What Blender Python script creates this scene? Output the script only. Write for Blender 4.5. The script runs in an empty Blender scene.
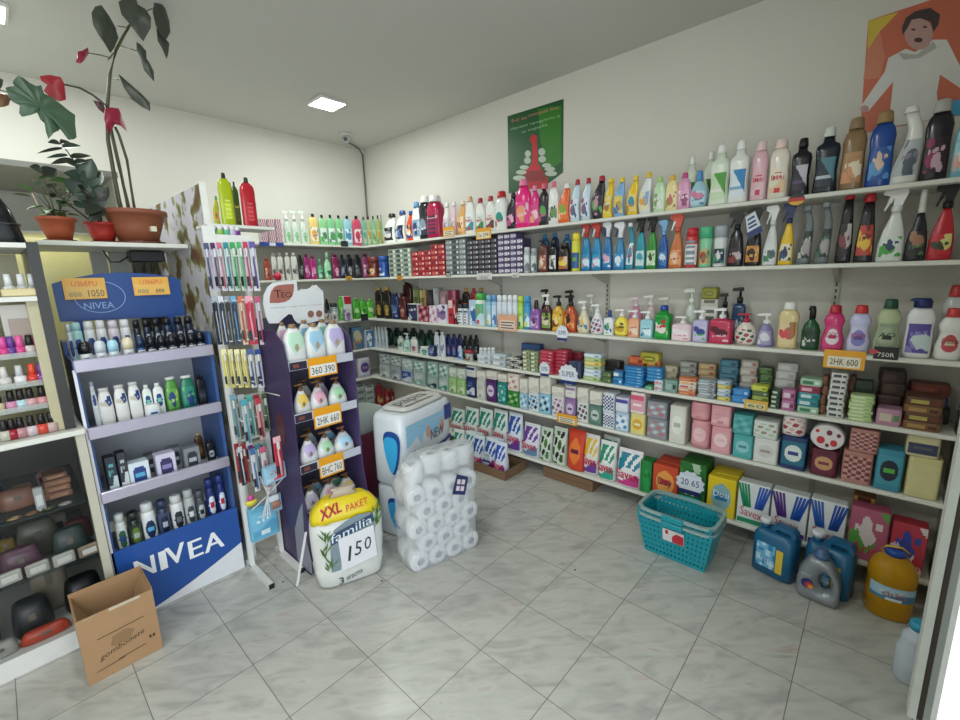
import bpy, math, random
from mathutils import Vector, Matrix
random.seed(7)
PI = math.pi
SC = bpy.context.scene
COL = SC.collection

# ---------------------------------------------------------------- materials
def lin(h):
    h = h.lstrip('#')
    c = [int(h[i:i + 2], 16) / 255 for i in (0, 2, 4)]
    return [x / 12.92 if x <= .04045 else ((x + .055) / 1.055) ** 2.4 for x in c] + [1]
_M = {}
def M(h, rough=.38, metal=0, trans=0, alpha=1, emit=0, vary=.06):
    """procedural surface: a flat colour broken up by faint noise"""
    key = (h, rough, metal, trans, alpha, emit)
    if key in _M: return _M[key]
    m = bpy.data.materials.new('surface_' + h.lstrip('#'))
    m.use_nodes = True
    nt = m.node_tree; b = nt.nodes['Principled BSDF']
    c = lin(h)
    if not emit and vary:
        n = nt.nodes.new('ShaderNodeTexNoise'); n.inputs['Scale'].default_value = 22; n.inputs['Detail'].default_value = 1
        tc = nt.nodes.new('ShaderNodeTexCoord'); nt.links.new(tc.outputs['Object'], n.inputs['Vector'])
        mx = nt.nodes.new('ShaderNodeMix'); mx.data_type = 'RGBA'
        mx.inputs[6].default_value = [x * (1 - vary) for x in c[:3]] + [1]
        mx.inputs[7].default_value = [min(1, x * (1 + vary)) for x in c[:3]] + [1]
        nt.links.new(n.outputs['Fac'], mx.inputs[0]); nt.links.new(mx.outputs[2], b.inputs['Base Color'])
    else:
        b.inputs['Base Color'].default_value = c
    b.inputs['Roughness'].default_value = rough
    b.inputs['Metallic'].default_value = metal
    if trans: b.inputs['Transmission Weight'].default_value = trans
    if alpha < 1: b.inputs['Alpha'].default_value = alpha
    if emit:
        b.inputs['Emission Color'].default_value = c; b.inputs['Emission Strength'].default_value = emit
    _M[key] = m
    return m

def mat(x):
    return M(x) if isinstance(x, str) else x

# ---------------------------------------------------------------- mesh builder
def sgnpow(a, e): return math.copysign(abs(a) ** e, a)

class MB:
    def __init__(s): s.v = []; s.f = []; s.m = []; s.s = []
    def quad(s, pts, mi=0, sm=False):
        n = len(s.v); s.v += [tuple(p) for p in pts]; s.f.append(tuple(range(n, n + len(pts)))); s.m.append(mi); s.s.append(sm); return s
    def box(s, x0, x1, y0, y1, z0, z1, mi=0, front=None):
        n = len(s.v)
        s.v += [(x, y, z) for z in (z0, z1) for (x, y) in ((x0, y0), (x1, y0), (x1, y1), (x0, y1))]
        for k, q in enumerate(((3, 2, 1, 0), (4, 5, 6, 7), (0, 1, 5, 4), (1, 2, 6, 5), (2, 3, 7, 6), (3, 0, 4, 7))):
            s.f.append(tuple(n + i for i in q)); s.m.append(front if (front is not None and k == 2) else mi); s.s.append(False)
        return s
    def bbox(s, x0, x1, y0, y1, z0, z1, b=.003, mi=0):
        """box with chamfered edges"""
        b = min(b, (x1 - x0) / 3, (y1 - y0) / 3, (z1 - z0) / 3)
        def ring(z, i):
            return [(x0 + i + b, y0 + i, z), (x1 - i - b, y0 + i, z), (x1 - i, y0 + i + b, z), (x1 - i, y1 - i - b, z),
                    (x1 - i - b, y1 - i, z), (x0 + i + b, y1 - i, z), (x0 + i, y1 - i - b, z), (x0 + i, y0 + i + b, z)]
        s.stack([ring(z0, b), ring(z0 + b, 0), ring(z1 - b, 0), ring(z1, b)], mi, False)
        return s
    def stack(s, rings, mi=0, sm=True, cap=True):
        n0 = len(s.v); k = len(rings[0])
        for r in rings: s.v += [tuple(p) for p in r]
        for j in range(len(rings) - 1):
            a = n0 + j * k; b = a + k
            for i in range(k):
                s.f.append((a + i, a + (i + 1) % k, b + (i + 1) % k, b + i)); s.m.append(mi); s.s.append(sm)
        if cap:
            s.f.append(tuple(n0 + i for i in reversed(range(k)))); s.m.append(mi); s.s.append(False)
            a = n0 + (len(rings) - 1) * k
            s.f.append(tuple(a + i for i in range(k))); s.m.append(mi); s.s.append(False)
        return s
    def loft(s, rings, mi=0, seg=16, sm=True, cap=True):
        """rings: (z, cx, cy, rx, ry, p) superellipse sections"""
        R = []
        for (z, cx, cy, rx, ry, p) in rings:
            e = 2 / p
            R.append([(cx + rx * sgnpow(math.cos(t), e), cy + ry * sgnpow(math.sin(t), e), z) for t in [2 * PI * i / seg for i in range(seg)]])
        return s.stack(R, mi, sm, cap)
    def tube(s, pts, r, seg=8, mi=0, taper=None):
        pts = [Vector(p) for p in pts]; R = []
        for i, p in enumerate(pts):
            t = (pts[min(i + 1, len(pts) - 1)] - pts[max(i - 1, 0)]).normalized()
            up = Vector((0, 0, 1)) if abs(t.z) < .95 else Vector((1, 0, 0))
            a = t.cross(up).normalized(); b = a.cross(t)
            rr = r if taper is None else r + (taper - r) * i / (len(pts) - 1)
            R.append([p + (a * math.cos(2 * PI * k / seg) + b * math.sin(2 * PI * k / seg)) * rr for k in range(seg)])
        # face winding outward
        R = [list(reversed(r_)) for r_ in R]
        return s.stack(R, mi, seg > 5)
    def prism(s, poly, y0, y1, mi=0, sm=False):
        """poly in (x,z), extruded along y"""
        n = len(s.v); k = len(poly)
        area = sum(poly[i][0] * poly[(i + 1) % k][1] - poly[(i + 1) % k][0] * poly[i][1] for i in range(k))
        if area < 0: poly = poly[::-1]
        s.v += [(x, y0, z) for x, z in poly] + [(x, y1, z) for x, z in poly]
        s.f.append(tuple(n + i for i in range(k))); s.m.append(mi); s.s.append(False)
        s.f.append(tuple(n + k + i for i in reversed(range(k)))); s.m.append(mi); s.s.append(False)
        for i in range(k):
            j = (i + 1) % k
            s.f.append((n + i, n + k + i, n + k + j, n + j)); s.m.append(mi); s.s.append(sm)
        return s
    def mesh(s, name, mats):
        me = bpy.data.meshes.new(name); me.from_pydata(s.v, [], s.f)
        for m in (mats if isinstance(mats, (list, tuple)) else [mats]): me.materials.append(mat(m))
        me.polygons.foreach_set('material_index', s.m); me.polygons.foreach_set('use_smooth', s.s)
        me.update(); return me
    def build(s, name, mats, parent=None, **kw):
        return link(name, s.mesh(name, mats), parent, **kw)

def link(name, me, parent=None, loc=None, rot=None, label=None):
    o = bpy.data.objects.new(name, me); COL.objects.link(o)
    if parent: o.parent = parent
    if loc is not None: o.location = loc
    if rot is not None: o.rotation_euler = rot
    if label: o['label'] = label
    return o

ITEMS = []      # every thing: (object, look, place, order)
def thing(name, look, cat, loc=(0, 0, 0), rz=0, place='', group=None, order=0.0, me=None, near=None):
    o = bpy.data.objects.new(name, me); COL.objects.link(o)
    o.location = loc; o.rotation_euler = (0, 0, rz); o['category'] = cat
    if group: o['group'] = group
    ITEMS.append([o, look, place, order, near])
    return o
def single(o, look, cat, place='', group=None, order=0.0, near=None):
    o['category'] = cat
    if group: o['group'] = group
    ITEMS.append([o, look, place, order, near]); return o
def struct(o): o['kind'] = 'structure'; return o

# ---------------------------------------------------------------- lettering
_T = {}
def textmesh(s):
    if s not in _T:
        cu = bpy.data.curves.new('lettering', 'FONT'); cu.body = s; cu.size = 1; cu.resolution_u = 2
        cu.align_x = 'LEFT'
        o = bpy.data.objects.new('lettering', cu); COL.objects.link(o)
        dg = bpy.context.evaluated_depsgraph_get(); dg.update()
        me = bpy.data.meshes.new_from_object(o.evaluated_get(dg))
        vs = [v.co.copy() for v in me.vertices]; fs = [tuple(p.vertices) for p in me.polygons]
        bpy.data.objects.remove(o); bpy.data.curves.remove(cu)
        x0 = min(v.x for v in vs); x1 = max(v.x for v in vs); y0 = min(v.y for v in vs); y1 = max(v.y for v in vs)
        _T[s] = ([((v.x - x0) / (x1 - x0), (v.y - y0) / (y1 - y0)) for v in vs], fs, (x1 - x0) / (y1 - y0))
    return _T[s]
def letters(mb, s, x0, x1, z0, z1, y, mi=0, slant=0, rise=0):
    """flat letters filling a rectangle of the plane at depth y, facing -y"""
    vs, fs, _ = textmesh(s); n = len(mb.v)
    for (u, v) in vs: mb.v.append((x0 + (x1 - x0) * u + slant * v, y, z0 + (z1 - z0) * v + rise * u))
    for f in fs:
        mb.f.append(tuple(n + i for i in f)); mb.m.append(mi); mb.s.append(False)
    return mb

# ---------------------------------------------------------------- camera
F_PX = 438.12; CAMZ = 1.5395
RM = Matrix(((0.67087, 0.15807, -0.72453), (-0.74107, 0.10667, -0.6629), (-0.02749, 0.98165, 0.1887)))
CAM = Vector((0, 0, CAMZ))
cd = bpy.data.cameras.new('camera'); co = bpy.data.objects.new('camera', cd); COL.objects.link(co)
q = RM.to_quaternion(); q.normalize()
co.matrix_world = Matrix.Translation(CAM) @ q.to_matrix().to_4x4()
cd.sensor_width = 36; cd.lens = 36 * F_PX / 960; cd.clip_start = .05
SC.camera = co
def hit(u, v, ax, val):
    """where the sight line of a measured point of the photograph meets a real plane (shelf, wall, floor)"""
    r = RM @ Vector((u - 480, 360 - v, -F_PX)); t = (val - CAM[ax]) / r[ax]
    return CAM + r * t
def px(p):
    v = RM.transposed() @ (Vector(p) - CAM); return 480 - v.x / v.z * F_PX, 360 + v.y / v.z * F_PX
XW, YW, ZC = 2.93, 4.30, 2.90        # right wall, back wall, ceiling
XF, YF = 2.62, 3.96                  # front edges of the two shelf runs
Z = {1: 1.87, 2: 1.55, 3: 1.135, 4: .82, 5: .51, 6: .13}
# ---------------------------------------------------------------- products
# body profiles: (height share, half width share, sideways shift)
PROF = {
 'soft':  (.87, .36, 2.6, [(0, .88, 0), (.03, .98, 0), (.3, 1, 0), (.6, .99, 0), (.76, .93, 0), (.87, .76, 0), (.95, .5, 0), (1, .4, 0)]),
 'curve': (.88, .32, 2.6, [(0, .72, .06), (.04, .8, .04), (.2, .84, -.08), (.4, .82, -.17), (.58, .8, -.08), (.72, .72, .1), (.84, .56, .26), (.93, .42, .36), (1, .34, .4)]),
 'curveb': (.88, .36, 2.4, [(0, .85, 0), (.05, .95, 0), (.3, .9, -.05), (.5, .7, -.14), (.65, .56, -.18), (.8, .52, -.1), (.92, .42, 0), (1, .36, .06)]),
 'bent':  (.9, .5, 2.4, [(0, .86, -.1), (.05, .9, -.1), (.3, .8, -.2), (.5, .74, -.1), (.7, .66, .2), (.85, .5, .36), (1, .4, .4)]),
 'ref':   (.92, .6, 3.4, [(0, .92, 0), (.03, 1, 0), (.5, 1, 0), (.72, .92, 0), (.86, .74, 0), (.94, .5, 0), (1, .34, 0)]),
 'dropt': (.8, .66, 2.5, [(0, .8, 0), (.05, .94, 0), (.25, 1, 0), (.5, .93, 0), (.72, .72, 0), (.88, .46, 0), (1, .3, 0)]),
 'taper': (.88, .6, 2.8, [(0, .96, 0), (.04, 1, 0), (.3, .98, 0), (.55, .86, 0), (.8, .66, 0), (1, .52, 0)]),
 'lot':   (.93, .5, 2.5, [(0, .72, 0), (.04, .85, 0), (.3, 1, 0), (.65, .98, 0), (.85, .84, 0), (.95, .68, 0), (1, .6, 0)]),
 'swan':  (.92, .55, 2.3, [(0, .84, -.14), (.05, .92, -.14), (.25, .86, -.06), (.45, .7, .12), (.62, .56, .26), (.78, .46, .24), (.9, .42, .04), (1, .4, -.16)]),
 'shamp': (.9, .42, 3, [(0, .92, 0), (.03, 1, 0), (.8, 1, 0), (.91, .9, 0), (.97, .6, 0), (1, .42, 0)]),
 'shoul': (.85, .62, 3, [(0, .9, 0), (.04, 1, 0), (.4, .97, 0), (.6, .93, 0), (.8, 1, 0), (.92, .84, 0), (1, .55, 0)]),
 'ang':   (.86, .8, 4, [(0, .95, 0), (.04, 1, 0), (.4, .86, 0), (.75, .98, 0), (.84, .92, 0), (.9, .5, 0), (1, .42, 0)]),
 'hour':  (.84, .75, 2.6, [(0, .8, 0), (.05, .96, 0), (.3, 1, 0), (.5, .8, 0), (.62, .74, 0), (.8, .92, 0), (.93, .72, 0), (1, .46, 0)]),
 'cyl':   (.86, 1, 2, [(0, .94, 0), (.02, 1, 0), (.9, 1, 0), (.97, .8, 0), (1, .7, 0)]),
 'tub':   (.72, 1, 2, [(0, .9, 0), (.04, 1, 0), (.4, .88, 0), (.6, .9, 0), (.9, 1, 0), (1, .95, 0)]),
 'pumpy': (.72, .6, 2.8, [(0, .92, 0), (.05, 1, 0), (.6, 1, 0), (.8, .8, 0), (.93, .42, 0), (1, .3, 0)]),
 'cube':  (.72, .75, 6, [(0, .97, 0), (.03, 1, 0), (.85, 1, 0), (.93, .9, 0), (.97, .4, 0), (1, .34, 0)]),
 'oval':  (.74, .6, 2.2, [(0, .6, 0), (.08, .88, 0), (.35, 1, 0), (.6, .95, 0), (.8, .7, 0), (.93, .4, 0), (1, .3, 0)]),
 'bell':  (.7, .9, 2, [(0, .9, 0), (.06, 1, 0), (.3, .96, 0), (.55, .85, 0), (.75, .72, 0), (.9, .45, 0), (1, .28, 0)]),
 'drop':  (.74, .62, 2.3, [(0, .7, 0), (.05, .86, 0), (.25, 1, 0), (.5, .92, 0), (.75, .6, 0), (.9, .4, 0), (1, .32, 0)]),
 'trig':  (.7, .55, 2.8, [(0, .9, 0), (.04, 1, 0), (.35, 1, 0), (.5, .92, 0), (.68, .84, 0), (.82, .72, 0), (.93, .45, 0), (1, .32, 0)]),
 'trigw': (.68, .5, 2.8, [(0, .95, 0), (.04, 1, 0), (.35, .97, .01), (.58, .82, .05), (.78, .58, .1), (.9, .4, .1), (1, .3, .1)]),
}
def interp(P, t):
    for a, b in zip(P, P[1:]):
        if t <= b[0]:
            k = (t - a[0]) / (b[0] - a[0] + 1e-9); return [a[i] + (b[i] - a[i]) * k for i in (1, 2)]
    return list(P[-1][1:])

def art(style, u, v):
    """0 ground, 1 motif, 2 print; u,v in -1..1"""
    if style[:1] == 'v' and style[1:].isdigit():
        s = int(style[1:]); a = math.sin(2.1 * u * (1 + s % 3 * .3) + s) + math.cos(2.6 * v + s * 1.7 + u)
        cx, cz = .3 * math.sin(s * 2.3), .35 * math.cos(s * 1.3)
        if abs(v - cz - .12 * u) < .13 and abs(u) < .72 and int((u + 2) * 4.2) % 3: return 2
        if (u - cx) ** 2 / .5 + (v + cz * .6) ** 2 / .3 < 1: return 1 if a > -.5 else 2
        return 1 if a > 1.15 else (2 if a < -1.6 else 0)
    if style == 'teo':
        if u * u + (v - .1) ** 2 < .06: return 2
        return 1 if v > -.35 + .7 * abs(u + .2) - .2 * u else 0
    if style == 'oval':
        if u * u / .55 + v * v / .5 < 1: return 2 if abs(v) < .16 and abs(u) < .5 else 1
        return 0
    if style == 'band':
        if v > .35: return 1
        return 2 if (-.35 < v < -.1 and abs(u) < .6) else 0
    if style == 'low':
        if v < -.25 + .3 * math.sin(2.4 * u): return 2 if (v < -.6 and abs(u) < .4) else 1
        return 2 if (.1 + .1 * u < v < .36 + .1 * u and abs(u) < .68 and int((u + 1) * 5) % 2 == 0) or (.5 < v < .6 and abs(u) < .5) else 0
    if style == 'lines':
        return 2 if (int((v + 1) * 4.5) % 2 == 0 and abs(u) < .7) else (1 if v > .7 else 0)
    if style == 'diag':
        return 1 if u + v > .3 else (2 if -.5 < v < -.2 else 0)
    if style == 'flower':
        a = (math.sin(5.1 * u + 2.3 * v) + math.sin(6.3 * v - 2.7 * u + 1)) / 2
        return 1 if a > .35 else (2 if a < -.45 else 0)
    if style == 'chk':
        return 1 if (int((u + 1) * 3) + int((v + 1) * 4)) % 2 else 0
    return 0

def skin(mb, body, h0, hb, w, d, p, t0, t1, k, style, nx=11, nz=13, lift=.0012, cx0=0):
    """label wrapped on the front of a profile body"""
    if w > .055: nx, nz = (22, 26) if w > .075 else (16, 19)
    n0 = len(mb.v)
    for j in range(nz + 1):
        t = t0 + (t1 - t0) * j / nz
        hw, sh = interp(body, t)
        for i in range(nx + 1):
            u = (-1 + 2 * i / nx) * k
            x = cx0 + sh * w / 2 + hw * w / 2 * u
            y = -(d / 2) * min(1, hw + .02) * (1 - abs(u) ** p) ** (1 / p) - lift
            mb.v.append((x, y, h0 + t * hb))
    for j in range(nz):
        for i in range(nx):
            a = n0 + j * (nx + 1) + i
            mb.f.append((a, a + 1, a + nx + 2, a + nx + 1)); mb.s.append(True)
            mb.m.append(art(style, (i + .5) / nx * 2 - 1, (j + .5) / nz * 2 - 1))
    return mb

def trigger_head(o, w, h, zb, col, tcol, sx=0, flip=1):
    s = min(w * 1.0, h * .36); H = h - zb
    if flip < 0: s = -s
    m = MB(); m.loft([(zb, sx, 0, abs(s) * .2, abs(s) * .2, 2), (zb + H * .25, sx, 0, abs(s) * .2, abs(s) * .2, 2)], seg=12)
    poly = [(.16, .2), (.24, .45), (.36, .78), (.24, .98), (.0, 1), (-.5, .96), (-.54, .74), (-.3, .66), (-.14, .55), (-.14, .2)]
    m.prism([(sx + x * s, zb + z * H) for x, z in poly], -abs(s) * .13, abs(s) * .13)
    hd = m.build('spray_head', col, o)
    t = MB(); poly = [(-.16, .66), (-.3, .64), (-.4, .3), (-.48, .1), (-.4, .08), (-.3, .3), (-.18, .45)]
    t.prism([(sx + x * s, zb + z * H) for x, z in poly], -abs(s) * .08, abs(s) * .08)
    t.build('trigger', tcol or col, hd)

def pump_head(o, w, h, zb, col, flip=1):
    s = min(w * .8, .055) * flip * (.72 if col == '#7c5a3c' else 1); H = h - zb; a = abs(s)
    m = MB(); m.loft([(zb - .002, 0, 0, a * .32, a * .32, 2), (zb + H * .32, 0, 0, a * .3, a * .3, 2), (zb + H * .36, 0, 0, a * .14, a * .14, 2), (zb + H * .75, 0, 0, a * .12, a * .12, 2)], seg=12)
    poly = [(.3, .74), (.3, .96), (.05, 1), (-.75, .93), (-.85, .78), (-.7, .72)]
    m.prism([(x * s, zb + z * H) for x, z in poly], -a * .16, a * .16)
    m.build('pump', col, o)

def vary(look): return 'v%d' % (sum(ord(x) * (i + 3) for i, x in enumerate(look)) % 11)
def bottle(o, kind, w, h, c, flip=1, top='cap', lab=(.12, .62), style='oval', clear=False, k=.8, capw=None, text=None, tcol='#202020'):
    """c: body, cap, label ground, motif, print"""
    if style in ('oval', 'low') and w > .045 and not text: style = vary(c[0] + c[3] + kind)
    if top == 'pump' and kind in ('oval', 'drop', 'pumpy'): w *= 1.08
    bh, dr, p, body = PROF[kind]; hb = h * bh; d = w * dr
    if flip < 0: body = [(a, b, -s) for a, b, s in body]
    bm = M(c[0], .12, 0, 0, 1) if clear else M(c[0], .2)
    B = MB(); B.loft([(hb * t, sh * w / 2, 0, hw * w / 2, d / 2 * min(1, hw + .02), p) for t, hw, sh in body], seg=18)
    B.build('body', bm, o)
    hw, sh = body[-1][1], body[-1][2]; cx = sh * w / 2; cw = (capw or (hw * 1.18)) * w / 2
    if top == 'cap':
        m = MB(); m.loft([(hb - .001, cx, 0, cw, min(cw, d / 2), 2), (hb + (h - hb) * .12, cx, 0, cw, min(cw, d / 2), 2), (hb + (h - hb) * .85, cx, 0, cw * .86, min(cw, d / 2) * .86, 2), (h, cx, 0, cw * .72, min(cw, d / 2) * .72, 2)], seg=14); m.build('cap', c[1], o)
    elif top == 'flat':
        m = MB(); m.loft([(hb - .001, cx, 0, cw, min(cw, d * .5), 2.2), (h - .003, cx, 0, cw, min(cw, d * .5), 2.2), (h, cx, 0, cw * .93, min(cw, d * .5) * .93, 2.2)], seg=14); m.build('cap', c[1], o)
    elif top == 'flip':
        m = MB(); m.loft([(hb - .001, cx, 0, cw, min(cw, d * .5), 2.4), (h - (h - hb) * .35, cx, 0, cw, min(cw, d * .5), 2.4), (h - (h - hb) * .3, cx - cw * .3, 0, cw * 1.25, min(cw, d * .5), 2.4), (h, cx - cw * .2, 0, cw * .9, min(cw, d * .5) * .8, 2.4)], seg=14); m.build('flip_cap', c[1], o)
    elif top == 'trig': trigger_head(o, w, h, hb - .002, c[1], c[5] if len(c) > 5 else None, cx, flip)
    elif top == 'pump': pump_head(o, w, h, hb - .001, c[1], flip)
    if lab:
        L = MB(); skin(L, body, 0, hb, w, d, p, lab[0], lab[1], k, style)
        lb = L.build('label', [c[2], c[3], c[4]], o)
        if text:
            hwm, shm = interp(body, (lab[0] + lab[1]) / 2); ww = hwm * w * .32; zc = hb * (lab[0] + (lab[1] - lab[0]) * .6)
            T = MB(); letters(T, text, shm * w / 2 - ww, shm * w / 2 + ww, zc - .011, zc + .011, -d / 2 - .004); T.build('lettering', tcol, lb)

def can(o, w, h, c, style='low', dome=True):
    r = w / 2; hb = h * (.8 if dome else .84)
    B = MB(); B.loft([(0, 0, 0, r * .93, r * .93, 2), (.004, 0, 0, r, r, 2), (hb * .95, 0, 0, r, r, 2), (hb, 0, 0, r * .86, r * .86, 2)], seg=16); B.build('body', M(c[0], .25), o)
    m = MB(); m.loft([(hb - .001, 0, 0, r * .9, r * .9, 2), (h * .97, 0, 0, r * .86, r * .86, 2), (h, 0, 0, r * .6, r * .6, 2)], seg=16); m.build('cap', c[1], o)
    L = MB(); skin(L, [(0, 1, 0), (1, 1, 0)], 0, hb, w, w, 2, .1, .85, .93, style); L.build('label', [c[2], c[3], c[4]], o)

def carton(o, w, h, d, c, style='oval', text=None, tcol='#202020', tz=(.35, .6), b=.003, inset=.0, nx=12, nz=12, tx=.8):
    """box; front print is a thin label laid on the front face"""
    B = MB(); B.bbox(-w / 2, w / 2, -d / 2, d / 2, 0, h, b); B.build('body', M(c[0], .5), o)
    if w > .1 and nx == 12: nx, nz = 22, 22
    L = MB(); n0 = 0; i0 = w / 2 - b - inset; z0, z1 = b + inset, h - b - inset
    for j in range(nz + 1):
        for i in range(nx + 1): L.v.append((-i0 + 2 * i0 * i / nx, -d / 2 - .0008, z0 + (z1 - z0) * j / nz))
    for j in range(nz):
        for i in range(nx):
            a = j * (nx + 1) + i; L.f.append((a, a + 1, a + nx + 2, a + nx + 1)); L.s.append(False); L.m.append(art(style, (i + .5) / nx * 2 - 1, (j + .5) / nz * 2 - 1))
    lb = L.build('front_print', [c[1], c[2], c[3]], o)
    if style in ('oval', 'low') and w > .05 and not text: pass
    if text:
        T = MB(); letters(T, text, -w / 2 * tx, w / 2 * tx, h * tz[0], h * tz[1], -d / 2 - .0022); T.build('lettering', tcol, lb)

def roundpack(o, w, h, d, c, style='oval', name='body', p=4, bulge=.03):
    """soft pack with rounded corners"""
    B = MB(); r = min(.014 if p < 4 else .006, h * .12)
    B.loft([(0, 0, 0, w / 2 - r, d / 2 - r, p), (r * .4, 0, 0, w / 2 - r * .2, d / 2 - r * .2, p), (h * .5, 0, 0, w / 2, d / 2, p), (h - r * .5, 0, 0, w / 2 - r * .2, d / 2 - r * .2, p), (h, 0, 0, w / 2 - r, d / 2 - r, p)], seg=24, sm=p < 5)
    B.build(name, M(c[0], .35), o)
    L = MB(); skin(L, [(0, 1, 0), (1, 1, 0)], 0, h, w, d, p, .14, .86, .86, style); L.build('front_print', [c[1], c[2], c[3]], o)

def sachet(o, w, h, d, c, style='oval', text=None, tcol='#c02030', tz=(.38, .6)):
    """stand-up bag, sealed along the top"""
    B = MB(); prof = [(0, .9, .8), (.03, .97, 1), (.25, 1, 1), (.5, .98, .85), (.75, .96, .5), (.9, .97, .16), (.94, .98, .05), (1, .98, .04)]
    rings = [(h * t, 0, 0, w / 2 * a, d / 2 * b, 3) for t, a, b in prof]
    B.loft(rings, seg=20); B.build('bag', M(c[0], .3), o)
    L = MB(); nx, nz = 13, 16
    for j in range(nz + 1):
        t = .06 + .84 * j / nz
        for a, b in zip(prof, prof[1:]):
            if t <= b[0]:
                k = (t - a[0]) / (b[0] - a[0]); hw = a[1] + (b[1] - a[1]) * k; hd = a[2] + (b[2] - a[2]) * k; break
        for i in range(nx + 1):
            u = (-1 + 2 * i / nx) * .86
            L.v.append((hw * w / 2 * u, -d / 2 * hd * (1 - abs(u) ** 3) ** (1 / 3) - .0015, h * t))
    for j in range(nz):
        for i in range(nx):
            a = j * (nx + 1) + i; L.f.append((a, a + 1, a + nx + 2, a + nx + 1)); L.s.append(True)
            u = (i + .5) / nx * 2 - 1; v = (j + .5) / nz * 2 - 1
            if style == 'save':
                k_ = u * 1.25 - (v - .1) * (.75 + .5 * u); m_ = (1 if (-1.3 < k_ < -.62 or -.28 < k_ < .12 or .5 < k_ < .95) else 0) if v > .12 - .25 * abs(u) else (2 if v < -.52 + .22 * math.sin(2.2 * u) else 0)
            else: m_ = art(style, u, v)
            L.m.append(m_)
    lb = L.build('front_print', [c[1], c[2], c[3]], o)
    if text:
        T = MB(); letters(T, text, -w * .44, w * .44, h * tz[0] - .012, h * tz[1] + .0, -d / 2 - .008, rise=-.004); letters(T, text, -w * .44 + .0025, w * .44 + .0025, h * tz[0] - .012, h * tz[1], -d / 2 - .0082, rise=-.004); T.build('lettering', tcol, lb)

def tiny(me_cache={}, **k): pass
_DYE = {}
def dyebox(w, h, d, cols):
    """one small carton, two tone front with a light tab; returns a mesh shared by its copies"""
    key = (round(w, 3), round(h, 3), round(d, 3), cols)
    if key not in _DYE:
        m = MB(); m.box(-w / 2, w / 2, -d / 2, d / 2, 0, h)
        m.box(-w * .42, w * .1, -d / 2 - .0006, -d / 2, h * .2, h * .82, 1)
        m.box(w * .17, w * .4, -d / 2 - .0006, -d / 2, h * .3, h * .72, 2)
        _DYE[key] = m.mesh('carton', [M(x, .45) for x in cols])
    return _DYE[key]

# ---------------------------------------------------------------- rows measured on the photograph
ROWPLACE = {('R', 1): "on right wall's top shelf", ('R', 2): "on right wall's second shelf", ('R', 3): "on right wall's third shelf",
            ('R', 4): "on right wall's fourth shelf", ('R', 5): "on right wall's fifth shelf", ('R', 6): "on right wall's bottom shelf",
            ('B', 1): "on back wall's top shelf", ('B', 2): "on back wall's second shelf", ('B', 3): "on back wall's third shelf",
            ('B', 4): "on back wall's fourth shelf", ('B', 5): "on back wall's fifth shelf", ('B', 6): "on back wall's bottom shelf"}
def fit(side, k, x0, x1, yt, dep=.09, off=.02, dr=.5, z0=None, hh=None, front=False):
    """centre, width and height of an object whose outline was measured, standing on shelf k"""
    ax = 0 if side == 'R' else 1; c = (XF if side == 'R' else YF) + off + dep / 2
    z = Z[k] + .001 if z0 is None else z0
    cc = c
    if front: c = c - dep / 2
    xm = (x0 + x1) / 2
    h = hh or (hit(xm, yt, ax, c).z - z)
    o = 1 - ax
    def at(u):   # position along the shelf where the column u is seen, at mid height
        lo, hi = (-.6, 4.3) if side == 'R' else (-1., 2.93)
        for _ in range(40):
            m = (lo + hi) / 2; P = [0, 0, z + h / 2]; P[ax] = c; P[o] = m
            uu = px(P)[0]
            if (uu > u) == (side == 'R'): lo = m
            else: hi = m
        return (lo + hi) / 2
    a, b = at(x0), at(x1); W = abs(a - b); m = (a + b) / 2
    tan = abs(m) / c
    w = W if front else W / math.sqrt(1 + (dr * tan * .45) ** 2)
    return m, cc, z, h, w
def spot(side, k, m, c, z):
    return ((c, m, z), -PI / 2) if side == 'R' else ((m, c, z), 0)
SIDE_X = {'R': lambda m: -m, 'B': lambda m: m}
ROWGROUP = {}
def put(side, k, x0, x1, yt, name, look, cat, fn, dep=.09, off=.02, dr=.5, z0=None, hh=None, place=None, group=None, shrink=.97, yaw=0, wmul=1.0, front=False, **kw):
    m, c, z, h, w = fit(side, k, x0, x1, yt, dep, off, dr, z0, hh, front)
    loc, rz = spot(side, k, m, c, z)
    t = thing(name, look, cat, loc, rz + yaw, place or ROWPLACE[(side, k)], group, SIDE_X[side](m))
    fn(t, w * shrink * wmul, h, **kw)
    return t, m, c, z, h, w
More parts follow.
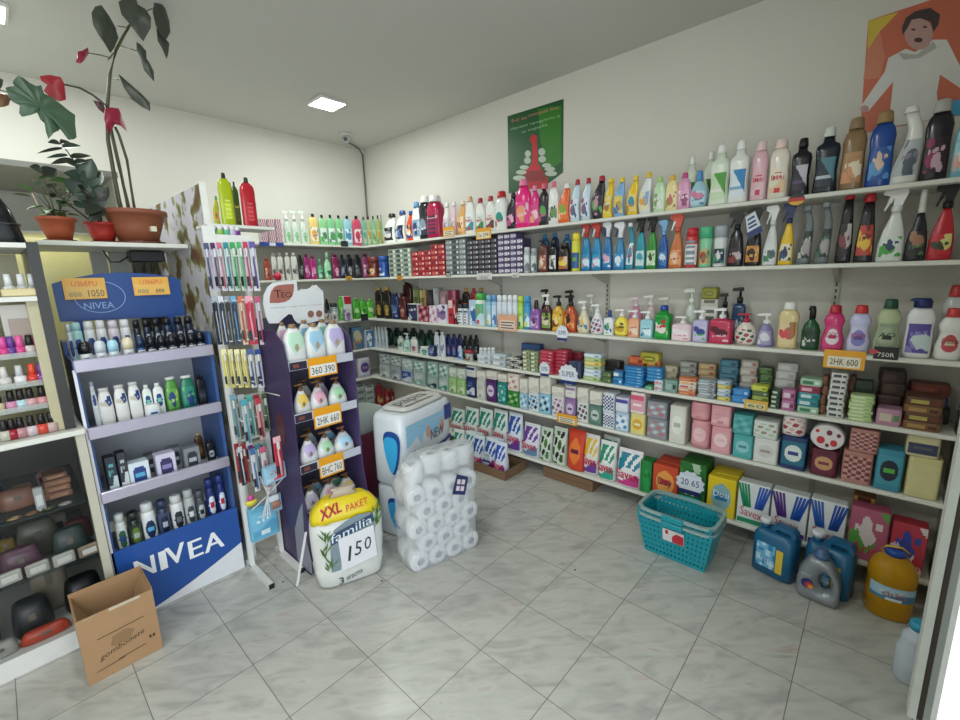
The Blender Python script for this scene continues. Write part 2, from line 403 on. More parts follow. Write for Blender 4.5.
# ---------------------------------------------------------------- right wall, top shelf: laundry and softener bottles
def bt(side, k, x0, x1, yt, kind, look, c, name='detergent_bottle', cat='bottle', dep=.09, off=.02, dr=None, z0=None, hh=None, **kw):
    put(side, k, x0, x1, yt, name, look, cat, lambda o, w, h: bottle(o, kind, w, h, c, **kw), dep=dep, off=off, dr=(PROF[kind][1] if dr is None else dr), z0=z0, hh=hh)
W, K, NV, TE = '#e8e8e4', '#17171b', '#26346f', '#1b8f86'
for a in [
 (383.8, 397, 214, 'curve', 'white and black curved detergent bottle', (W, K, K, '#d8d8d8', '#888890')),
 (395, 407, 211, 'curve', 'white and navy curved detergent bottle', (W, '#27438f', '#20243c', '#c8ccd8', '#5870a8')),
 (406, 414, 211, 'curve', 'orange red detergent bottle with blue cap', ('#d8482a', '#2c4a9c', '#3a3a70', '#e8e0d0', '#e8a030')),
 (412.5, 422, 202, 'soft', 'white softener bottle with light blue cap', (W, '#5b94c4', '#7fa6c4', '#304068', '#d0dce8')),
 (420.5, 431, 196, 'shoul', 'black detergent bottle with white cap', ('#1c2028', W, '#2c3440', '#8090a0', '#d0d0d8')),
 (428.5, 443, 195.5, 'shoul', 'crimson detergent bottle with white cap', ('#a81e48', '#e4dada', '#9c2048', '#d8a8a8', '#40204c')),
 (442.5, 450, 203, 'curve', 'plain white softener bottle', (W, '#f0f0f0', '#dcd4dc', '#c8a0b8', '#808090')),
 (449.5, 457, 202, 'curve', 'pale pink softener bottle', ('#e4c0cc', '#f0e8e8', '#e8ccd4', '#b0a0c0', '#80a078')),
 (457, 466.5, 201, 'curve', 'peach orange softener bottle', ('#e2a964', '#eedcc4', '#e8b87c', '#f4e0c0', '#b06848')),
 (465.5, 475.5, 196.5, 'soft', 'white wool detergent bottle with beige cap', (W, '#d8b088', '#e4ecec', '#3c8f9c', '#c04060')),
 (476, 485.5, 198, 'soft', 'white wool detergent bottle with crimson cap and green print', (W, '#a8283c', '#d8e4dc', '#3c8c50', '#b83050')),
 (486, 496, 196, 'soft', 'white wool detergent bottle with crimson cap and brown print', (W, '#b02a3c', '#e8e0d8', '#584840', '#c03058')),
 (496, 508, 191.5, 'shoul', 'white and teal detergent bottle with red cap', (W, '#c02430', '#dce8e4', TE, '#c03050')),
 (506, 517, 193, 'curve', 'black detergent bottle with pink print', ('#1d1a24', '#2a2430', '#2c2434', '#c05888', '#e0b0c8')),
 (515.5, 532, 179.5, 'soft', 'large hot pink softener bottle', ('#e3247c', '#e87aa4', '#e64090', '#e8a070', '#e6c0d0')),
 (530, 540, 185.5, 'soft', 'slim hot pink softener bottle', ('#d62c7c', '#e080a8', '#d84488', '#e6a884', '#f0c8d8')),
 (539, 549, 183.5, 'soft', 'black softener bottle with pink cap', ('#231c26', '#d2607c', '#282030', '#58a048', '#c0688c')),
 (548.5, 559, 181.5, 'soft', 'white softener bottle with rose cap', (W, '#e0708c', '#e0e4dc', '#709060', '#404848')),
 (557.5, 571.5, 184, 'curve', 'orange softener bottle with white cap', ('#e2652a', '#eeeeea', '#e87838', '#84a83c', '#f0d0a0')),
 (569.5, 581, 180, 'curve', 'light blue toilet cleaner bottle with red cap', ('#c2d6e4', '#b02838', '#d8e4ee', '#a04868', '#506890')),
 (580.5, 592, 178.5, 'curve', 'light blue toilet cleaner bottle with red cap', ('#c2d6e4', '#b02838', '#d8e4ee', '#a04868', '#506890')),
 (591, 606.5, 176.5, 'curve', 'black toilet cleaner bottle with red cap', ('#232127', '#a82a34', '#2b2830', '#c090a0', '#60a060')),
 (603, 614.5, 179, 'bent', 'yellow bent toilet cleaner bottle', ('#e8c62a', '#e8cc48', '#e8cc50', '#a87840', '#e0e0c0')),
 (613, 626, 178, 'curve', 'light blue cleaner bottle with yellow cap', ('#7fb0dc', '#e8c83c', '#e0c860', '#4870b0', '#c0a040')),
 (626.5, 639.5, 176, 'curve', 'yellow cleaner bottle with yellow cap', ('#ebc426', '#ecc83a', '#e8d078', '#3c8cb0', '#c08838')),
 (638.5, 653, 173, 'curve', 'white cleaner bottle with yellow cap', ('#dfe3e2', '#e8c43a', '#e4dcb8', '#86a8d4', '#e0a850')),
 (653.5, 666, 177, 'soft', 'pale green softener bottle', ('#c2deb8', '#a8d07c', '#d4e6cc', '#7c9c68', '#e8e8e0')),
 (665.5, 678.5, 175.5, 'soft', 'pale yellow softener bottle', ('#ecdc9c', '#e8b43c', '#ecdcb0', '#a88848', '#c87070')),
 (677.5, 691.5, 173, 'soft', 'pink softener bottle with rose cap', ('#dc9cc0', '#c84c80', '#e0a8c8', '#a05078', '#f0e0e8')),
 (690, 708.5, 171, 'oval', 'round light blue softener bottle', ('#a4ccdc', '#4c8fcc', '#b8d8e4', '#d080a0', '#5080a8')),
 (710.5, 731, 145.5, 'ang', 'large white and green softener bottle', ('#dbe6d4', '#eeeeea', '#c8deb8', '#4d9c38', '#e8e8e0')),
 (729.5, 750.5, 141, 'ang', 'large white and blue softener bottle', (W, '#f0f0f0', '#dce8f0', '#2b84bc', '#80a8c8')),
 (751.5, 768.5, 142, 'shoul', 'large pink softener bottle with rose cap', ('#e4b8c4', '#ecd0d0', '#e4b4c0', '#e8c4cc', '#c83454')),
 (769, 790.5, 140, 'shoul', 'large cream softener bottle with red lettering', ('#e8e0d0', '#ecd4cc', '#e8e0cc', '#e8c8a0', '#cc3444')),
 (791, 812, 139, 'ang', 'black angular softener bottle', ('#1e1a24', '#17161c', '#241f2c', '#c0bcc8', '#54406c')),
 (814.5, 840.5, 128, 'ang', 'midnight blue detergent bottle with white cap', ('#16222e', '#d8dcd4', '#1d2b3a', '#4c8090', '#b8c4c8')),
 (841, 866.5, 119, 'shoul', 'bronze brown softener bottle', ('#8f7250', '#94795c', '#b88a60', '#d89a6c', '#e8d8c0')),
 (868, 895.5, 112.5, 'shoul', 'royal blue softener bottle with bronze cap', ('#1f4c9c', '#a08358', '#2458a4', '#5c9cd0', '#e4c4b0')),
 (897, 925, 107, 'swan', 'white curved detergent bottle with clear side', (W, '#eeeeee', '#b8c0c4', '#5c6470', '#8c8898')),
 (923, 953, 101, 'shoul', 'large black softener bottle with silver cap', ('#241d26', '#b4b4b0', '#301d2c', '#8c2050', '#c8a8b8')),
 (953, 975, 112, 'soft', 'light cyan softener bottle at the shelf end', ('#7cc0d0', '#98ccd8', '#a4d4dc', '#e8b0a0', '#e8e8e8')),
]:
    nm = 'softener_bottle' if 'softener' in a[4] else 'cleaner_bottle' if 'cleaner' in a[4] else 'detergent_bottle'
    bt('R', 1, a[0] - (4 if 'clear side' in a[4] else 0), a[1] + (2 if 'clear side' in a[4] else 0), *a[2:6], name=nm, style={'soft': 'low', 'curve': 'oval', 'ang': 'diag'}.get(a[3], 'lines' if 'crimson det' in a[4] else 'low'),
       text={'large pink softener bottle with rose cap': 'Dosi', 'large cream softener bottle with red lettering': 'Dosi'}.get(a[4]) or ('Perwoll' if 'wool' in a[4] else None), tcol='#c03048', flip=1)
# second row behind
for a in [(685.5, 697.5, 157, 'ang', 'green and white softener bottle behind pink bottle', ('#dbe6d4', '#eeeeea', '#c8deb8', '#3d8c38', '#e8e8e0')),
          (703.5, 716.5, 152, 'ang', 'green and white softener bottle behind blue bottle', ('#dbe6d4', '#eeeeea', '#c8deb8', '#2d6c38', '#e8e8e0'))]:
    bt('R', 1, *a, name='softener_bottle', off=.17, style='diag')

# ---------------------------------------------------------------- right wall, second shelf: hair dye cartons, sprays
def grid(side, k, x0, x1, yt, cols, rows, cc, what, dep=.1, off=.02, z0=None, group=None, drop=()):
    m, c, z, h, w = fit(side, k, x0, x1, yt, dep, off, dr=0, z0=z0, front=True)
    cw = w / cols; ch = h / rows; me = None
    for i in range(cols):
        for j in range(rows - (drop[i] if i < len(drop) else 0)):
            cs = cc[(i + 2 * j) % len(cc)] if isinstance(cc[0], (tuple, list)) else cc
            me = dyebox(cw * .95, ch * .95, dep, tuple(cs))
            mm = m + (i - (cols - 1) / 2) * cw * (-1 if side == 'R' else 1)
            loc, rz = spot(side, k, mm, c, z + j * ch)
            ordn = ['first', 'second', 'third', 'fourth', 'fifth', 'sixth', 'seventh', 'eighth']
            lev = 'bottom' if j == 0 else ordn[j] + ' layer up'
            t = thing('hair_dye_box', f'{what} box', 'box', loc, rz, f"{ordn[i]} column, {'bottom layer' if j == 0 else ordn[j] + ' layer'}, {PL2[(side, k)]}", group or f'{what} boxes stacked on the shelf', SIDE_X[side](mm), me=me)
PL2 = {k_: v.replace('on ', '') for k_, v in ROWPLACE.items()}
grid('R', 2, 389, 411, 248.5, 3, 6, [('#a8b4a4', '#56605c', '#dfe4da'), ('#94a496', '#444c48', '#e6e8e0')], 'pale green hair dye')
grid('R', 2, 411.8, 445, 245, 5, 6, [('#a02a38', '#c8564c', '#e0c4bc'), ('#b4383c', '#7c2030', '#dcb8b0'), ('#8c1c2c', '#c06058', '#e8d0c8')], 'red hair dye', drop=(1, 1, 1, 0, 0))
grid('R', 2, 445.8, 466, 239, 3, 7, [('#7c8484', '#a4acac', '#dcdcdc'), ('#6a7274', '#444a50', '#e4e4e4')], 'grey hair dye')
grid('R', 2, 466.8, 497, 239, 5, 7, [('#34343c', '#5c5c68', '#c4bcc0'), ('#28282e', '#74707c', '#d0ccd0')], 'black hair dye')
grid('R', 2, 497.8, 523, 233, 4, 7, [('#5c4c74', '#c0b8cc', '#e8e4ec'), ('#4c4060', '#d0c8d4', '#e8e8f0')], 'purple hair dye', drop=(0, 0, 0, 1))
def cn(side, k, x0, x1, yt, look, c, style='low', **kw):
    nm = kw.pop('name', 'aerosol_can')
    put(side, k, x0, x1, yt, nm, look, kw.pop('cat', 'can'), lambda o, w, h: can(o, w, h, c, style), dr=1, dep=kw.pop('dep', .05), **kw)
cn('R', 2, 524.3, 530.3, 247, 'silver aerosol can', ('#b4b8bc', '#c8ccd0', '#d8dcdc', '#74787c', '#94989c'))
cn('R', 2, 531.2, 537.4, 248, 'grey aerosol can', ('#8c9898', '#a8b0b0', '#c8d0cc', '#4c6468', '#e0e0e0'))
for a in [
 (370, 379, 257, 'tub', 'brown cream jar pair', ('#6c3028', '#7c3a34', '#b86840', '#e0c090', '#302020'), 'flat'),
 (380.3, 388, 256, 'tub', 'blue cream jar', ('#28509c', '#3058a0', '#d0d8e8', '#3868b0', '#203870'), 'flat'),
 (539, 548.5, 240, 'shoul', 'brown oil bottle with dark pump', ('#643c34', '#282024', '#9c6048', '#d0a890', '#e8d0c0'), 'pump'),
 (549.5, 558, 240, 'shoul', 'black cleaner bottle with white label', ('#1c1c1e', '#26262a', '#e0e0dc', '#a0a0a0', '#404040'), 'flat'),
 (559, 570.5, 243, 'shoul', 'black cleaner bottle with picture label', ('#2c2220', '#30282a', '#b06840', '#e0c8a0', '#e8d040'), 'flat'),
 (581.5, 591.5, 222.5, 'trig', 'blue glass cleaner spray with red white head', ('#2683b4', '#b83a34', '#2c90c0', '#d8e8f0', '#d090b0', '#e8e8e8'), 'trig'),
 (592, 602.5, 223, 'trig', 'blue glass cleaner spray with red white head', ('#2683b4', '#c03c34', '#2c90c0', '#d8e8f0', '#d090b0', '#e8e8e8'), 'trig'),
 (603, 613, 222, 'trig', 'blue glass cleaner spray with navy and white head', ('#256ea8', '#dce0e4', '#2c80b4', '#e0a8c0', '#e0e8f0', '#28408c'), 'trig'),
 (614, 626, 222, 'trigw', 'blue glass cleaner spray with white head', ('#2a7cb0', '#e8e8ec', '#3490c4', '#e0e8f0', '#c0d8e8', '#2c4080'), 'trig'),
 (626, 635.5, 223, 'swan', 'teal and white cleaner bottle', ('#2b8ca4', '#e6eaec', '#e0e8ec', '#3890b0', '#b03838'), 'flat'),
 (636, 646.5, 216, 'trig', 'turquoise cleaner spray with black head', ('#2393a4', '#1d1d20', '#c8dce0', '#3c9cb0', '#d8e8e8', '#202020'), 'trig'),
 (647, 658, 215.5, 'trig', 'green cleaner spray with black head', ('#2f8a32', '#1d1d20', '#c0d8b0', '#e0e8d8', '#305830', '#202020'), 'trig'),
 (658.5, 669, 220, 'trig', 'blue cleaner spray with blue head', ('#1e58a0', '#7cacd4', '#3878b8', '#d0e0f0', '#204880', '#4c84bc'), 'trig'),
 (669.5, 684.5, 214, 'trigw', 'amber cleaner spray with orange head', ('#c2703a', '#d85c4c', '#e09868', '#ecc8a8', '#c06040', '#e8e0dc'), 'trig'),
 (698.8, 713, 227, 'tub', 'mint green powder tub with green lid', ('#8cd0a8', '#50b888', '#c8b478', '#a84c38', '#508c58'), 'flat'),
 (713.5, 728, 226, 'tub', 'white and navy powder tub', ('#d8dcdc', '#a4acb4', '#28344c', '#3c9478', '#d8dcd8'), 'flat'),
 (728.5, 745, 212, 'trig', 'black cleaner spray with red label', ('#26222a', '#1a1a1e', '#2c2630', '#8c3438', '#c0b0b0', '#141418'), 'trig'),
 (746, 763, 208, 'trig', 'black cleaner spray with orange label', ('#1e1b20', '#141418', '#d08838', '#2c2018', '#e0b060', '#141418'), 'trig'),
 (764, 779, 205.5, 'trigw', 'tall white cleaner spray', ('#dfe2e0', '#e6e8e8', '#dce0e0', '#468868', '#586070', '#d8d8d8'), 'trig'),
 (780, 795.5, 203, 'trigw', 'yellow cleaner spray with navy head', ('#ecc224', '#2b3066', '#e8e0c0', '#385080', '#303858', '#20244c'), 'trig'),
 (798.5, 815, 206, 'swan', 'short silver grey curved cleaner bottle', ('#6f7a7c', '#8c9898', '#2c3030', '#a8a0a0', '#c0c8b8'), 'flat'),
 (816.5, 834, 202.5, 'swan', 'tall silver grey curved cleaner bottle', ('#6f7a7c', '#8c9898', '#2c3030', '#a8a0a0', '#507858'), 'flat'),
 (838, 855, 191, 'taper', 'black cleaner bottle with red cap and white neck', ('#1e1e22', '#bc2c30', '#2c2428', '#b8b0b0', '#804048'), 'cap'),
 (856.5, 877, 194, 'taper', 'black cleaner bottle with red cap and yellow label', ('#26242a', '#b82c34', '#c04838', '#ecc048', '#7c2028'), 'cap'),
 (879, 908, 188, 'trigw', 'white cleaner spray with green emblem', ('#e4e6e4', '#ececec', '#dce4e0', '#50a848', '#384468', '#e0e0e0'), 'trig'),
 (907, 930.5, 190, 'trigw', 'black cleaner bottle with white cap', ('#23242a', '#d4d4d0', '#2a2a2e', '#a87860', '#587850'), 'cap'),
 (930.5, 958, 183, 'trigw', 'red cleaner spray with black trigger', ('#c02c38', '#1a181c', '#c8303c', '#d8d080', '#384030', '#141418'), 'trig'),
]:
    nm = 'spray_bottle' if a[6] == 'trig' else 'cream_jar' if 'jar' in a[4] else 'powder_tub' if 'tub' in a[4] else 'cleaner_bottle'
    bt('R', 2, *a[:6], name=nm, cat={'spray_bottle': 'bottle', 'cream_jar': 'jar', 'powder_tub': 'tub'}.get(nm, 'bottle'), top=a[6], lab=(.1, .5) if a[6] in ('trig',) else (.12, .62),
       style='oval', capw=.98 if a[3] == 'tub' else None)
cn('R', 2, 572.2, 580.4, 233, 'yellow aerosol can', ('#d8d048', '#e8d83c', '#2c5c98', '#dcd840', '#70a040'), 'band')
cn('R', 2, 685.5, 698.5, 228, 'red and white powder tube', ('#c83c40', '#c82c34', '#e4e4e0', '#c04048', '#8090a0'), 'lines', name='powder_tube', cat='tube')
for x0, x1, yt, c in [(541, 549, 234, '#2a6c98'), (551, 559, 233, '#243c70'), (563, 571, 234, '#2878a4')]:
    bt('R', 2, x0, x1, yt, 'shamp', 'blue window cleaner bottle at back', (c, '#3c8cb0', c, '#3c6c9c', '#486888'), off=.17, name='cleaner_bottle')

# ---------------------------------------------------------------- right wall, third shelf: cans, liquid soaps, dish soap
for a in [
 (376, 383.3, 287, 'shamp', 'black and gold slim bottle', ('#1d1916', '#a08040', '#2a241c', '#b09048', '#806c40'), 'cap'),
 (383.8, 391.5, 287, 'shamp', 'black and gold slim bottle', ('#1d1916', '#a08040', '#2a241c', '#b09048', '#806c40'), 'cap'),
 (392, 399.5, 293, 'shamp', 'dark blue shampoo bottle', ('#202c54', '#28305c', '#2c3c6c', '#586c98', '#a0a8c0'), 'flat'),
 (400, 406.5, 293, 'shamp', 'dark red shampoo bottle', ('#4c1c20', '#341418', '#5c2428', '#a06058', '#c0a098'), 'flat'),
]: bt('R', 3, *a[:6], name='shampoo_bottle', top=a[6], style='low')
def cb(side, k, x0, x1, yt, look, c, style='oval', name='box', cat='box', dep=.08, off=.02, z0=None, dr=.5, text=None, tcol='#202020', tz=(.35, .6), hh=None, place=None, group=None, tx=.8):
    return put(side, k, x0, x1, yt, name, look, cat, lambda o, w, h: carton(o, w, h, dep, c, vary(c[0] + look) if (style in ('oval', 'low') and not text and k in (3, 4, 6)) else style, text, tcol, tz, tx=tx), front=True, dr=dr, dep=dep, off=off, z0=z0, hh=hh, place=place, group=group)
for a in [
 (407.5, 417.5, 304, 'white carton with navy front', ('#d8d8d8', '#1f2440', '#343c60', '#c8c8d0'), 'oval'),
 (418, 428.5, 306, 'dark red patterned carton', ('#8c3444', '#a04858', '#d0a0a8', '#4c2030'), 'flower'),
 (429, 436.5, 306, 'pale pink carton', ('#d8c4d0', '#dccad4', '#b07898', '#e8e0e8'), 'flower'),
 (437, 447.5, 305, 'white carton with purple print', ('#d8d4dc', '#dcd4e0', '#8c6c98', '#604878'), 'low'),
 (448.3, 453, 300, 'narrow red carton', ('#a8242c', '#c02c34', '#e0c0c0', '#281820'), 'band'),
 (453.5, 458, 300, 'narrow black and red carton', ('#281c20', '#301c20', '#b02830', '#e0c8c8'), 'low'),
 (469, 476, 300, 'narrow light blue carton', ('#a4bcd8', '#b0c8e0', '#3c68a8', '#e8f0f8'), 'low'),
]: cb('R', 3, *a[:5], a[5], name='cosmetics_box', dep=.06)
for i, (x0, x1) in enumerate([(458.5, 463.5), (464, 468.8)]):
    cn('R', 3, x0, x1, 304, 'white roll-on deodorant', ('#d0d4d8', '#2c343c', '#e0e4e8', '#4c6884', '#303840'), 'lines', name='deodorant')
for a in [
 (476.5, 486, 293, 'green topped air freshener can', ('#d8e8dc', '#4cac4c', '#5cb884', '#c8e0e8', '#d05c5c')),
 (486.8, 491.8, 295, 'light blue air freshener can', ('#8cc4dc', '#7cbcd8', '#a4d0e4', '#e0ecf0', '#d8d060')),
 (492.2, 497, 295, 'pale blue air freshener can', ('#a8c8e0', '#6c9ccc', '#c8dcec', '#487cb8', '#e8f0f4')),
 (497.6, 502.4, 295, 'white and navy air freshener can', ('#d8e0e8', '#e8ecf0', '#dce4ec', '#28408c', '#e0c080')),
 (502.8, 507.6, 295, 'white and navy air freshener can', ('#d8e0e8', '#e8ecf0', '#dce4ec', '#28408c', '#e0c080')),
 (508, 512.8, 295, 'white and navy air freshener can', ('#d8e0e8', '#e8ecf0', '#dce4ec', '#28408c', '#e0c080')),
 (513.2, 518, 295, 'white and navy air freshener can', ('#d8e0e8', '#e8ecf0', '#dce4ec', '#28408c', '#e0c080')),
 (518.4, 524, 296, 'lime green air freshener can', ('#a8d050', '#c0d84c', '#b4d860', '#d8e8b0', '#3c8c4c')),
 (524.5, 531, 296, 'bright blue air freshener can', ('#2c90cc', '#3c9cd4', '#44a0d4', '#d8ecf4', '#d8e060')),
]: cn('R', 3, *a[:4], a[4])
for x0, x1, yt, look, c in [
 (404, 412.5, 279, 'tall dark brown bottle at back', ('#3c1c18', '#2c1614', '#4c2420', '#703c30', '#a07060')),
 (463, 470, 288, 'black and gold tall bottle at back', ('#201818', '#a8843c', '#c0302c', '#d8a040', '#e8d8a0')),
 (471, 477, 288, 'red tall bottle at back', ('#a02c30', '#b43438', '#b03838', '#d8a080', '#e8d8c0')),
 (478, 485, 288, 'blue tall bottle at back', ('#2c4c90', '#a8843c', '#3858a0', '#c8d0e0', '#7890c0'))]:
    bt('R', 3, x0, x1, yt, 'shamp', look, c, off=.17, name='shampoo_bottle', style='low')
for x0, x1, yt, look, c in [
 (413.5, 419, 289, 'green carton at back', ('#6c7c4c', '#7c8c5c', '#a8a878', '#40482c')),
 (420, 426, 290, 'yellow carton at back', ('#a89458', '#b09c60', '#d0c090', '#58482c')),
 (427, 432.5, 290, 'black carton at back', ('#1c1a1c', '#242024', '#504850', '#807880')),
 (433.5, 439, 288, 'grey carton at back', ('#90949a', '#989ca0', '#b8bcc0', '#686c70')),
 (440, 448, 291, 'pinkish carton at back', ('#a07880', '#a88088', '#d0b0b8', '#704850')),
 (449, 456, 290, 'dark pink carton at back', ('#883048', '#903850', '#c08090', '#401820'))]:
    cb('R', 3, x0, x1, yt, look, c, 'low', off=.16, name='cosmetics_box', dep=.06)
for a in [
 (531.5, 541.5, 300, 'cube', 'purple shower gel bottle with black cap', ('#8f5ca4', '#1e1a20', '#a474b4', '#d8b8d8', '#58306c'), 'cap', 1, .45),
 (542.5, 552.5, 294, 'pumpy', 'dark brown soap bottle with white pump', ('#4c2824', '#e4e4e4', '#7c9c48', '#d8d0b0', '#302020'), 'pump', 1, .6),
 (553, 564.5, 295, 'pumpy', 'golden yellow soap bottle with black pump', ('#d0a02c', '#1a181a', '#e0b43c', '#7c4420', '#e8d890'), 'pump', 1, .6),
 (565, 577, 295, 'pumpy', 'orange brown soap bottle with black pump', ('#b44820', '#1a181a', '#c86030', '#3c2018', '#e0a060'), 'pump', 1, .6),
 (578, 590, 301, 'drop', 'clear cream soap bottle with white pump', ('#d4ccb4', '#e8e8e4', '#dcd4bc', '#e0b868', '#48789c'), 'pump', 1, .6),
 (591, 604, 304, 'drop', 'floral white soap bottle with white pump', ('#dcd8dc', '#e8e8e8', '#dcd8dc', '#a03c54', '#646c94'), 'pump', 1, .6),
 (604.8, 614.6, 310, 'cube', 'white lotion bottle with navy cap', ('#e4e8ec', '#22407c', '#e0e8ec', '#58a068', '#3c5c94'), 'cap', 1, .6),
 (615, 629, 309, 'oval', 'yellow oval soap bottle with white pump', ('#ecd848', '#ece8e4', '#ecdc58', '#c8a438', '#584818'), 'pump', 1, .6),
 (629.3, 640.6, 310, 'cube', 'peach soap bottle with white pump', ('#e8a884', '#e8e8e8', '#ecb494', '#f0d8c8', '#c0684c'), 'pump', 1, .5),
 (641.2, 654.4, 311, 'cube', 'light blue soap bottle with white pump', ('#9cd0dc', '#ececec', '#a8d8e4', '#e0f0f4', '#387ca4'), 'pump', 1, .5),
 (655.2, 672.5, 305, 'ang', 'green dish soap bottle with blue caps', ('#1c9438', '#28489c', '#1ca040', '#e8dcd4', '#c03040'), 'cap', 1, .6),
 (673, 693.5, 316, 'cube', 'pink and white square soap bottle', ('#e8d0d8', '#e8e4e4', '#ecd8dc', '#f0e8ec', '#d88ca8'), 'pump', 1, .5),
 (693.8, 709.5, 310, 'cube', 'lilac square soap bottle with white pump', ('#bcb8dc', '#ececec', '#c8c4e4', '#3c4894', '#58b848'), 'pump', 1, .5),
 (710.5, 734, 308, 'cube', 'crimson square soap bottle with white pump', ('#c03458', '#ececec', '#c8385c', '#58182c', '#e8b8c4'), 'pump', 1, .5),
 (735.5, 757, 313, 'oval', 'round floral soap bottle with red and white top', ('#dcd4c8', '#b03048', '#e0d8cc', '#a84858', '#48604c'), 'pump', 1, .5),
 (757.3, 775.5, 313, 'bell', 'purple bell shaped soap bottle with white pump', ('#8c84b8', '#ecece8', '#a8a0c8', '#dcdce4', '#dcdce4'), 'pump', 1, .5),
 (778, 799.5, 302, 'shoul', 'cream dish soap bottle with white cap', ('#e0cc98', '#e8e8e4', '#e4d0a0', '#a87444', '#d85058'), 'cap', 1, .4),
 (802, 821, 306, 'pumpy', 'dark green soap bottle with black top', ('#12502c', '#131517', '#14402c', '#1c3c2c', '#c8ccc4'), 'flip', 1, .6),
 (821.8, 846, 305, 'hour', 'pink dish soap bottle with red cap', ('#d6407c', '#c02838', '#da4a84', '#f0e0e8', '#b8186c'), 'cap', 1, .4),
 (846.8, 872.5, 305, 'hour', 'lilac dish soap bottle with red cap', ('#c8c8ec', '#d03434', '#d4d4f0', '#8484cc', '#4c4c9c'), 'cap', 1, .4),
 (874, 902.5, 299, 'hour', 'pale green dish soap bottle with dark green cap', ('#b8c49c', '#1a4c38', '#98a48c', '#a8b498', '#24342c'), 'cap', 1, .4),
 (904.5, 935, 298, 'shoul', 'white dish soap bottle with navy flip cap', ('#e8e8ea', '#23306c', '#5c50a0', '#c8d8d8', '#8c84c0'), 'flip', 1, .5),
 (935.5, 966, 308, 'hour', 'white detergent bottle with red oval label', ('#e6e6e2', '#c83c3c', '#e4e0dc', '#bc4c54', '#dcccb4'), 'cap', 1, .5),
]:
    txt = {'pink dish soap bottle with red cap': 'EXO', 'lilac dish soap bottle with red cap': 'EXO', 'pale green dish soap bottle with dark green cap': 'AO', 'white detergent bottle with red oval label': 'Dosia'}.get(a[4])
    dish = 'dish soap' in a[4] or 'detergent' in a[4]
    bt('R', 3, *a[:6], name='dish_soap_bottle' if dish else 'soap_dispenser', top=a[6], style='flower' if 'floral' in a[4] else 'oval', text=txt, tcol={'EXO': '#c03048', 'AO': '#203028'}.get(txt, '#8c4838'), lab=(.1, .68))
for a in [
 (588, 595, 294, 'pumpy', 'white soap bottle at back', ('#c8ccc8', '#dcdcdc', '#d0d8d0', '#90b8b0', '#809890')),
 (566, 575, 290, 'pumpy', 'green soap bottle at back', ('#5c9c48', '#1c1c1c', '#70ac58', '#d0d8b0', '#405830')),
 (542, 550, 289, 'pumpy', 'black pump soap bottle at back', ('#1c1a1c', '#1a181a', '#302a2c', '#807470', '#a09890')),
 (628.5, 643, 297, 'oval', 'pink soap bottle at back', ('#d888ac', '#e8d0d8', '#dc94b4', '#e8c0d0', '#b05080')),
 (645, 656, 295, 'oval', 'rose and white soap bottle at back', ('#dcc4c8', '#e8e4e4', '#dcc8cc', '#b85868', '#f0e8e8')),
 (660, 671, 297, 'oval', 'cream soap bottle at back', ('#d4c8a8', '#e0dcd0', '#d8ccb0', '#b8a478', '#f0ecdc')),
 (683, 699.5, 288, 'bell', 'white bell shaped bottle at back', ('#d8dcd4', '#e4e8e0', '#d4dcd0', '#b4c0a8', '#c8d0c0')),
 (720, 729, 293, 'pumpy', 'small brown soap bottle at back', ('#383030', '#1a181a', '#403434', '#b89878', '#806850')),
 (732.7, 745.5, 287, 'cube', 'navy soap bottle at back', ('#28456c', '#17171b', '#305078', '#90b0c8', '#c8d8e0')),
]: bt('R', 3, *a[:6], name='soap_dispenser', top='pump', off=.16, style='oval')
WPK = put('R', 3, 701.5, 719, 299, 'wipes_pack', 'white pack under an olive cap at back', 'pack', lambda o, w, h: carton(o, w, h, .08, ('#dcdcd4', '#e0e0d8', '#c8c8bc', '#707064'), 'lines'), off=.16, dep=.08)
WPK = (0, 0, 0, 0, WPK[4])
put('R', 3, 702.5, 719.5, 287.5, 'sponge', 'olive green sponge pack lying on white pack', 'sponge', lambda o, w, h: roundpack(o, w, h, .07, ('#8c8c38', '#98983c', '#7c7c2c', '#a0a050')), off=.16, dep=.07, z0=Z[3] + WPK[4] + .002)
bt('R', 3, 938, 966, 285, 'hour', 'larger white detergent bottle at back', ('#d8dcda', '#c83c3c', '#dcdcdc', '#b8c8b8', '#808880'), off=.15)

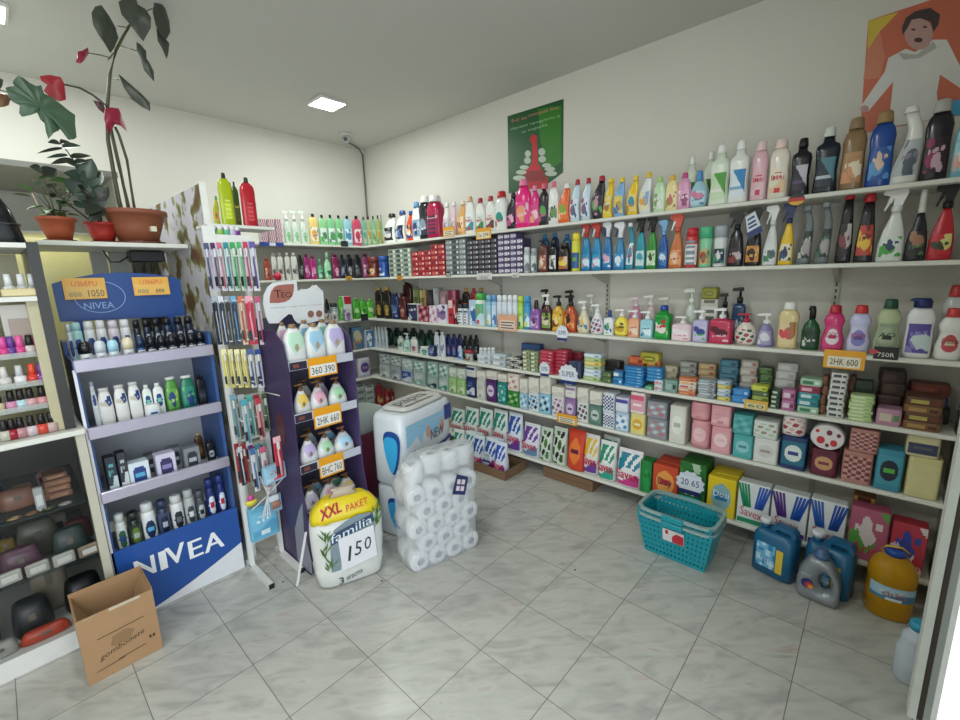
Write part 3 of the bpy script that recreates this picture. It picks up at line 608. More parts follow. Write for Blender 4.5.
# ---------------------------------------------------------------- right wall, fourth shelf: soaps
def bars(k, x0, x1, ytop, n, cols, what, side='R', dep=.07, off=.015, z0=None, style='oval', name='soap_bar', cat='soap', jit=.004):
    m, c, z, h, w = fit(side, k, x0, x1, ytop, dep, off, dr=.5, z0=z0, front=True)
    if n > 2: n = int(n * 1.3 + .5)
    lh = h / n
    for j in range(n):
        cc = cols[j % len(cols)]
        key = ('bar', round(w, 3), round(lh, 4), dep, cc, style)
        if key not in _DYE:
            q_ = MB(); ww = w * .95
            q_.loft([(0, 0, 0, ww / 2 - .002, dep / 2 - .002, 7), (lh * .2, 0, 0, ww / 2, dep / 2, 7), (lh * .78, 0, 0, ww / 2, dep / 2, 7), (lh * .97, 0, 0, ww / 2 - .003, dep / 2 - .003, 7)], seg=16, sm=False)
            q_.quad([(-ww * .36, -dep / 2 - .0015, lh * .25), (ww * .1, -dep / 2 - .0015, lh * .25), (ww * .1, -dep / 2 - .0015, lh * .72), (-ww * .36, -dep / 2 - .0015, lh * .72)], 1)
            q_.quad([(ww * .18, -dep / 2 - .0015, lh * .3), (ww * .38, -dep / 2 - .0015, lh * .3), (ww * .38, -dep / 2 - .0015, lh * .66), (ww * .18, -dep / 2 - .0015, lh * .66)], 2)
            _DYE[key] = q_.mesh('bar', [M(x, .4) for x in cc])
        loc, rz = spot(side, k, m + random.uniform(-jit, jit), c, z + j * lh)
        lev = ['bottom', 'second', 'third', 'fourth', 'fifth', 'sixth', 'seventh', 'eighth', 'ninth'][j] + (' layer' if j else ' one')
        if j == n - 1 and n > 1: lev = 'top one'
        thing(name, what, cat, loc, rz + random.uniform(-.05, .05), (f'{lev} of stack, ' if n > 1 else '') + PL2[(side, k)], f'{what} stack', SIDE_X[side](m), me=_DYE[key])
    return m, c, z, h, w
W2 = '#dcdcd4'
for i in range(5): bt('R', 4, 371 + i * 3.4, 374.2 + i * 3.4, 327, 'shamp', 'clear small lotion bottle', ('#b8c4c8', '#c8ccd0', '#b0bcc4', '#8090a0', '#d8e0e4'), name='lotion_bottle', dr=1)
for x0, x1, yt, kd, look, c in [
 (398, 404, 336, 'shamp', 'small white lotion bottle with green print', (W2, '#dcdcdc', '#c8dcd4', '#4c9484', '#808c88')),
 (404.5, 410.5, 333, 'pumpy', 'mint green lotion bottle', ('#a8ccc0', '#dce0e0', '#b4d4c8', '#e0e8e4', '#3c7c6c')),
 (411, 418, 337, 'shamp', 'white lotion bottle with pink print', (W2, '#d8d8d8', '#dcd0d4', '#a85868', '#5c6c78')),
 (434.5, 439.7, 332, 'shamp', 'tall white shampoo bottle', ('#d0d4dc', '#dcdcdc', '#d4d8e0', '#8c98a8', '#3c4c64')),
 (440.2, 445.4, 332, 'shamp', 'tall white shampoo bottle', ('#d0d4dc', '#dcdcdc', '#d4d8e0', '#8c98a8', '#3c4c64')),
 (446, 451.3, 334, 'shamp', 'navy shampoo bottle', ('#232c5c', '#1c2448', '#28346c', '#7080b0', '#a84858')),
 (451.8, 457, 334, 'shamp', 'navy shampoo bottle', ('#232c5c', '#1c2448', '#28346c', '#7080b0', '#a84858')),
 (457.5, 462.5, 334, 'shamp', 'navy shampoo bottle', ('#232c5c', '#1c2448', '#28346c', '#7080b0', '#a84858')),
 (463, 468, 336, 'shamp', 'black shampoo bottle', ('#191a1e', '#141418', '#202228', '#586068', '#8c9090')),
 (468.5, 473.5, 335, 'shamp', 'black shampoo bottle', ('#191a1e', '#141418', '#202228', '#586068', '#8c9090')),
 (474, 479, 335, 'shamp', 'black shampoo bottle', ('#191a1e', '#141418', '#202228', '#586068', '#8c9090')),
]: bt('R', 4, x0, x1, yt, kd, look, c, name='shampoo_bottle', top='pump' if kd == 'pumpy' else 'flat', style='low', dr=.6, off=.07 if yt in (334, 335, 336) else .03)
for i in range(7): bt('R', 4, 386 + i * 8.2, 392.5 + i * 8.2, 328 + (i > 3) * 2, 'shamp', 'dark green shampoo bottle at back', ('#14342c', '#101818', '#1a4034', '#3c6c5c', '#809088'), name='shampoo_bottle', off=.2)
cb('R', 4, 419.5, 427.5, 347, 'small white carton', (W2, '#d0d8d4', '#70a898', '#406c64'), 'low', name='cosmetics_box', dep=.05)
cb('R', 4, 428.3, 434, 346, 'small navy carton', ('#242c54', '#2c3868', '#6878a8', '#c0c8d8'), 'low', name='cosmetics_box', dep=.05)
for i, (x0, x1) in enumerate([(479.5, 483.2), (483.6, 487.2), (487.6, 491.2), (491.6, 495.4)]):
    cn('R', 4, x0, x1, 347.5, 'small white roll-on jar', ('#c8ccd0', '#d8dcdc', '#c0c8cc', '#788890', '#586870'), name='deodorant', cat='jar')
bt('R', 4, 458, 462.5, 346, 'shamp', 'blue and white tube', ('#a8c0dc', '#e0e4e8', '#3c64a8', '#d0dce8', '#8098c0'), name='lotion_bottle', off=.005)
bt('R', 4, 466, 473, 350, 'tub', 'small red topped jar', ('#b8bcb8', '#a83038', '#385c38', '#983840', '#d0d0c8'), name='cream_jar', cat='jar', top='flat')
bars(4, 476, 490, 355, 2, [('#c4ccd0', '#dce0e0', '#8c9ca4')], 'clear plastic soap tray', name='tray', cat='tray', dep=.1)
bars(4, 491, 505, 354, 2, [('#b8c0c4', '#dce4e4', '#90a0a8')], 'pale grey soap tray', name='tray', cat='tray', dep=.1)
bars(4, 505.5, 513, 358, 3, [('#2c2c2c', '#d8d8d4', '#c8c8c0'), ('#d0d0c8', '#303030', '#808078')], 'black and white soap')
bars(4, 513.5, 521, 357, 3, [('#d4d4cc', '#2c2c2c', '#484848'), ('#383838', '#d0d0c8', '#909088')], 'white and black soap')
bars(4, 521.8, 529.5, 351, 4, [('#98a47c', '#dce0cc', '#4c6438'), ('#8c9870', '#d8d8c0', '#a04848')], 'green floral soap')
bars(4, 530, 537.5, 352, 4, [('#8c9c74', '#e0e0d0', '#546c40')], 'sage green floral soap')
bars(4, 538.5, 553, 351, 5, [('#b42c44', '#d05468', '#e0a0a8'), ('#a82840', '#c84860', '#d89098')], 'red soap pack', dep=.09)
bars(4, 554, 567, 350, 5, [('#a82840', '#c04c60', '#d48890')], 'crimson soap pack', dep=.09, off=.05)
bars(4, 562, 581, 352, 1, [('#8c2434', '#982c3c', '#702030')], 'dark red long box', dep=.08, off=.17, name='soap_box', cat='box')
cb('R', 4, 568.5, 581, 362, 'navy blue carton beside the soap stack', ('#3c4460', '#444c68', '#606884', '#30384c'), 'low', name='soap_box', dep=.08)
cb('R', 4, 521, 540, 344, 'small blue carton at back', ('#34507c', '#3c5888', '#3c5888', '#2c4470'), 'low', name='soap_box', dep=.06, off=.17)
bars(4, 582.5, 600.5, 354, 5, [('#a8c080', '#c0d098', '#708c50'), ('#c8d4dc', '#e0e8ec', '#7c98b0'), ('#c4d4e0', '#e4ecf0', '#6c90b0'), ('#a4b890', '#c8d4b0', '#607848'), ('#dcc468', '#e8d88c', '#a88c38')], 'pastel soap', dep=.08)
bars(4, 601, 611, 372, 2, [('#4c6440', '#60784c', '#a0ac80')], 'dark green soap')
bars(4, 603, 620, 361, 1, [('#1c1c1c', '#2c2c2c', '#404040')], 'flat black box', dep=.09, off=.12, name='soap_box', cat='box')
bars(4, 611.8, 622.5, 371, 2, [('#2c88bc', '#2464a0', '#d0dce4'), ('#28689c', '#e0e4e8', '#38a0cc')], 'blue and teal soap')
bars(4, 623.3, 643.5, 367, 5, [('#2474b0', '#3c8cc4', '#8cbcdc'), ('#2880bc', '#4498cc', '#90c4e0')], 'bright blue soap', dep=.08)
bars(4, 627, 645, 357, 2, [('#c85c38', '#d87850', '#8c3424')], 'orange red soap', off=.11, z0=Z[4] + .075)
bars(4, 646, 660, 360, 2, [('#cc8438', '#dca050', '#884820')], 'orange soap', off=.11, z0=Z[4] + .075)
for x0, x1, z_, c, l in [(624, 645, 0, ('#7c4c38', '#8c5840', '#503024'), 'brown soap box'), (646, 662, 0, ('#6c5c3c', '#7c6c48', '#4c4028'), 'olive brown soap box')]:
    cb('R', 4, x0, x1, 369, l + ' behind the soap bars', (c[0], c[1], c[2], c[0]), 'low', name='soap_box', dep=.08, off=.11, hh=.074)
put('R', 4, 641, 662, 352, 'soap_bag', 'olive yellow soap bag on top of the pile', 'bag', lambda o, w, h: roundpack(o, w, h, .08, ('#a8a02c', '#b8ac34', '#808020', '#d0c860')), off=.11, dep=.08, z0=Z[4] + .135)
bars(4, 645, 662, 368, 3, [('#2c7cb8', '#4894c8', '#90c0e0')], 'cobalt blue soap', dep=.07, off=.025, z0=Z[4] + .05)
bars(4, 644.3, 652, 386, 1, [('#58a078', '#78b490', '#c8dcd0')], 'mint green soap', off=.005)
bars(4, 653, 662, 380, 2, [('#d8dcdc', '#c88c98', '#8c9ca8')], 'white wrapped soap')
bars(4, 662.8, 676.5, 380, 1, [('#7c9c94', '#98b4ac', '#2c3c38')], 'grey green soap bag', name='soap_bag', cat='bag')
bars(4, 663, 677, 366, 2, [('#b0a488', '#c4b89c', '#887c60')], 'beige soap', off=.1, z0=Z[4] + .05)
bars(4, 677.5, 696, 378, 4, [('#d07c50', '#e09870', '#b05838'), ('#d8a890', '#e8c8b4', '#c04c40'), ('#dcdcd8', '#c84444', '#d09848'), ('#e0d4b8', '#e8b070', '#c84c40')], 'orange and white soap')
bars(4, 696.8, 715.5, 380, 5, [('#94a0a8', '#b4c0c4', '#5c6c78'), ('#b0b8bc', '#ccd4d4', '#a05060')], 'blue grey soap')
bars(4, 716.3, 730.5, 381, 4, [('#d0c060', '#e0d480', '#988830'), ('#a8b8c8', '#c8d4dc', '#3878b0'), ('#c8ccd0', '#dce0e0', '#5090b8')], 'pale blue soap on a yellow base')
bars(4, 731, 749.5, 389, 2, [('#2c7cc0', '#4894d0', '#a8cce8')], 'sky blue soap pair')
bars(4, 750.5, 768.5, 386, 3, [('#c8d048', '#d8dc68', '#889030'), ('#90a048', '#a8b460', '#586828'), ('#48603c', '#5c7448', '#a8b088')], 'lime and green soap')
for x0, x1, yt, cc, l in [(678, 696, 362, ('#8c8c88', '#a8a8a0', '#5c5c58'), 'grey'), (697, 716, 364, ('#a89068', '#c0a878', '#a04438'), 'tan'), (718, 738, 360, ('#3c6c80', '#4c8094', '#284c5c'), 'slate blue'), (739, 757, 360, ('#b0a8a0', '#c8c0b8', '#b06860'), 'cream'), (758, 772, 368, ('#4c6c3c', '#5c8048', '#304824'), 'leaf green')]:
    bars(4, x0, x1, yt, 4, [cc], l + ' wrapped soap at back', off=.12)
bars(4, 769.5, 780, 390, 3, [('#34503c', '#c8d0c0', '#1c2c24')], 'dark green patterned soap box', name='soap_box', cat='box')
bars(4, 780.7, 795.5, 390, 2, [('#b46c98', '#e0c8d8', '#70305c')], 'purple patterned soap box', name='soap_box', cat='box')
bars(4, 774, 796, 363, 4, [('#b8b8b4', '#c8c8c4', '#a0a09c')], 'plain white soap box at back', name='soap_box', cat='box', off=.11)
bars(4, 797, 820.5, 379, 4, [('#a8ccb0', '#3c8058', '#e0e8e0'), ('#2c8c98', '#c8e0e0', '#1c6c78'), ('#30949c', '#c8e0e0', '#1c6c78'), ('#a02c54', '#e0b0c0', '#701c38')], 'patterned soap box', name='soap_box', cat='box', dep=.09)
bars(4, 828, 846, 373, 6, [('#dcdcd8', '#505458', '#404448'), ('#e0e0dc', '#4c5054', '#505458')], 'white soap box with dark print', name='soap_box', cat='box', dep=.08)
bars(4, 821, 827.5, 376, 3, [('#7c4c30', '#8c5838', '#603820')], 'brown soap box left of white ones', name='soap_box', cat='box', dep=.08, off=.04)
bars(4, 846.5, 853.5, 376, 2, [('#6c4028', '#7c4c30', '#50301c')], 'brown soap box right of white ones', name='soap_box', cat='box', dep=.08, off=.13)
bars(4, 848, 873.5, 396, 5, [('#c4dca0', '#dce8c0', '#98b878')], 'light green soap', dep=.08)
bars(4, 852, 874, 380, 1, [('#2c4030', '#38503c', '#202c24')], 'dark green soap box', off=.13, name='soap_box', cat='box')
bars(4, 874.5, 902, 409, 1, [('#b888a0', '#d0c0b0', '#5c8c50')], 'pink floral soap bag', name='soap_bag', cat='bag', dep=.1)
bars(4, 903, 945, 398, 3, [('#7c5838', '#a8844c', '#4c2c20'), ('#5c3c2c', '#b0a050', '#703828')], 'brown and gold cloth pack', name='cloth_pack', cat='pack', dep=.14, style='low')
bars(4, 876, 905, 371, 3, [('#382420', '#48302a', '#2c1c18')], 'dark brown folded cloth', name='folded_cloth', cat='cloth', dep=.12, off=.12)
bars(4, 906, 950, 384, 2, [('#28406c', '#304c7c', '#203050'), ('#7c3c30', '#8c4c3c', '#5c2c24')], 'blue and rust folded cloth', name='folded_cloth', cat='cloth', dep=.1, off=.18, z0=Z[4] + .07)
cb('R', 4, 906, 950, 396, 'dark box behind the cloth packs', ('#302824', '#342c28', '#282020', '#302824'), 'low', name='soap_box', dep=.1, off=.18, hh=.069)

# ---------------------------------------------------------------- right wall, fifth shelf: tissues and napkins
def tp(x0, x1, ytop, look, c, style='oval', z0=None, k=5, dep=.11, off=.015, name='tissue_pack', round_=True, hh=None, p=6, cat='tissues', dr=.7):
    fn = (lambda o, w, h: roundpack(o, w, h, dep, c, style, p=p)) if round_ else (lambda o, w, h: carton(o, w, h, dep, c, style))
    return put('R', k, x0, x1, ytop, name, look, cat, fn, dep=dep, off=off, z0=z0, hh=hh, dr=dr, front=True)
def two(x0, x1, ymid, ytop, la, ca, lb, cb_, sa='oval', sb='oval', **kw):
    r = tp(x0, x1, ymid, 'lower ' + la, ca, sa, **kw)
    tp(x0, x1, ytop, 'upper ' + lb, cb_, sb, z0=r[3] + r[4] + .001, **kw)
PK = ('#a8b0ac', '#b0b8b4', '#d0d4d0', '#5c7c78')
for i, (x0, x1, ym, yt, c1, c2, n1, n2) in enumerate([
 (378.5, 389, 364, 354, PK, ('#9ca4a4', '#a8b0b0', '#c8ccc8', '#606c70'), 'clear wrapped nappy pack', 'grey wrapped nappy pack'),
 (390, 400, 366, 356, ('#98a0a4', '#a0a8ac', '#c8ccd0', '#484858'), PK, 'grey nappy pack with face print', 'clear wrapped nappy pack'),
 (401, 411.5, 369.5, 359, ('#a8b4bc', '#30509c', '#c8d0d8', '#dce0e4'), ('#b4c0c0', '#bcc8c4', '#98c0b4', '#e0e4e0'), 'nappy pack with blue print', 'pale nappy pack'),
 (412.5, 424, 372, 361, ('#a8b8b4', '#b4c4be', '#84b4a4', '#dce4e0'), ('#a8bcb4', '#b4c8c0', '#4c9c80', '#dce4e0'), 'pale green nappy pack', 'nappy pack with green print'),
 (426.5, 437, 377, 362, ('#9cb0ac', '#a4b8b4', '#203c4c', '#c8d8d4'), ('#a0b4ac', '#a8bcb4', '#2c9474', '#dce4e0'), 'nappy pack with dark print', 'white pack with green print'),
 (438, 447.5, 379, 364, ('#b0bcb8', '#bcc8c4', '#2c8c74', '#e0e4e0'), ('#a8b8b0', '#b0c0b8', '#2c9474', '#dce4e0'), 'white pack with teal border', 'white pack with leaf print')]):
    two(x0, x1, ym, yt, n1, c1, n2, c2, 'low', 'flower', dr=.6)
WR = ('#dcd8cc', '#e0dcd0', '#c8c4b8', '#d0ccc0')
for a in [
 (448.2, 456, 377, 368, 'green tissue pack', ('#98c07c', '#a8cc8c', '#d0e0b8', '#709858'), 'white tissue pack on the green one', ('#c8d0c4', '#d0d8cc', '#b0bcac', '#e0e4dc'), 'low', 'low'),
 (456.5, 464.8, 379, 369, 'light green tissue pack', ('#98c07c', '#a8cc8c', '#d0e0b8', '#709858'), 'white tissue pack on the light green one', ('#c8d0c4', '#d0d8cc', '#b0bcac', '#e0e4dc'), 'low', 'low'),
 (465.5, 475, 377, 366, 'navy tissue pack', ('#202c5c', '#24346c', '#d0d4dc', '#8090b8'), 'white and navy tissue pack', ('#d0d0cc', '#d4d4d0', '#2c3c70', '#b8b8b4'), 'low', 'band'),
 (475.8, 484.6, 380, 371, 'white tissue pack', ('#c8c8c0', '#ccccc4', '#d8d8d0', '#a8a8a0'), 'white paper roll', WR, 'low', 'low'),
 (485.2, 496, 379.5, 371, 'purple tissue pack', ('#4c2860', '#583070', '#dcd0dc', '#8c6c9c'), 'white paper roll', WR, 'oval', 'low'),
 (496.6, 506, 382, 374, 'teal patterned tissue pack', ('#1c7c74', '#208c80', '#b0d4d0', '#50a8a0'), 'white paper roll', WR, 'flower', 'low'),
 (506.6, 518.2, 391, 374, 'green leaf print tissue pack', ('#3c8438', '#489440', '#1c6428', '#b0c8a0'), 'cream floral tissue pack', ('#dccfc4', '#e0d4c8', '#b8807c', '#e8e0d8'), 'flower', 'flower'),
 (518.8, 526.8, 393, 379, 'light blue tissue pack', ('#a0c0d0', '#acccd8', '#dce8ec', '#5890b0'), 'white paper roll', WR, 'flower', 'low'),
 (527.4, 538.2, 393, 378, 'white and black kitchen roll pack', ('#d4dce0', '#c8d8e4', '#1c2840', '#58a0c8'), 'white paper roll', WR, 'flower', 'low'),
 (538.8, 549.8, 394, 377, 'light blue kitchen roll pack', ('#8cc0d8', '#98c8dc', '#202c3c', '#d8e4e8'), 'white paper roll', WR, 'flower', 'low'),
 (550.8, 563.6, 396, 387, 'white and purple floral napkin pack', ('#d8d4d4', '#dcd8d8', '#7c4878', '#b09cb0'), 'white napkin roll', WR, 'flower', 'low'),
 (564.4, 575.4, 398, 386, 'mauve napkin pack', ('#8c6c9c', '#9878a8', '#d0c0d8', '#684c7c'), 'white and mauve napkin roll', ('#dcd8d4', '#e0dcd8', '#9878a4', '#c8c0c8'), 'oval', 'band'),
 (576.2, 588, 402, 388, 'floral napkin pack', ('#d8d8d4', '#dcdcd8', '#6c4470', '#3c5848'), 'white napkin roll', WR, 'flower', 'low'),
 (588.6, 601.4, 405, 391.5, 'grey green napkin pack', ('#5c7c70', '#68887c', '#c0ccc4', '#486458'), 'white napkin roll', WR, 'oval', 'low'),
 (602, 614, 413, 393, 'navy and white napkin pack', ('#d8dce4', '#dce0e8', '#20306c', '#8c98b8'), 'navy and white napkin pack', ('#d8dce4', '#dce0e8', '#20306c', '#8c98b8'), 'chk', 'chk'),
 (614.8, 628.6, 413, 397.5, 'blue and white napkin pack', ('#b4cce0', '#d8e4ec', '#4c84bc', '#e8ecf0'), 'violet and white napkin pack', ('#c8c8dc', '#dce0e8', '#4c4c98', '#e8e8f0'), 'flower', 'band'),
 (629.6, 645, 414, 392.5, 'yellow napkin box', ('#e0d090', '#e4d478', '#d8a838', '#f0e8c8'), 'pink napkin box', ('#e8d8d4', '#e0a0b0', '#d85878', '#f0e4e0'), 'oval', 'band'),
 (646, 667, 419, 402, 'grey patterned napkin pack', ('#8c9098', '#98989c', '#b47480', '#bcc8d0'), 'grey patterned napkin pack', ('#8c9098', '#98989c', '#b47480', '#bcc8d0'), 'flower', 'flower'),
 (689, 709.5, 421, 403, 'pink scalloped napkin pack', ('#d8949c', '#dc9ca4', '#ecc4c4', '#e8b4b8'), 'pink scalloped napkin pack', ('#d8949c', '#d8949c', '#dca0a4', '#d08c94'), 'oval', 'low'),
 (710.3, 731.2, 427, 406, 'rose pink napkin pack', ('#dc9ca4', '#e0a4ac', '#f0d0d0', '#e8bcc0'), 'rose pink napkin pack', ('#dc9ca4', '#dca0a8', '#ecb8bc', '#d08c94'), 'oval', 'low'),
 (732, 753, 435, 415, 'teal napkin pack', ('#4ca8a8', '#58b0b0', '#90ccd0', '#3c9494'), 'teal napkin pack', ('#4ca4a4', '#54a8a8', '#70bcbc', '#3c9494'), 'oval', 'flower'),
 (752.5, 778.5, 439, 421.5, 'white embossed napkin box', ('#dcdcd8', '#e0e0dc', '#d0d0cc', '#a89888'), 'white floral napkin box', ('#d8dcd8', '#dce0dc', '#b8c8b0', '#a09084'), 'oval', 'flower'),
 (874.5, 904, 450, 441, 'teal tissue box with dark oval', ('#3c8ca4', '#4898ac', '#202838', '#58b048'), None, None, 'oval', None),
 (905.5, 941.5, 458, 436, 'beige tissue box', ('#d0c890', '#d4cc98', '#ccc48c', '#d0c890'), 'beige tissue box with grey stripe', ('#ccc49c', '#3c405c', '#ccc498', '#5c5c68'), 'none', 'band'),
]:
    x0, x1, ym, yt, la, ca, lb, cb_, sa, sb = a
    sq = any(w_ in la for w_ in ('box', 'napkin pack', 'napkin box')) and not 'scall' in la
    P_ = 8 if sq else (2.6 if 'scall' in la or 'rose' in la else 6)
    if lb: two(x0, x1, ym, yt, la, ca, lb, cb_, sa, sb, p=P_)
    else: tp(x0, x1, ym, la, ca, sa, p=P_)
tp(668.5, 686, 406, 'tall white floral tissue box', ('#d4d4c8', '#d8d8cc', '#e8e8e0', '#b8b8a8'), 'oval', p=8)
r = tp(779.5, 807, 437, 'navy and teal tissue box with white oval', ('#20386c', '#206c84', '#dce4e4', '#2c3c84'), 'oval', p=8)
tp(781, 806, 416, 'white domed tissue box with red bow print', ('#dcd8d4', '#e0dcd8', '#a83c44', '#d8b0a8'), 'flower', z0=r[3] + r[4] + .001, p=3)
r = tp(809.5, 838, 450, 'dark red tissue box', ('#5c1c30', '#682038', '#c89868', '#7c2c40'), 'oval', p=8)
def heartbox(o, w, h):
    m = MB(); n = 28
    ring = [[((w / 2) * s * math.cos(2 * PI * i / n), y, h / 2 + (h / 2) * s * math.sin(2 * PI * i / n)) for i in range(n)] for y, s in ((.05, .94), (.045, 1), (-.045, 1), (-.05, .94))]
    m.stack(ring, 0, True); m.build('body', '#e0dcdc', o)
    L = MB()
    for cx, cz, r_, mi in ((-.18, -.12, .2, 0), (.2, -.18, .17, 0), (.05, .22, .14, 1), (-.3, .24, .09, 0), (.32, .16, .1, 1), (.02, -.3, .1, 1)):
        L.quad([(cx * w + r_ * w * .62 * math.cos(t), -.0515, h / 2 + cz * h + r_ * h * .8 * math.sin(t)) for t in [2 * PI * i / 12 for i in range(12)]], mi)
    L.build('floral_print', ['#c83038', '#7c2838'], o)
put('R', 5, 811, 846, 423, 'tissue_box', 'oval white tissue box with red roses', 'tissues', heartbox, dep=.1, off=.02, z0=r[3] + r[4] + .001)
HX = ('#b88078', '#c89890', '#7c3c40', '#dcc0b0')
r = tp(841, 873, 452, 'lower red patterned tissue box', HX, 'chk', p=8)
tp(849, 880, 430, 'upper red patterned tissue box', HX, 'chk', z0=r[3] + r[4] + .001, p=8)
# ---------------------------------------------------------------- right wall, bottom shelf: washing powder
SV = '#e0e4e4'
def bag(x0, x1, yt, look, c, style='save', text='Savex', k=6, dep=.1, off=.015, z0=None, name='detergent_bag', tcol='#c02848', hh=None, yaw=0, tz=(.3, .5)):
    return put('R', k, x0, x1, yt, name, look, 'bag', lambda o, w, h: sachet(o, w, h, dep, c, style, text, tcol, tz), dep=dep, off=off, z0=z0, hh=hh, dr=.5, yaw=yaw, front=True)
GS = ('#dce4e0', '#dfe5e2', '#1f8a70', '#b8ccc8'); BS = ('#d8e0e8', '#dce2ea', '#2450a4', '#6c3c94')
for x0, x1, yt, l, c in [(449, 462, 410, 'green and white powder bag', GS), (462.5, 476, 409, 'green and white powder bag', GS), (476.5, 490, 410, 'green and white powder bag', GS), (491, 505, 411, 'green and white powder bag', GS), (506, 520, 414, 'blue and white powder bag', BS)]:
    bag(x0, x1, yt, l, c, off=.02, dep=.09)
bag(521, 537.5, 425, 'purple and white powder bag', ('#dcdce4', '#e0e0e8', '#6c3c98', '#6888a8'))
bag(537.5, 550, 429, 'green plant print powder bag', ('#c8d0c4', '#ccd4c8', '#48783c', '#1c2c20'), 'flower', None)
bag(550.5, 564.5, 429, 'dark green plant print powder bag', ('#c4ccbc', '#ccd4c4', '#385c2c', '#201c2c'), 'flower', None)
bag(565.5, 583, 431, 'red orange powder bag', ('#c83c24', '#d04428', '#e87c3c', '#6c2038'), 'oval', None)
bag(582, 597, 436, 'yellow and white powder bag', ('#e0dcd8', '#e4e0dc', '#e0b82c', '#683c94'), off=.03)
bag(597, 614, 443, 'green and white powder bag by the yellow one', ('#e0e4e0', '#e4e8e4', '#248c6c', '#30a088'), off=.01)
bag(600, 617, 438, 'green powder bag behind', ('#dce4e0', '#e0e6e2', '#1c8468', '#b8ccc8'), off=.12, text=None)
bag(615, 640.5, 451.5, 'pink and teal striped powder bag', ('#e4e0e4', '#e6e4e6', '#1c7c94', '#c83c88'), off=.01)
cb('R', 6, 639.8, 651.5, 461, 'green powder box', ('#1c7c38', '#208440', '#2c9850', '#187030'), 'low', name='detergent_box', dep=.09)
def powder(x0, x1, yt, look, c, style, text, tcol, tz, dep=.06, off=.02, n_behind=0):
    r = cb('R', 6, x0, x1, yt, look, c, style, name='detergent_box', text=text, tcol=tcol, tz=tz, dep=dep, off=off, dr=.4, tx=.56)
    _, m, cc, z, h, w = r
    for i in range(n_behind):
        loc, rz = spot('R', 6, m, cc + (dep + .006) * (i + 1), z)
        t = thing('detergent_box', look.replace(' in front', '') + [', directly behind the front one', ', third one back'][i], 'box', loc, rz, ROWPLACE[('R', 6)], None, -m)
        carton(t, w * .97, h, dep, c, style)
powder(652.3, 678, 466, 'orange red powder box', ('#c84428', '#cc4c2c', '#e89c4c', '#c83c24'), 'oval', 'Day', '#2c2454', (.34, .62), n_behind=2)
powder(678.8, 705.8, 463, 'green powder box', ('#2c6c2c', '#307434', '#488c48', '#b0c8a8'), 'low', None, None, None, dep=.08, off=.03, n_behind=1)
powder(706.8, 735.5, 478, 'yellow powder box', ('#e0c420', '#e4c828', '#88b0b8', '#2870a0'), 'oval', 'Dosi', '#e8eef0', (.5, .66), n_behind=2)
def fanbox(x0, x1, yt, look, ca, cb2, off=.02, dep=.07):
    def fn(o, w, h):
        B = MB(); B.bbox(-w / 2, w / 2, -dep / 2, dep / 2, 0, h, .003); B.build('body', '#dcdfe0', o)
        L = MB(); y = -dep / 2 - .001
        for s, mi in ((-1, 0), (1, 1)):
            for i in range(4):
                a0 = (.08 + i * .1) * w; a1 = a0 + .07 * w
                L.quad([(s * a0 * .55, y, h * .42), (s * a1 * .7, y, h * .42), (s * (a1 + .08 * w), y, h * .97), (s * (a0 + .08 * w), y, h * .97)][::s], mi)
        L.quad([(-w * .47, y, h * .03), (w * .47, y, h * .03), (w * .47, y, h * .14), (-w * .47, y, h * .14)], 0)
        lb = L.build('front_print', [ca, cb2], o)
        T = MB(); letters(T, 'Savex', -w * .38, w * .3, h * .22, h * .42, -dep / 2 - .0025, rise=-h * .05); T.build('lettering', '#c02840', lb)
    put('R', 6, x0, x1, yt, 'detergent_box', look, 'box', fn, dep=dep, off=off, dr=.5, front=True)
fanbox(737, 769.5, 484, 'white powder box with green and blue rays', '#1c8c60', '#2454b0')
fanbox(770.5, 807.5, 493, 'white powder box with purple and blue rays', '#54307c', '#2450a8')
fanbox(808.5, 845.5, 501.5, 'white powder box with two blue ray fans', '#2858a8', '#244c9c')
def ariel(x0, x1, yt, look, c, off=.02, z0=None, hh=None):
    cb('R', 6, x0, x1, yt, look, c, 'v5', name='detergent_box', dep=.08, off=off, text='Ariel', tcol='#c83040', tz=(.12, .34), z0=z0, hh=hh)
ariel(848, 888, 509, 'pink and green powder box', ('#a8506c', '#b05c78', '#5c9c48', '#d8c8c8'))
ariel(889, 926, 524, 'red and white powder box', ('#a83040', '#b43c4c', '#d8ccd0', '#3c4ca0'))
cb('R', 6, 850, 872, 496, 'brown and yellow powder box behind', ('#8c5c38', '#986840', '#c8a048', '#603828'), 'lines', name='detergent_box', dep=.08, off=.12)
# things on the bottom shelf in the far corner
bt('B', 6, 376, 383, 383, 'shamp', 'red bottle', ('#a02030', '#b02838', '#b83040', '#e0c070', '#602028'), name='detergent_bottle')
for x0, x1, yt, c, l in [(384.5, 389, 388, '#b03030', 'short red bottle'), (389.5, 394, 389, '#8c2430', 'short dark red bottle')]:
    bt('B', 6, x0, x1, yt, 'shoul', l, (c, '#c03038', c, '#d0a0a0', '#702028'), name='detergent_bottle')
cb('B', 6, 357, 365.5, 384, 'grey carton', ('#8c9490', '#98a09c', '#c0c8c4', '#60686c'), 'lines', name='detergent_box')
cb('B', 6, 366, 374.5, 385, 'pale grey carton', ('#a0a8a4', '#a8b0ac', '#d0d4d0', '#707870'), 'lines', name='detergent_box')

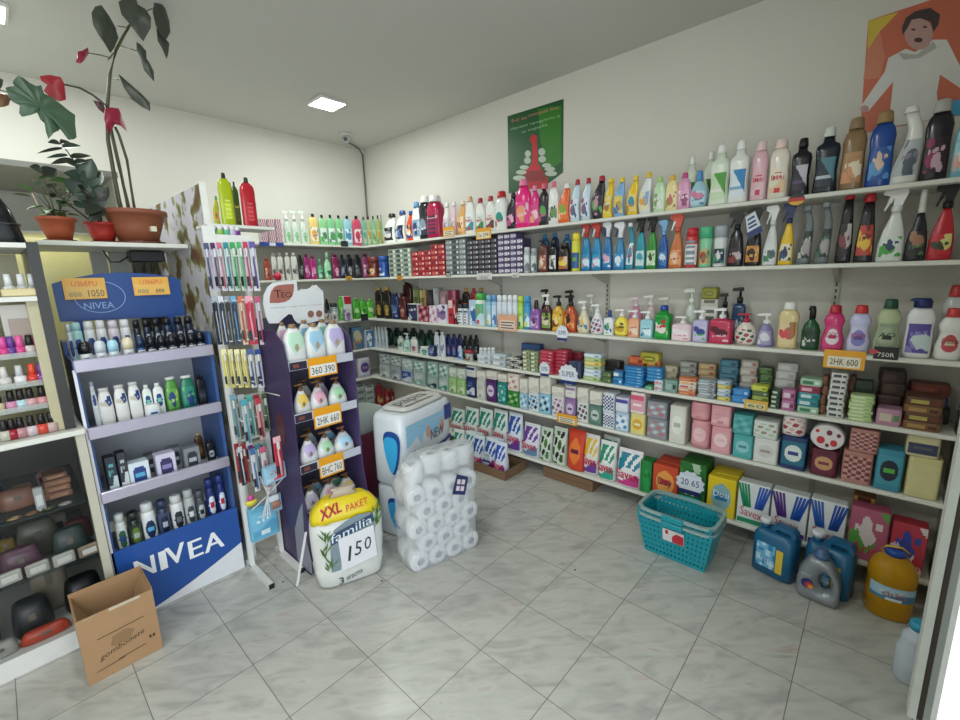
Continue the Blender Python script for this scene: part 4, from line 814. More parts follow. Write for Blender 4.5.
# ---------------------------------------------------------------- back wall shelves
for x0, x1, l in [(260.5, 267.5, 'clear red patterned jar pack'), (268.3, 275.5, 'clear red patterned jar pack'), (276, 282.5, 'clear red patterned jar pack')]:
    cb('B', 1, x0, x1, 219, l, ('#b4b8bc', '#c0c4c8', '#b0485c', '#d8dcdc'), 'chk', name='cosmetics_pack', dep=.06)
for x0, x1 in [(283.5, 290), (291.5, 298), (300, 306)]:
    bt('B', 1, x0, x1, 211, 'pumpy', 'translucent white pump bottle', ('#ccd8cc', '#e0e8e0', '#c8dcc8', '#7cb884', '#b0c8b4'), name='pump_bottle', top='pump')
for a in [
 (309, 318.3, 214, 'clear orange shower gel bottle', ('#dcc478', '#1c1c1e', '#e4e0d0', '#e0a03c', '#6888b0')),
 (318.8, 326.5, 215, 'clear green shower gel bottle', ('#8cc88c', '#1c2420', '#d8e4dc', '#58a060', '#507868')),
 (327.2, 335, 215, 'clear green shower gel bottle', ('#7cc088', '#1c2420', '#dce8e0', '#4c9c58', '#50788c')),
 (335.7, 343, 215.5, 'clear green shower gel bottle', ('#7cc088', '#1c2420', '#d8e8dc', '#3c944c', '#507868')),
 (343.8, 351.8, 216, 'clear light blue shower gel bottle', ('#90c4d0', '#1c2020', '#d8e8ec', '#4c90b0', '#5078a0')),
 (352.5, 361.3, 216, 'clear crimson shower gel bottle', ('#c84868', '#1c1818', '#e8d0d8', '#c83858', '#884058')),
 (362, 366.4, 217, 'slim clear teal oil bottle', ('#7cb8a8', '#20302c', '#a0ccc0', '#58a090', '#c8a868')),
 (366.8, 371.2, 216.5, 'slim clear amber oil bottle', ('#b0b888', '#20302c', '#b8c8a0', '#c09848', '#508868')),
 (371.6, 376, 216, 'slim clear green oil bottle', ('#8cc09c', '#183828', '#a8d0ac', '#60a068', '#d0b870')),
 (376.4, 380.6, 215.5, 'slim golden oil bottle', ('#a8b478', '#183828', '#b8c088', '#c89838', '#708c50')),
 (381, 385, 215, 'slim pale green oil bottle', ('#90b888', '#1c4830', '#a8cca0', '#c0a850', '#608858')),
]: bt('B', 1, *a[:3], 'shamp', a[3], a[4], name='shower_gel_bottle' if 'gel' in a[3] else 'oil_bottle', top='flat', style='low', capw=.3, dep=.05, off=.02 if a[0] < 362 else .06)
def bl(o, w, h):
    m = MB(); m.box(-w / 2, w / 2, -.003, .003, 0, h); m.build('strip', '#2b4490', o)
    T = MB(); T.box(-w * .1, w * .15, -.0045, -.003, h * .1, h * .9); T.build('sticker', '#d8dce0', o)
put('B', 1, 259, 284, 244, 'shelf_strip', 'blue price strip clipped to the shelf edge', 'label', bl, dep=.006, off=-.01, z0=Z[1] - .03, hh=.034)
for a in [
 (264, 270.5, 258, 'shamp', 'red brown shampoo bottle', ('#a04838', '#b05040', '#b06050', '#d8b0a0', '#783028')),
 (271.5, 277, 253, 'shamp', 'tall white shampoo bottle', ('#d4d4cc', '#dcdcd4', '#d4d4cc', '#a8a8a0', '#585858')),
 (277.6, 283.5, 253, 'shamp', 'tall white shampoo bottle', ('#d4d4cc', '#dcdcd4', '#d4d4cc', '#a8a8a0', '#585858')),
 (285, 290.5, 253, 'shamp', 'tall white shampoo bottle', ('#d4d4cc', '#dcdcd4', '#d4d4cc', '#a8a8a0', '#585858')),
 (291, 297.5, 253, 'shamp', 'tall white shampoo bottle', ('#d4d4cc', '#dcdcd4', '#d4d4cc', '#a8a8a0', '#585858')),
 (298.2, 303.4, 255, 'shamp', 'slim black shampoo bottle', ('#1d1d20', '#181818', '#242428', '#707070', '#a0a0a0')),
 (304, 309.6, 254, 'shamp', 'magenta shampoo bottle', ('#902464', '#701848', '#a03074', '#d890b8', '#e8c0d8')),
 (310, 316.4, 256, 'shamp', 'bright magenta shampoo bottle', ('#a82874', '#802058', '#b43884', '#d890b8', '#e8c0d8')),
 (317, 323, 259, 'oval', 'mint green conditioner bottle', ('#58a878', '#68b888', '#78c098', '#c0e0cc', '#2c7050')),
 (323.5, 331, 252, 'oval', 'pale mint shampoo bottle', ('#9cd4a8', '#a8dcb4', '#a0d4ac', '#1c7850', '#c8ecd0')),
 (331.8, 338.8, 254, 'shamp', 'plum shampoo bottle', ('#7c1c4c', '#601438', '#8c2458', '#e0b0c8', '#c88098')),
 (339.8, 345.2, 254.5, 'shamp', 'dark navy shampoo bottle', ('#1b2234', '#14181f', '#20283c', '#7c88a0', '#a8b0b8')),
 (346, 352.8, 254.5, 'shamp', 'black shampoo bottle with white print', ('#1a1b20', '#131316', '#202228', '#a8a8ac', '#606468')),
 (354, 361, 254.5, 'shamp', 'charcoal shampoo bottle', ('#24242c', '#18181c', '#282830', '#8c8c94', '#5c5c68')),
 (362, 369.2, 254, 'shamp', 'pink and plum shampoo bottle', ('#8c4468', '#58203c', '#b86c94', '#e8c8d8', '#481c34')),
]: bt('B', 2, *a[:6], name='shampoo_bottle', top='flat', style='low', dep=.05)
def flower(o, w, h):
    m = MB()
    for i in range(7):
        a = i * 2 * PI / 7; cx, cy = .5 * w / 2 * math.cos(a), .5 * w / 2 * math.sin(a)
        m.loft([(0, cx, cy, w * .1, w * .1, 2), (h * .5, cx * 1.4, cy * 1.4, w * .22, w * .22, 2), (h * .9, cx, cy, w * .12, w * .12, 2)], seg=8)
    m.build('petals', '#c82848', o)
    c_ = MB(); c_.loft([(0, 0, 0, w * .2, w * .2, 2), (h, 0, 0, w * .18, w * .18, 2)], seg=10); c_.build('centre', '#d84058', o)
put('B', 2, 273.5, 281.5, 272.5, 'bath_puff', 'small red bath puff', 'puff', flower, dep=.03, off=-.0)
for a in [
 (325, 329.5, 299, 'shamp', 'slim black hair bottle', ('#1c1e20', '#141414', '#242628', '#606468', '#909498')),
 (338.5, 343.6, 296, 'shamp', 'green shampoo bottle', ('#58b83c', '#68c448', '#68c44c', '#c8e8a8', '#2c7030')),
 (352.5, 359.6, 298, 'shamp', 'bright green shampoo bottle', ('#4cac38', '#5cbc44', '#60bc48', '#c0e8a0', '#286c2c')),
 (360, 366.5, 298.5, 'shamp', 'green shampoo bottle with leaf print', ('#50b03c', '#60c048', '#58b844', '#c8e8a8', '#2c7030')),
 (367, 373.5, 299, 'shamp', 'lime green shampoo bottle', ('#60bc40', '#70cc50', '#6cc84c', '#d0f0b0', '#34783c')),
]: bt('B', 3, *a[:6], name='shampoo_bottle', top='flat', style='low', dep=.05)
cn('B', 3, 330, 338, 303, 'grey cream jar', ('#7c8888', '#2c3030', '#a0acac', '#58686c', '#d0d8d8'), 'lines', name='cream_jar', cat='jar')
cb('B', 3, 344.3, 351.8, 296, 'white and red tube box', ('#d4d4d0', '#dcdcd8', '#b02838', '#584878'), 'band', name='cosmetics_box', dep=.05)
for x0, x1, yt, l, c in [(324.5, 331, 313.5, 'low beige carton', '#b0a088'), (332, 338, 313.5, 'low white carton', '#c0c0bc'), (344.5, 351, 309.5, 'low purple and white carton', '#8878a8')]:
    cb('B', 3, x0, x1, yt, l + ' at the shelf edge', (c, '#d0ccc8', c, '#504850'), 'low', name='cosmetics_box', dep=.03, off=-.012)
for a in [(338.5, 347, 327, 'dark picture carton', ('#485058', '#586068', '#a8a090', '#2c3038')), (352.5, 363, 327, 'carton with blue picture', ('#3c5870', '#4c7090', '#b8b090', '#a87850')), (366, 374, 330, 'white and blue carton', ('#c8d0d4', '#4c78a8', '#d8dce0', '#384c68'))]:
    cb('B', 4, *a, style='oval', name='cosmetics_box', dep=.06)
for a in [(340, 353, 357, 'grey nappy pack', ('#a0a4a8', '#acb0b4', '#6c5888', '#d0d0d4')), (355.5, 369, 357, 'white and purple nappy pack', ('#c0bcc8', '#c8c4d0', '#5c3c80', '#90809c'))]:
    tpb = put('B', 5, *a[:3], 'tissue_pack', a[3], 'pack', lambda o, w, h, c=a[4]: roundpack(o, w, h, .1, c, 'oval'), dep=.1, off=.02)

# ---------------------------------------------------------------- cards and tags hung on the shelf edges
def tag(side, k, x0, x1, y0, y1, look, bg, fg, text=None, tcol='#303038', X=None, band='#e0922c', name='price_tag'):
    c = (XF if side == 'R' else YF) - .0015 if X is None else X
    ax = 0 if side == 'R' else 1; o_ = 1 - ax
    A = hit(x0, (y0 + y1) / 2, ax, c); B = hit(x1, (y0 + y1) / 2, ax, c); T = hit((x0 + x1) / 2, y0, ax, c).z; Bm = hit((x0 + x1) / 2, y1, ax, c).z
    w = abs(A[o_] - B[o_]); h = T - Bm; m = (A[o_] + B[o_]) / 2
    loc, rz = spot(side, k, m, c, Bm)
    t = thing(name, look, 'tag', loc, rz, PLT[(side, k)], None, SIDE_X[side](m))
    q_ = MB()
    if fg == '#e0e4ec' or 'starburst' in look:
        q_.prism([((1 if i % 2 else .86) * w / 2 * 1.1 * math.cos(2 * PI * i / 24), h / 2 + (1 if i % 2 else .86) * h / 2 * 1.1 * math.sin(2 * PI * i / 24)) for i in range(24)], -.001, .001)
        q_.prism([(-w * .42, h * .02), (w * .42, h * .02), (w * .42, h * .2), (-w * .42, h * .2)], -.0016, -.001, 1)
    else: q_.box(-w / 2, w / 2, -.001, .001, 0, h)
    q_.build('card', [bg, '#28366c'], t)
    p = MB(); zb_ = .24 if 'starburst' in look else .08; zt_ = .8 if 'starburst' in look else .66; p.quad([(-w * .4, -.0018, h * zb_), (w * .4, -.0018, h * zb_), (w * .4, -.0018, h * zt_), (-w * .4, -.0018, h * zt_)]); pp = p.build('writing_field', fg, t)
    L = MB()
    if 'starburst' in look and not text: text = 'SUPER'
    if text: letters(L, text, -w * .34, w * .34, h * (.4 if 'starburst' in look else .2), h * (.68 if 'starburst' in look else .54), -.0026)
    else:
        for i in range(3): L.quad([(-w * .34, -.0026, h * (.16 + .17 * i)), (w * (.34 - .1 * (i % 2)), -.0026, h * (.16 + .17 * i)), (w * (.34 - .1 * (i % 2)), -.0026, h * (.22 + .17 * i)), (-w * .34, -.0026, h * (.22 + .17 * i))])
    L.build('lettering', tcol, pp)
PLT = {('R', i): f"on right wall's {n} shelf edge" for i, n in ((1, 'top'), (2, 'second'), (3, 'third'), (4, 'fourth'), (5, 'fifth'), (6, 'bottom'))}
PLT.update({('B', i): f"on back wall's {n} shelf edge" for i, n in ((1, 'top'), (2, 'second'), (3, 'third'))})
OR, CR = '#e2a02e', '#e6dcc0'
tag('R', 1, 443, 454.5, 227, 237, 'orange price tag', OR, CR)
tag('R', 1, 476, 491, 228, 239, 'wide orange price tag', OR, CR, '2x 399')
tag('R', 3, 823.5, 865.5, 350.5, 369, 'large orange price tag reading 600', '#e8a41c', '#e8e0c8', '2HK 600', '#282828')
tag('R', 3, 498, 517, 315, 331, 'pale orange price card', '#e0a888', '#e4d0c0')
tag('R', 3, 873.5, 899, 347, 359.5, 'black price label reading 750', '#18191b', '#18191b', '750R', '#d8d8d0')
tag('R', 5, 557, 577, 414.5, 424, 'narrow orange price tag', OR, CR)
tag('R', 2, 477, 492, 273, 279.5, 'white price label', '#d0d0cc', '#d8d8d4')
tag('R', 2, 512, 519, 272.5, 277.5, 'small white price label', '#d4d4d0', '#dcdcd8')
tag('R', 2, 446, 450.5, 271.5, 276.5, 'small black and white label', '#2c2c30', '#c8c8c4')
tag('R', 2, 397, 402.5, 275.5, 280.5, 'small orange tag', '#c88430', '#d09848')
tag('B', 2, 345.5, 352, 276, 280.5, 'small yellow tag', '#c89430', '#d8b060')
tag('B', 1, 341, 348, 241, 246.5, 'small black tag', '#1c1c20', '#2c2c30')
tag('B', 3, 361, 368, 314, 320.5, 'small dark tag', '#1c1e24', '#2c2e34')
NVY = '#28366c'
for a in [('R', 3, 556.5, 568, 325.5, 341, 'navy and white starburst price card'), ('R', 4, 539.5, 549.5, 362, 376.5, 'navy and white starburst price card'), ('R', 4, 559, 577.5, 365, 384.5, 'large navy and white starburst price card')]:
    tag(*a, '#d8dce4', '#e0e4ec', None, NVY)
tag('R', 4, 744, 768, 400.5, 409.5, 'yellow oval price tag', '#dcb048', '#d8d0a0', '60', '#604828')
tag('R', 6, 676.5, 704, 472, 495, 'navy and white starburst price card on green box', '#d4dce8', '#dce4ec', '20 65', NVY, X=XF - .0035)
def roundtag():
    c = XF - .0025; p = hit(796.5, 199.5, 0, c); m = MB(); r_ = .026
    for i, col in enumerate(('a', 'b', 'c')):
        z0, z1 = r_ - 2 * r_ * i / 3, r_ - 2 * r_ * (i + 1) / 3
        pts = [(math.sqrt(max(0, r_ * r_ - z * z)) * 1.25, z) for z in [z0 + (z1 - z0) * j / 6 for j in range(7)]]
        poly = pts + [(-x, z) for x, z in reversed(pts)]
        poly = [p_ for j, p_ in enumerate(poly) if j == 0 or (abs(p_[0] - poly[j - 1][0]) + abs(p_[1] - poly[j - 1][1])) > 1e-6]
        m.prism(poly, -.001, .001, i)
    o = m.build('flag_sticker', ['#1c1c1e', '#b82c2c', '#dca830'], None, loc=p, rot=(0, 0, -PI / 2))
    single(o, "round black, red and gold striped sticker on the top shelf edge", 'sticker')
roundtag()
def diamond():
    p = hit(873.5, 351.5, 0, XF - .0025); m = MB(); m.prism([(-.02, 0), (0, -.013), (.02, 0), (0, .013)], -.001, .001)
    o = m.build('diamond_tag', '#cc4450', None, loc=p, rot=(0, 0, -PI / 2)); single(o, 'small red diamond tag by the black price label', 'tag')
diamond()
def hangcard():
    P = [hit(u, v, 0, XF - .035) for u, v in ((745.5, 217), (755, 211), (763, 231), (748, 239))]
    c = sum(P, Vector()) / 4; m = MB(); m.quad([p - c for p in P]); m.quad([(p - c) + Vector((.002, 0, 0)) for p in reversed(P)])
    o = m.build('hanging_card', '#ccd4e0', None, loc=c)
    single(o, 'tilted white and navy card hanging over a black spray', 'card')
    L = MB(); L.quad([P[0].lerp(P[3], .72) - c + Vector((-.001, 0, 0)), P[1].lerp(P[2], .72) - c + Vector((-.001, 0, 0)), P[2] - c + Vector((-.001, 0, 0)), P[3] - c + Vector((-.001, 0, 0))])
    for t in (.15, .35, .52): L.quad([P[0].lerp(P[3], t).lerp(P[1].lerp(P[2], t), .15) - c + Vector((-.001, 0, 0)), P[0].lerp(P[3], t).lerp(P[1].lerp(P[2], t), .8) - c + Vector((-.001, 0, 0)), P[0].lerp(P[3], t + .09).lerp(P[1].lerp(P[2], t + .09), .8) - c + Vector((-.001, 0, 0)), P[0].lerp(P[3], t + .09).lerp(P[1].lerp(P[2], t + .09), .15) - c + Vector((-.001, 0, 0))])
    L.build('lettering', NVY, o)
hangcard()
# ================================================================ the room
def rough_wall(h, name, bump=.05, rough=.75, vary=.03, scale=3):
    m = bpy.data.materials.new(name); m.use_nodes = True; nt = m.node_tree; b = nt.nodes['Principled BSDF']
    tc = nt.nodes.new('ShaderNodeTexCoord'); n = nt.nodes.new('ShaderNodeTexNoise'); n.inputs['Scale'].default_value = scale; n.inputs['Detail'].default_value = 6
    nt.links.new(tc.outputs['Object'], n.inputs['Vector']); c = lin(h)
    mx = nt.nodes.new('ShaderNodeMix'); mx.data_type = 'RGBA'; mx.inputs[6].default_value = [x * (1 - vary) for x in c[:3]] + [1]; mx.inputs[7].default_value = [min(1, x * (1 + vary)) for x in c[:3]] + [1]
    nt.links.new(n.outputs['Fac'], mx.inputs[0]); nt.links.new(mx.outputs[2], b.inputs['Base Color']); b.inputs['Roughness'].default_value = rough
    n2 = nt.nodes.new('ShaderNodeTexNoise'); n2.inputs['Scale'].default_value = 90; nt.links.new(tc.outputs['Object'], n2.inputs['Vector'])
    bp = nt.nodes.new('ShaderNodeBump'); bp.inputs['Strength'].default_value = bump; bp.inputs['Distance'].default_value = .01
    nt.links.new(n2.outputs['Fac'], bp.inputs['Height']); nt.links.new(bp.outputs['Normal'], b.inputs['Normal'])
    return m
WALL = rough_wall('#dad7ce', 'wall_paint'); CEIL = rough_wall('#cacac4', 'ceiling_paint')
def math_(nt, op, a, b=None):
    n = nt.nodes.new('ShaderNodeMath'); n.operation = op
    for i, x in enumerate((a, b)):
        if x is None: continue
        if isinstance(x, (int, float)): n.inputs[i].default_value = x
        else: nt.links.new(x, n.inputs[i])
    return n.outputs[0]
def tiles():
    m = bpy.data.materials.new('marble_tiles'); m.use_nodes = True; nt = m.node_tree; b = nt.nodes['Principled BSDF']
    g = nt.nodes.new('ShaderNodeNewGeometry'); s = nt.nodes.new('ShaderNodeSeparateXYZ'); nt.links.new(g.outputs['Position'], s.inputs[0])
    T = .33
    u = math_(nt, 'DIVIDE', math_(nt, 'SUBTRACT', s.outputs['X'], 1.4698 - 20 * T), T); v = math_(nt, 'DIVIDE', math_(nt, 'SUBTRACT', s.outputs['Y'], .4253 - 20 * T), T)
    fu, fv = math_(nt, 'FRACT', u), math_(nt, 'FRACT', v)
    eu = math_(nt, 'MINIMUM', fu, math_(nt, 'SUBTRACT', 1, fu)); ev = math_(nt, 'MINIMUM', fv, math_(nt, 'SUBTRACT', 1, fv))
    e = math_(nt, 'MINIMUM', eu, ev); grout = math_(nt, 'LESS_THAN', e, .0045)
    iu, iv = math_(nt, 'FLOOR', u), math_(nt, 'FLOOR', v)
    # every tile shifts the veining; streaks run across the tiles
    cb_ = nt.nodes.new('ShaderNodeCombineXYZ')
    a1 = math_(nt, 'ADD', u, math_(nt, 'MULTIPLY', iv, 5.3)); a2 = math_(nt, 'ADD', v, math_(nt, 'MULTIPLY', iu, 3.7))
    d1 = math_(nt, 'MULTIPLY', math_(nt, 'ADD', a1, a2), 3.4); d2 = math_(nt, 'MULTIPLY', math_(nt, 'SUBTRACT', a1, a2), 1.1)
    nt.links.new(d1, cb_.inputs[0]); nt.links.new(d2, cb_.inputs[1]); nt.links.new(math_(nt, 'ADD', iu, math_(nt, 'MULTIPLY', iv, 7.7)), cb_.inputs[2])
    n = nt.nodes.new('ShaderNodeTexNoise'); n.inputs['Scale'].default_value = 1.15; n.inputs['Detail'].default_value = 5; n.inputs['Distortion'].default_value = .9
    nt.links.new(cb_.outputs[0], n.inputs['Vector'])
    r = nt.nodes.new('ShaderNodeValToRGB'); cr = r.color_ramp; cr.elements[0].position = .3; cr.elements[0].color = lin('#9f9e98'); cr.elements[1].position = .48; cr.elements[1].color = lin('#b2b1aa')
    x = cr.elements.new(.62); x.color = lin('#bab9b2'); x = cr.elements.new(.74); x.color = lin('#b0a39c')
    nt.links.new(n.outputs['Fac'], r.inputs[0])
    mx = nt.nodes.new('ShaderNodeMix'); mx.data_type = 'RGBA'; nt.links.new(grout, mx.inputs[0]); nt.links.new(r.outputs[0], mx.inputs[6]); mx.inputs[7].default_value = lin('#6b6862')
    nt.links.new(mx.outputs[2], b.inputs['Base Color'])
    b.inputs['Roughness'].default_value = .3
    bp = nt.nodes.new('ShaderNodeBump'); bp.inputs['Strength'].default_value = .3; bp.inputs['Distance'].default_value = .002
    nt.links.new(math_(nt, 'SUBTRACT', 1, grout), bp.inputs['Height']); nt.links.new(bp.outputs['Normal'], b.inputs['Normal'])
    return m
XL, YN = -2.4, -.32
struct(MB().box(XL - .1, XW + .1, -1.3, YW + .1, -.1, 0).build('floor', tiles()))
struct(MB().box(XL - .1, XW + .1, YN - .1, YW + .1, ZC, ZC + .1).build('ceiling', CEIL))
struct(MB().box(XL, XW, YW, YW + .1, 0, ZC).build('wall_back', WALL))
struct(MB().box(XW, XW + .1, YN - .1, YW + .1, 0, ZC).build('wall_right', WALL))
struct(MB().box(XL - .1, XL, YN - .1, YW + .1, 0, ZC).build('wall_left', WALL))
# shop front behind the camera: lintel, right pier with the jamb that is seen at the edge of the picture, open doorway
m = MB(); m.box(XL, XW, YN - .1, YN, 2.45, ZC); m.box(1.96, XW, YN - .1, YN, 0, 2.45); m.box(XL, -2.0, YN - .1, YN, 0, 2.45)
struct(m.build('wall_front', WALL))
ALU = M('#a4a6a2', .45); GAP = M('#4c443c', .7)
m = MB(); m.box(1.9, 1.96, -.2435, -.222, 0, 2.45, 0); m.box(1.906, 1.96, -.2585, -.2435, 0, 2.45, 1); m.box(1.9, 1.96, -.30, -.2585, 0, 2.45, 2); m.box(1.91, 1.96, -.42, -.30, 0, 2.45, 2)
struct(m.build('trim_1', ['#dcdcd4', GAP, ALU]))
d = struct(MB().box(1.0, 1.05, -.95, -.152, 0.02, 2.4).build('door_1', '#eceeec'))
h_ = MB(); h_.tube([(.985, -.3, 1.0), (.955, -.3, 1.0), (.955, -.42, 1.0)], .01); struct(h_.build('door_handle', ALU, d))
gm = M('#c8d4d0', .05, 0, .9)
w = struct(MB().box(1.1, 1.9, -.40, -.392, 0.1, 2.4).build('window_1', gm))
struct(MB().box(1.06, 1.1, -.42, -.37, 0, 2.45).build('window_frame', ALU, w))
# the pavement outside the door
struct(MB().box(-6, 6, -6, -1.3, -.14, -.04).build('trim_2', rough_wall('#a09d96', 'pavement')))

# ================================================================ shelving
WH = M('#dcdcd2', .45)
STD = [hit(608, 300, 0, XW).y, hit(835, 300, 0, XW).y, hit(502, 290, 0, XW).y, 3.5]
for k in range(1, 7):
    b = MB(); b.bbox(XF, XW - .001, -.30, YW - .002, Z[k] - .02, Z[k], .003)
    o = b.build('wall_shelf', WH)
    single(o, f"long white shelf, {['highest', 'second highest', 'third highest', 'third lowest', 'second lowest', 'lowest'][k - 1]} of six on the right wall", 'shelf')
    for j, y in enumerate(STD):
        if k == 6: continue
        s = MB(); s.prism([(XF + .06, Z[k] - .021), (XW - .006, Z[k] - .021), (XW - .006, Z[k] - .10), (XW - .03, Z[k] - .09), (XF + .1, Z[k] - .034)], y - .009, y + .009)
        s.build('bracket', '#b9b8ae', o)
    b = MB(); b.bbox(.80, XF - .001, YF, YW - .001, Z[k] - .02, Z[k], .003)
    o = b.build('wall_shelf', WH)
    single(o, f"short white shelf, {['highest', 'second highest', 'third highest', 'third lowest', 'second lowest', 'lowest'][k - 1]} of six on the back wall", 'shelf')
for j, y in enumerate(STD):
    m = MB()
    m.box(XW - .012, XW, y - .014, y + .014, .2, 1.848)
    for i in range(20): m.box(XW - .0135, XW - .012, y - .004, y + .004, 1.18 + i * .032, 1.198 + i * .032, 1)
    single(m.build('slotted_upright', ['#bdbcb2', '#34342f']), ['pale slotted upright behind the liquid soaps', 'pale slotted upright behind the pink and green dish soap', 'pale slotted upright behind the air freshener cans', 'pale slotted upright near the room corner'][j], 'bracket rail')
b = MB(); b.box(XF + .004, XF + .02, YF - .0, YF + .04, .0, Z[6] - .021); 
# ================================================================ ceiling: lamps, security camera, cable
def lamp(x, y, label, seen=True):
    t = thing('ceiling_lamp', label, 'lamp', (x, y, ZC), 0)
    m = MB(); m.bbox(-.115, .115, -.115, .115, -.02, -.0005, .004); m.build('frame', '#d8d8d4', t)
    e = MB(); e.quad([(-.1, -.1, -.0205), (-.1, .1, -.0205), (.1, .1, -.0205), (.1, -.1, -.0205)]); e.build('diffuser', M('#f4f8f4', emit=9), t)
    ld = bpy.data.lights.new('lamp_light', 'AREA'); ld.shape = 'SQUARE'; ld.size = .2; ld.energy = 9.5; ld.color = (.93, 1, .95)
    lo = bpy.data.objects.new('lamp_light', ld); COL.objects.link(lo); lo.location = (x, y, ZC - .03)
lamp(1.99, 3.36, 'square bright ceiling panel lamp near the room corner')
lamp(.165, 3.40, 'square ceiling panel lamp at the top left edge')
t = thing('security_camera', 'small security camera hanging from the ceiling corner', 'camera', (2.5, 3.95, ZC))
MB().loft([(-.015, 0, 0, .05, .05, 2), (-.0005, 0, 0, .055, .055, 2)], seg=18).build('mount_plate', '#dcdcd8', t)
MB().tube([(0, 0, -.012), (.0, 0, -.035), (.02, -.02, -.05)], .008).build('arm', '#c8c8c4', t)
m = MB(); m.tube([(.03, .01, -.045), (-.03, -.055, -.062)], .026, 12); m.build('camera_body', '#c4c6c4', t)
m = MB(); m.tube([(-.0302, -.0553, -.0621), (-.036, -.062, -.064)], .02, 12); m.build('lens', '#141518', t)
m = MB(); P = [(2.5, 3.99, ZC - .02), (2.6, 4.06, ZC - .035), (2.72, 4.15, ZC - .02), (2.85, 4.25, ZC - .015), (2.905, 4.28, ZC - .05), (2.912, 4.285, 2.5), (2.908, 4.284, 2.1), (2.913, 4.285, 1.9)]
m.tube(P, .007, 6); single(m.build('cable', '#55584f'), 'grey cable running down the room corner from the camera', 'cable')

# ================================================================ posters on the right wall
def wallpoly(mb, pts, dx, mi=0, ox=1, s=1, X=None):
    X = XW if X is None else X
    mb.quad([(X - dx, hit(u, v, 0, X).y, hit(u, v, 0, X).z) for u, v in pts], mi)
def ell(cx, cy, rx, ry, n=16): return [(cx + rx * math.cos(2 * PI * i / n), cy + ry * math.sin(2 * PI * i / n)) for i in range(n)]
def poster(name, look, outline, cols, polys, texts=()):
    c = hit(sum(p[0] for p in outline) / len(outline), sum(p[1] for p in outline) / len(outline), 0, XW)
    m = MB(); pts = [hit(u, v, 0, XW) for u, v in outline]; n = len(pts)
    m.v = [(XW - .004, p.y, p.z) for p in pts] + [(XW - .001, p.y, p.z) for p in pts]
    m.f = [tuple(range(n)), tuple(range(2 * n - 1, n - 1, -1))] + [(i, n + i, n + (i + 1) % n, (i + 1) % n) for i in range(n)]; m.m = [0] * (n + 2); m.s = [False] * (n + 2)
    o = m.build(name, cols[0]); single(o, look, 'poster')
    P = MB()
    for k, (mi, pg) in enumerate(polys): wallpoly(P, pg, .0045 + .0002 * k, mi - 1)
    P.build('printed_picture', cols[1:], o)
    for s, u0, v0, u1, v1, hgt, col in texts:
        vs, fs, _ = textmesh(s); A = hit(u0, v0, 0, XW); B = hit(u1, v1, 0, XW); T = MB()
        T.v = [(XW - .0075, A.y + (B.y - A.y) * u, A.z + (B.z - A.z) * u + hgt * v) for u, v in vs]; T.f = list(fs); T.m = [0] * len(fs); T.s = [False] * len(fs)
        T.build('lettering', col, o)
def g(pts, ox, oy, s): return [(ox + a / s, oy + b / s) for a, b in pts]
G = lambda *p: g(p, 480, 80, 5.143)
pol = [(2, G((300, 150), (420, 130), (420, 420), (350, 470), (310, 300))),
       (3, G((262, 290), (278, 278), (296, 290), (294, 320), (300, 430), (325, 470), (350, 510), (350, 560), (230, 560), (232, 470), (268, 430), (270, 330), (258, 310))),
       (4, G((225, 470), (330, 465), (345, 520), (215, 525))),
       ] + [(1, G(*[(cx + rx * math.cos(2 * PI * i / 10), cy + ry * math.sin(2 * PI * i / 10)) for i in range(10)])) for cx, cy, rx, ry in ((248, 380, 16, 18), (246, 415, 18, 18), (320, 370, 18, 20), (322, 408, 20, 18), (230, 450, 24, 12), (215, 475, 28, 12), (205, 505, 34, 14), (345, 440, 24, 12), (362, 458, 28, 12), (368, 482, 32, 14))]
poster('advert_poster', 'green advertising poster with red figure taped above the pink bottles', [(507.8, 116.4), (563.7, 99), (563, 172.4), (549, 183), (538, 186), (509, 193.5)], ['#16542a', '#b8c4b4', '#337a22', '#c01c24', '#8c1c20'], pol,
       [('9-ti au', 512, 123.5, 527, 119, .028, '#c88870'), ('cmtupak bau', 529, 118.5, 559, 110, .03, '#c88870'), ('okynatu npogykma u', 511, 131.5, 560, 118, .024, '#9cc898'), ('za nogapka', 522, 134.5, 548, 126.5, .024, '#9cc898')])
K6 = lambda *p: g(p, 840, 0, 6)
pol = [(1, K6((170, 125), (350, 75), (240, 190), (165, 300))), (2, K6((165, 300), (240, 190), (270, 350), (240, 470), (140, 480))),
       (6, K6((560, 660), (700, 600), (1000, 560), (1000, 640), (560, 720))),
       (3, K6((395, 295), (450, 315), (560, 240), (640, 240), (720, 400), (760, 530), (720, 530), (600, 450), (580, 560), (595, 710), (290, 765), (320, 490), (170, 670), (125, 640), (270, 430), (290, 350))),
       (7, K6((350, 320), (460, 330), (560, 250), (580, 290), (480, 350), (380, 360))),
       (4, K6(*ell(472, 205, 85, 98))), (5, K6((375, 215), (370, 170), (395, 110), (450, 70), (540, 50), (600, 90), (590, 150), (560, 195), (545, 135), (480, 112), (430, 122), (405, 170))),
       (8, K6(*ell(440, 180, 14, 7, 8))), (8, K6(*ell(510, 165, 14, 7, 8))), (8, K6(*ell(470, 243, 26, 15, 10))), (4, K6(*ell(148, 655, 26, 22, 10)))]
poster('advert_poster', 'orange poster of a laughing child in a white sweater', [(868.3, 20.8), (935, -1), (1010, -26), (1010, 104), (860, 134)], ['#cc6c50', '#d8bc48', '#d08468', '#dcdcd8', '#c09890', '#443838', '#3c9cc4', '#b4b4b0', '#4c2c30'], pol)
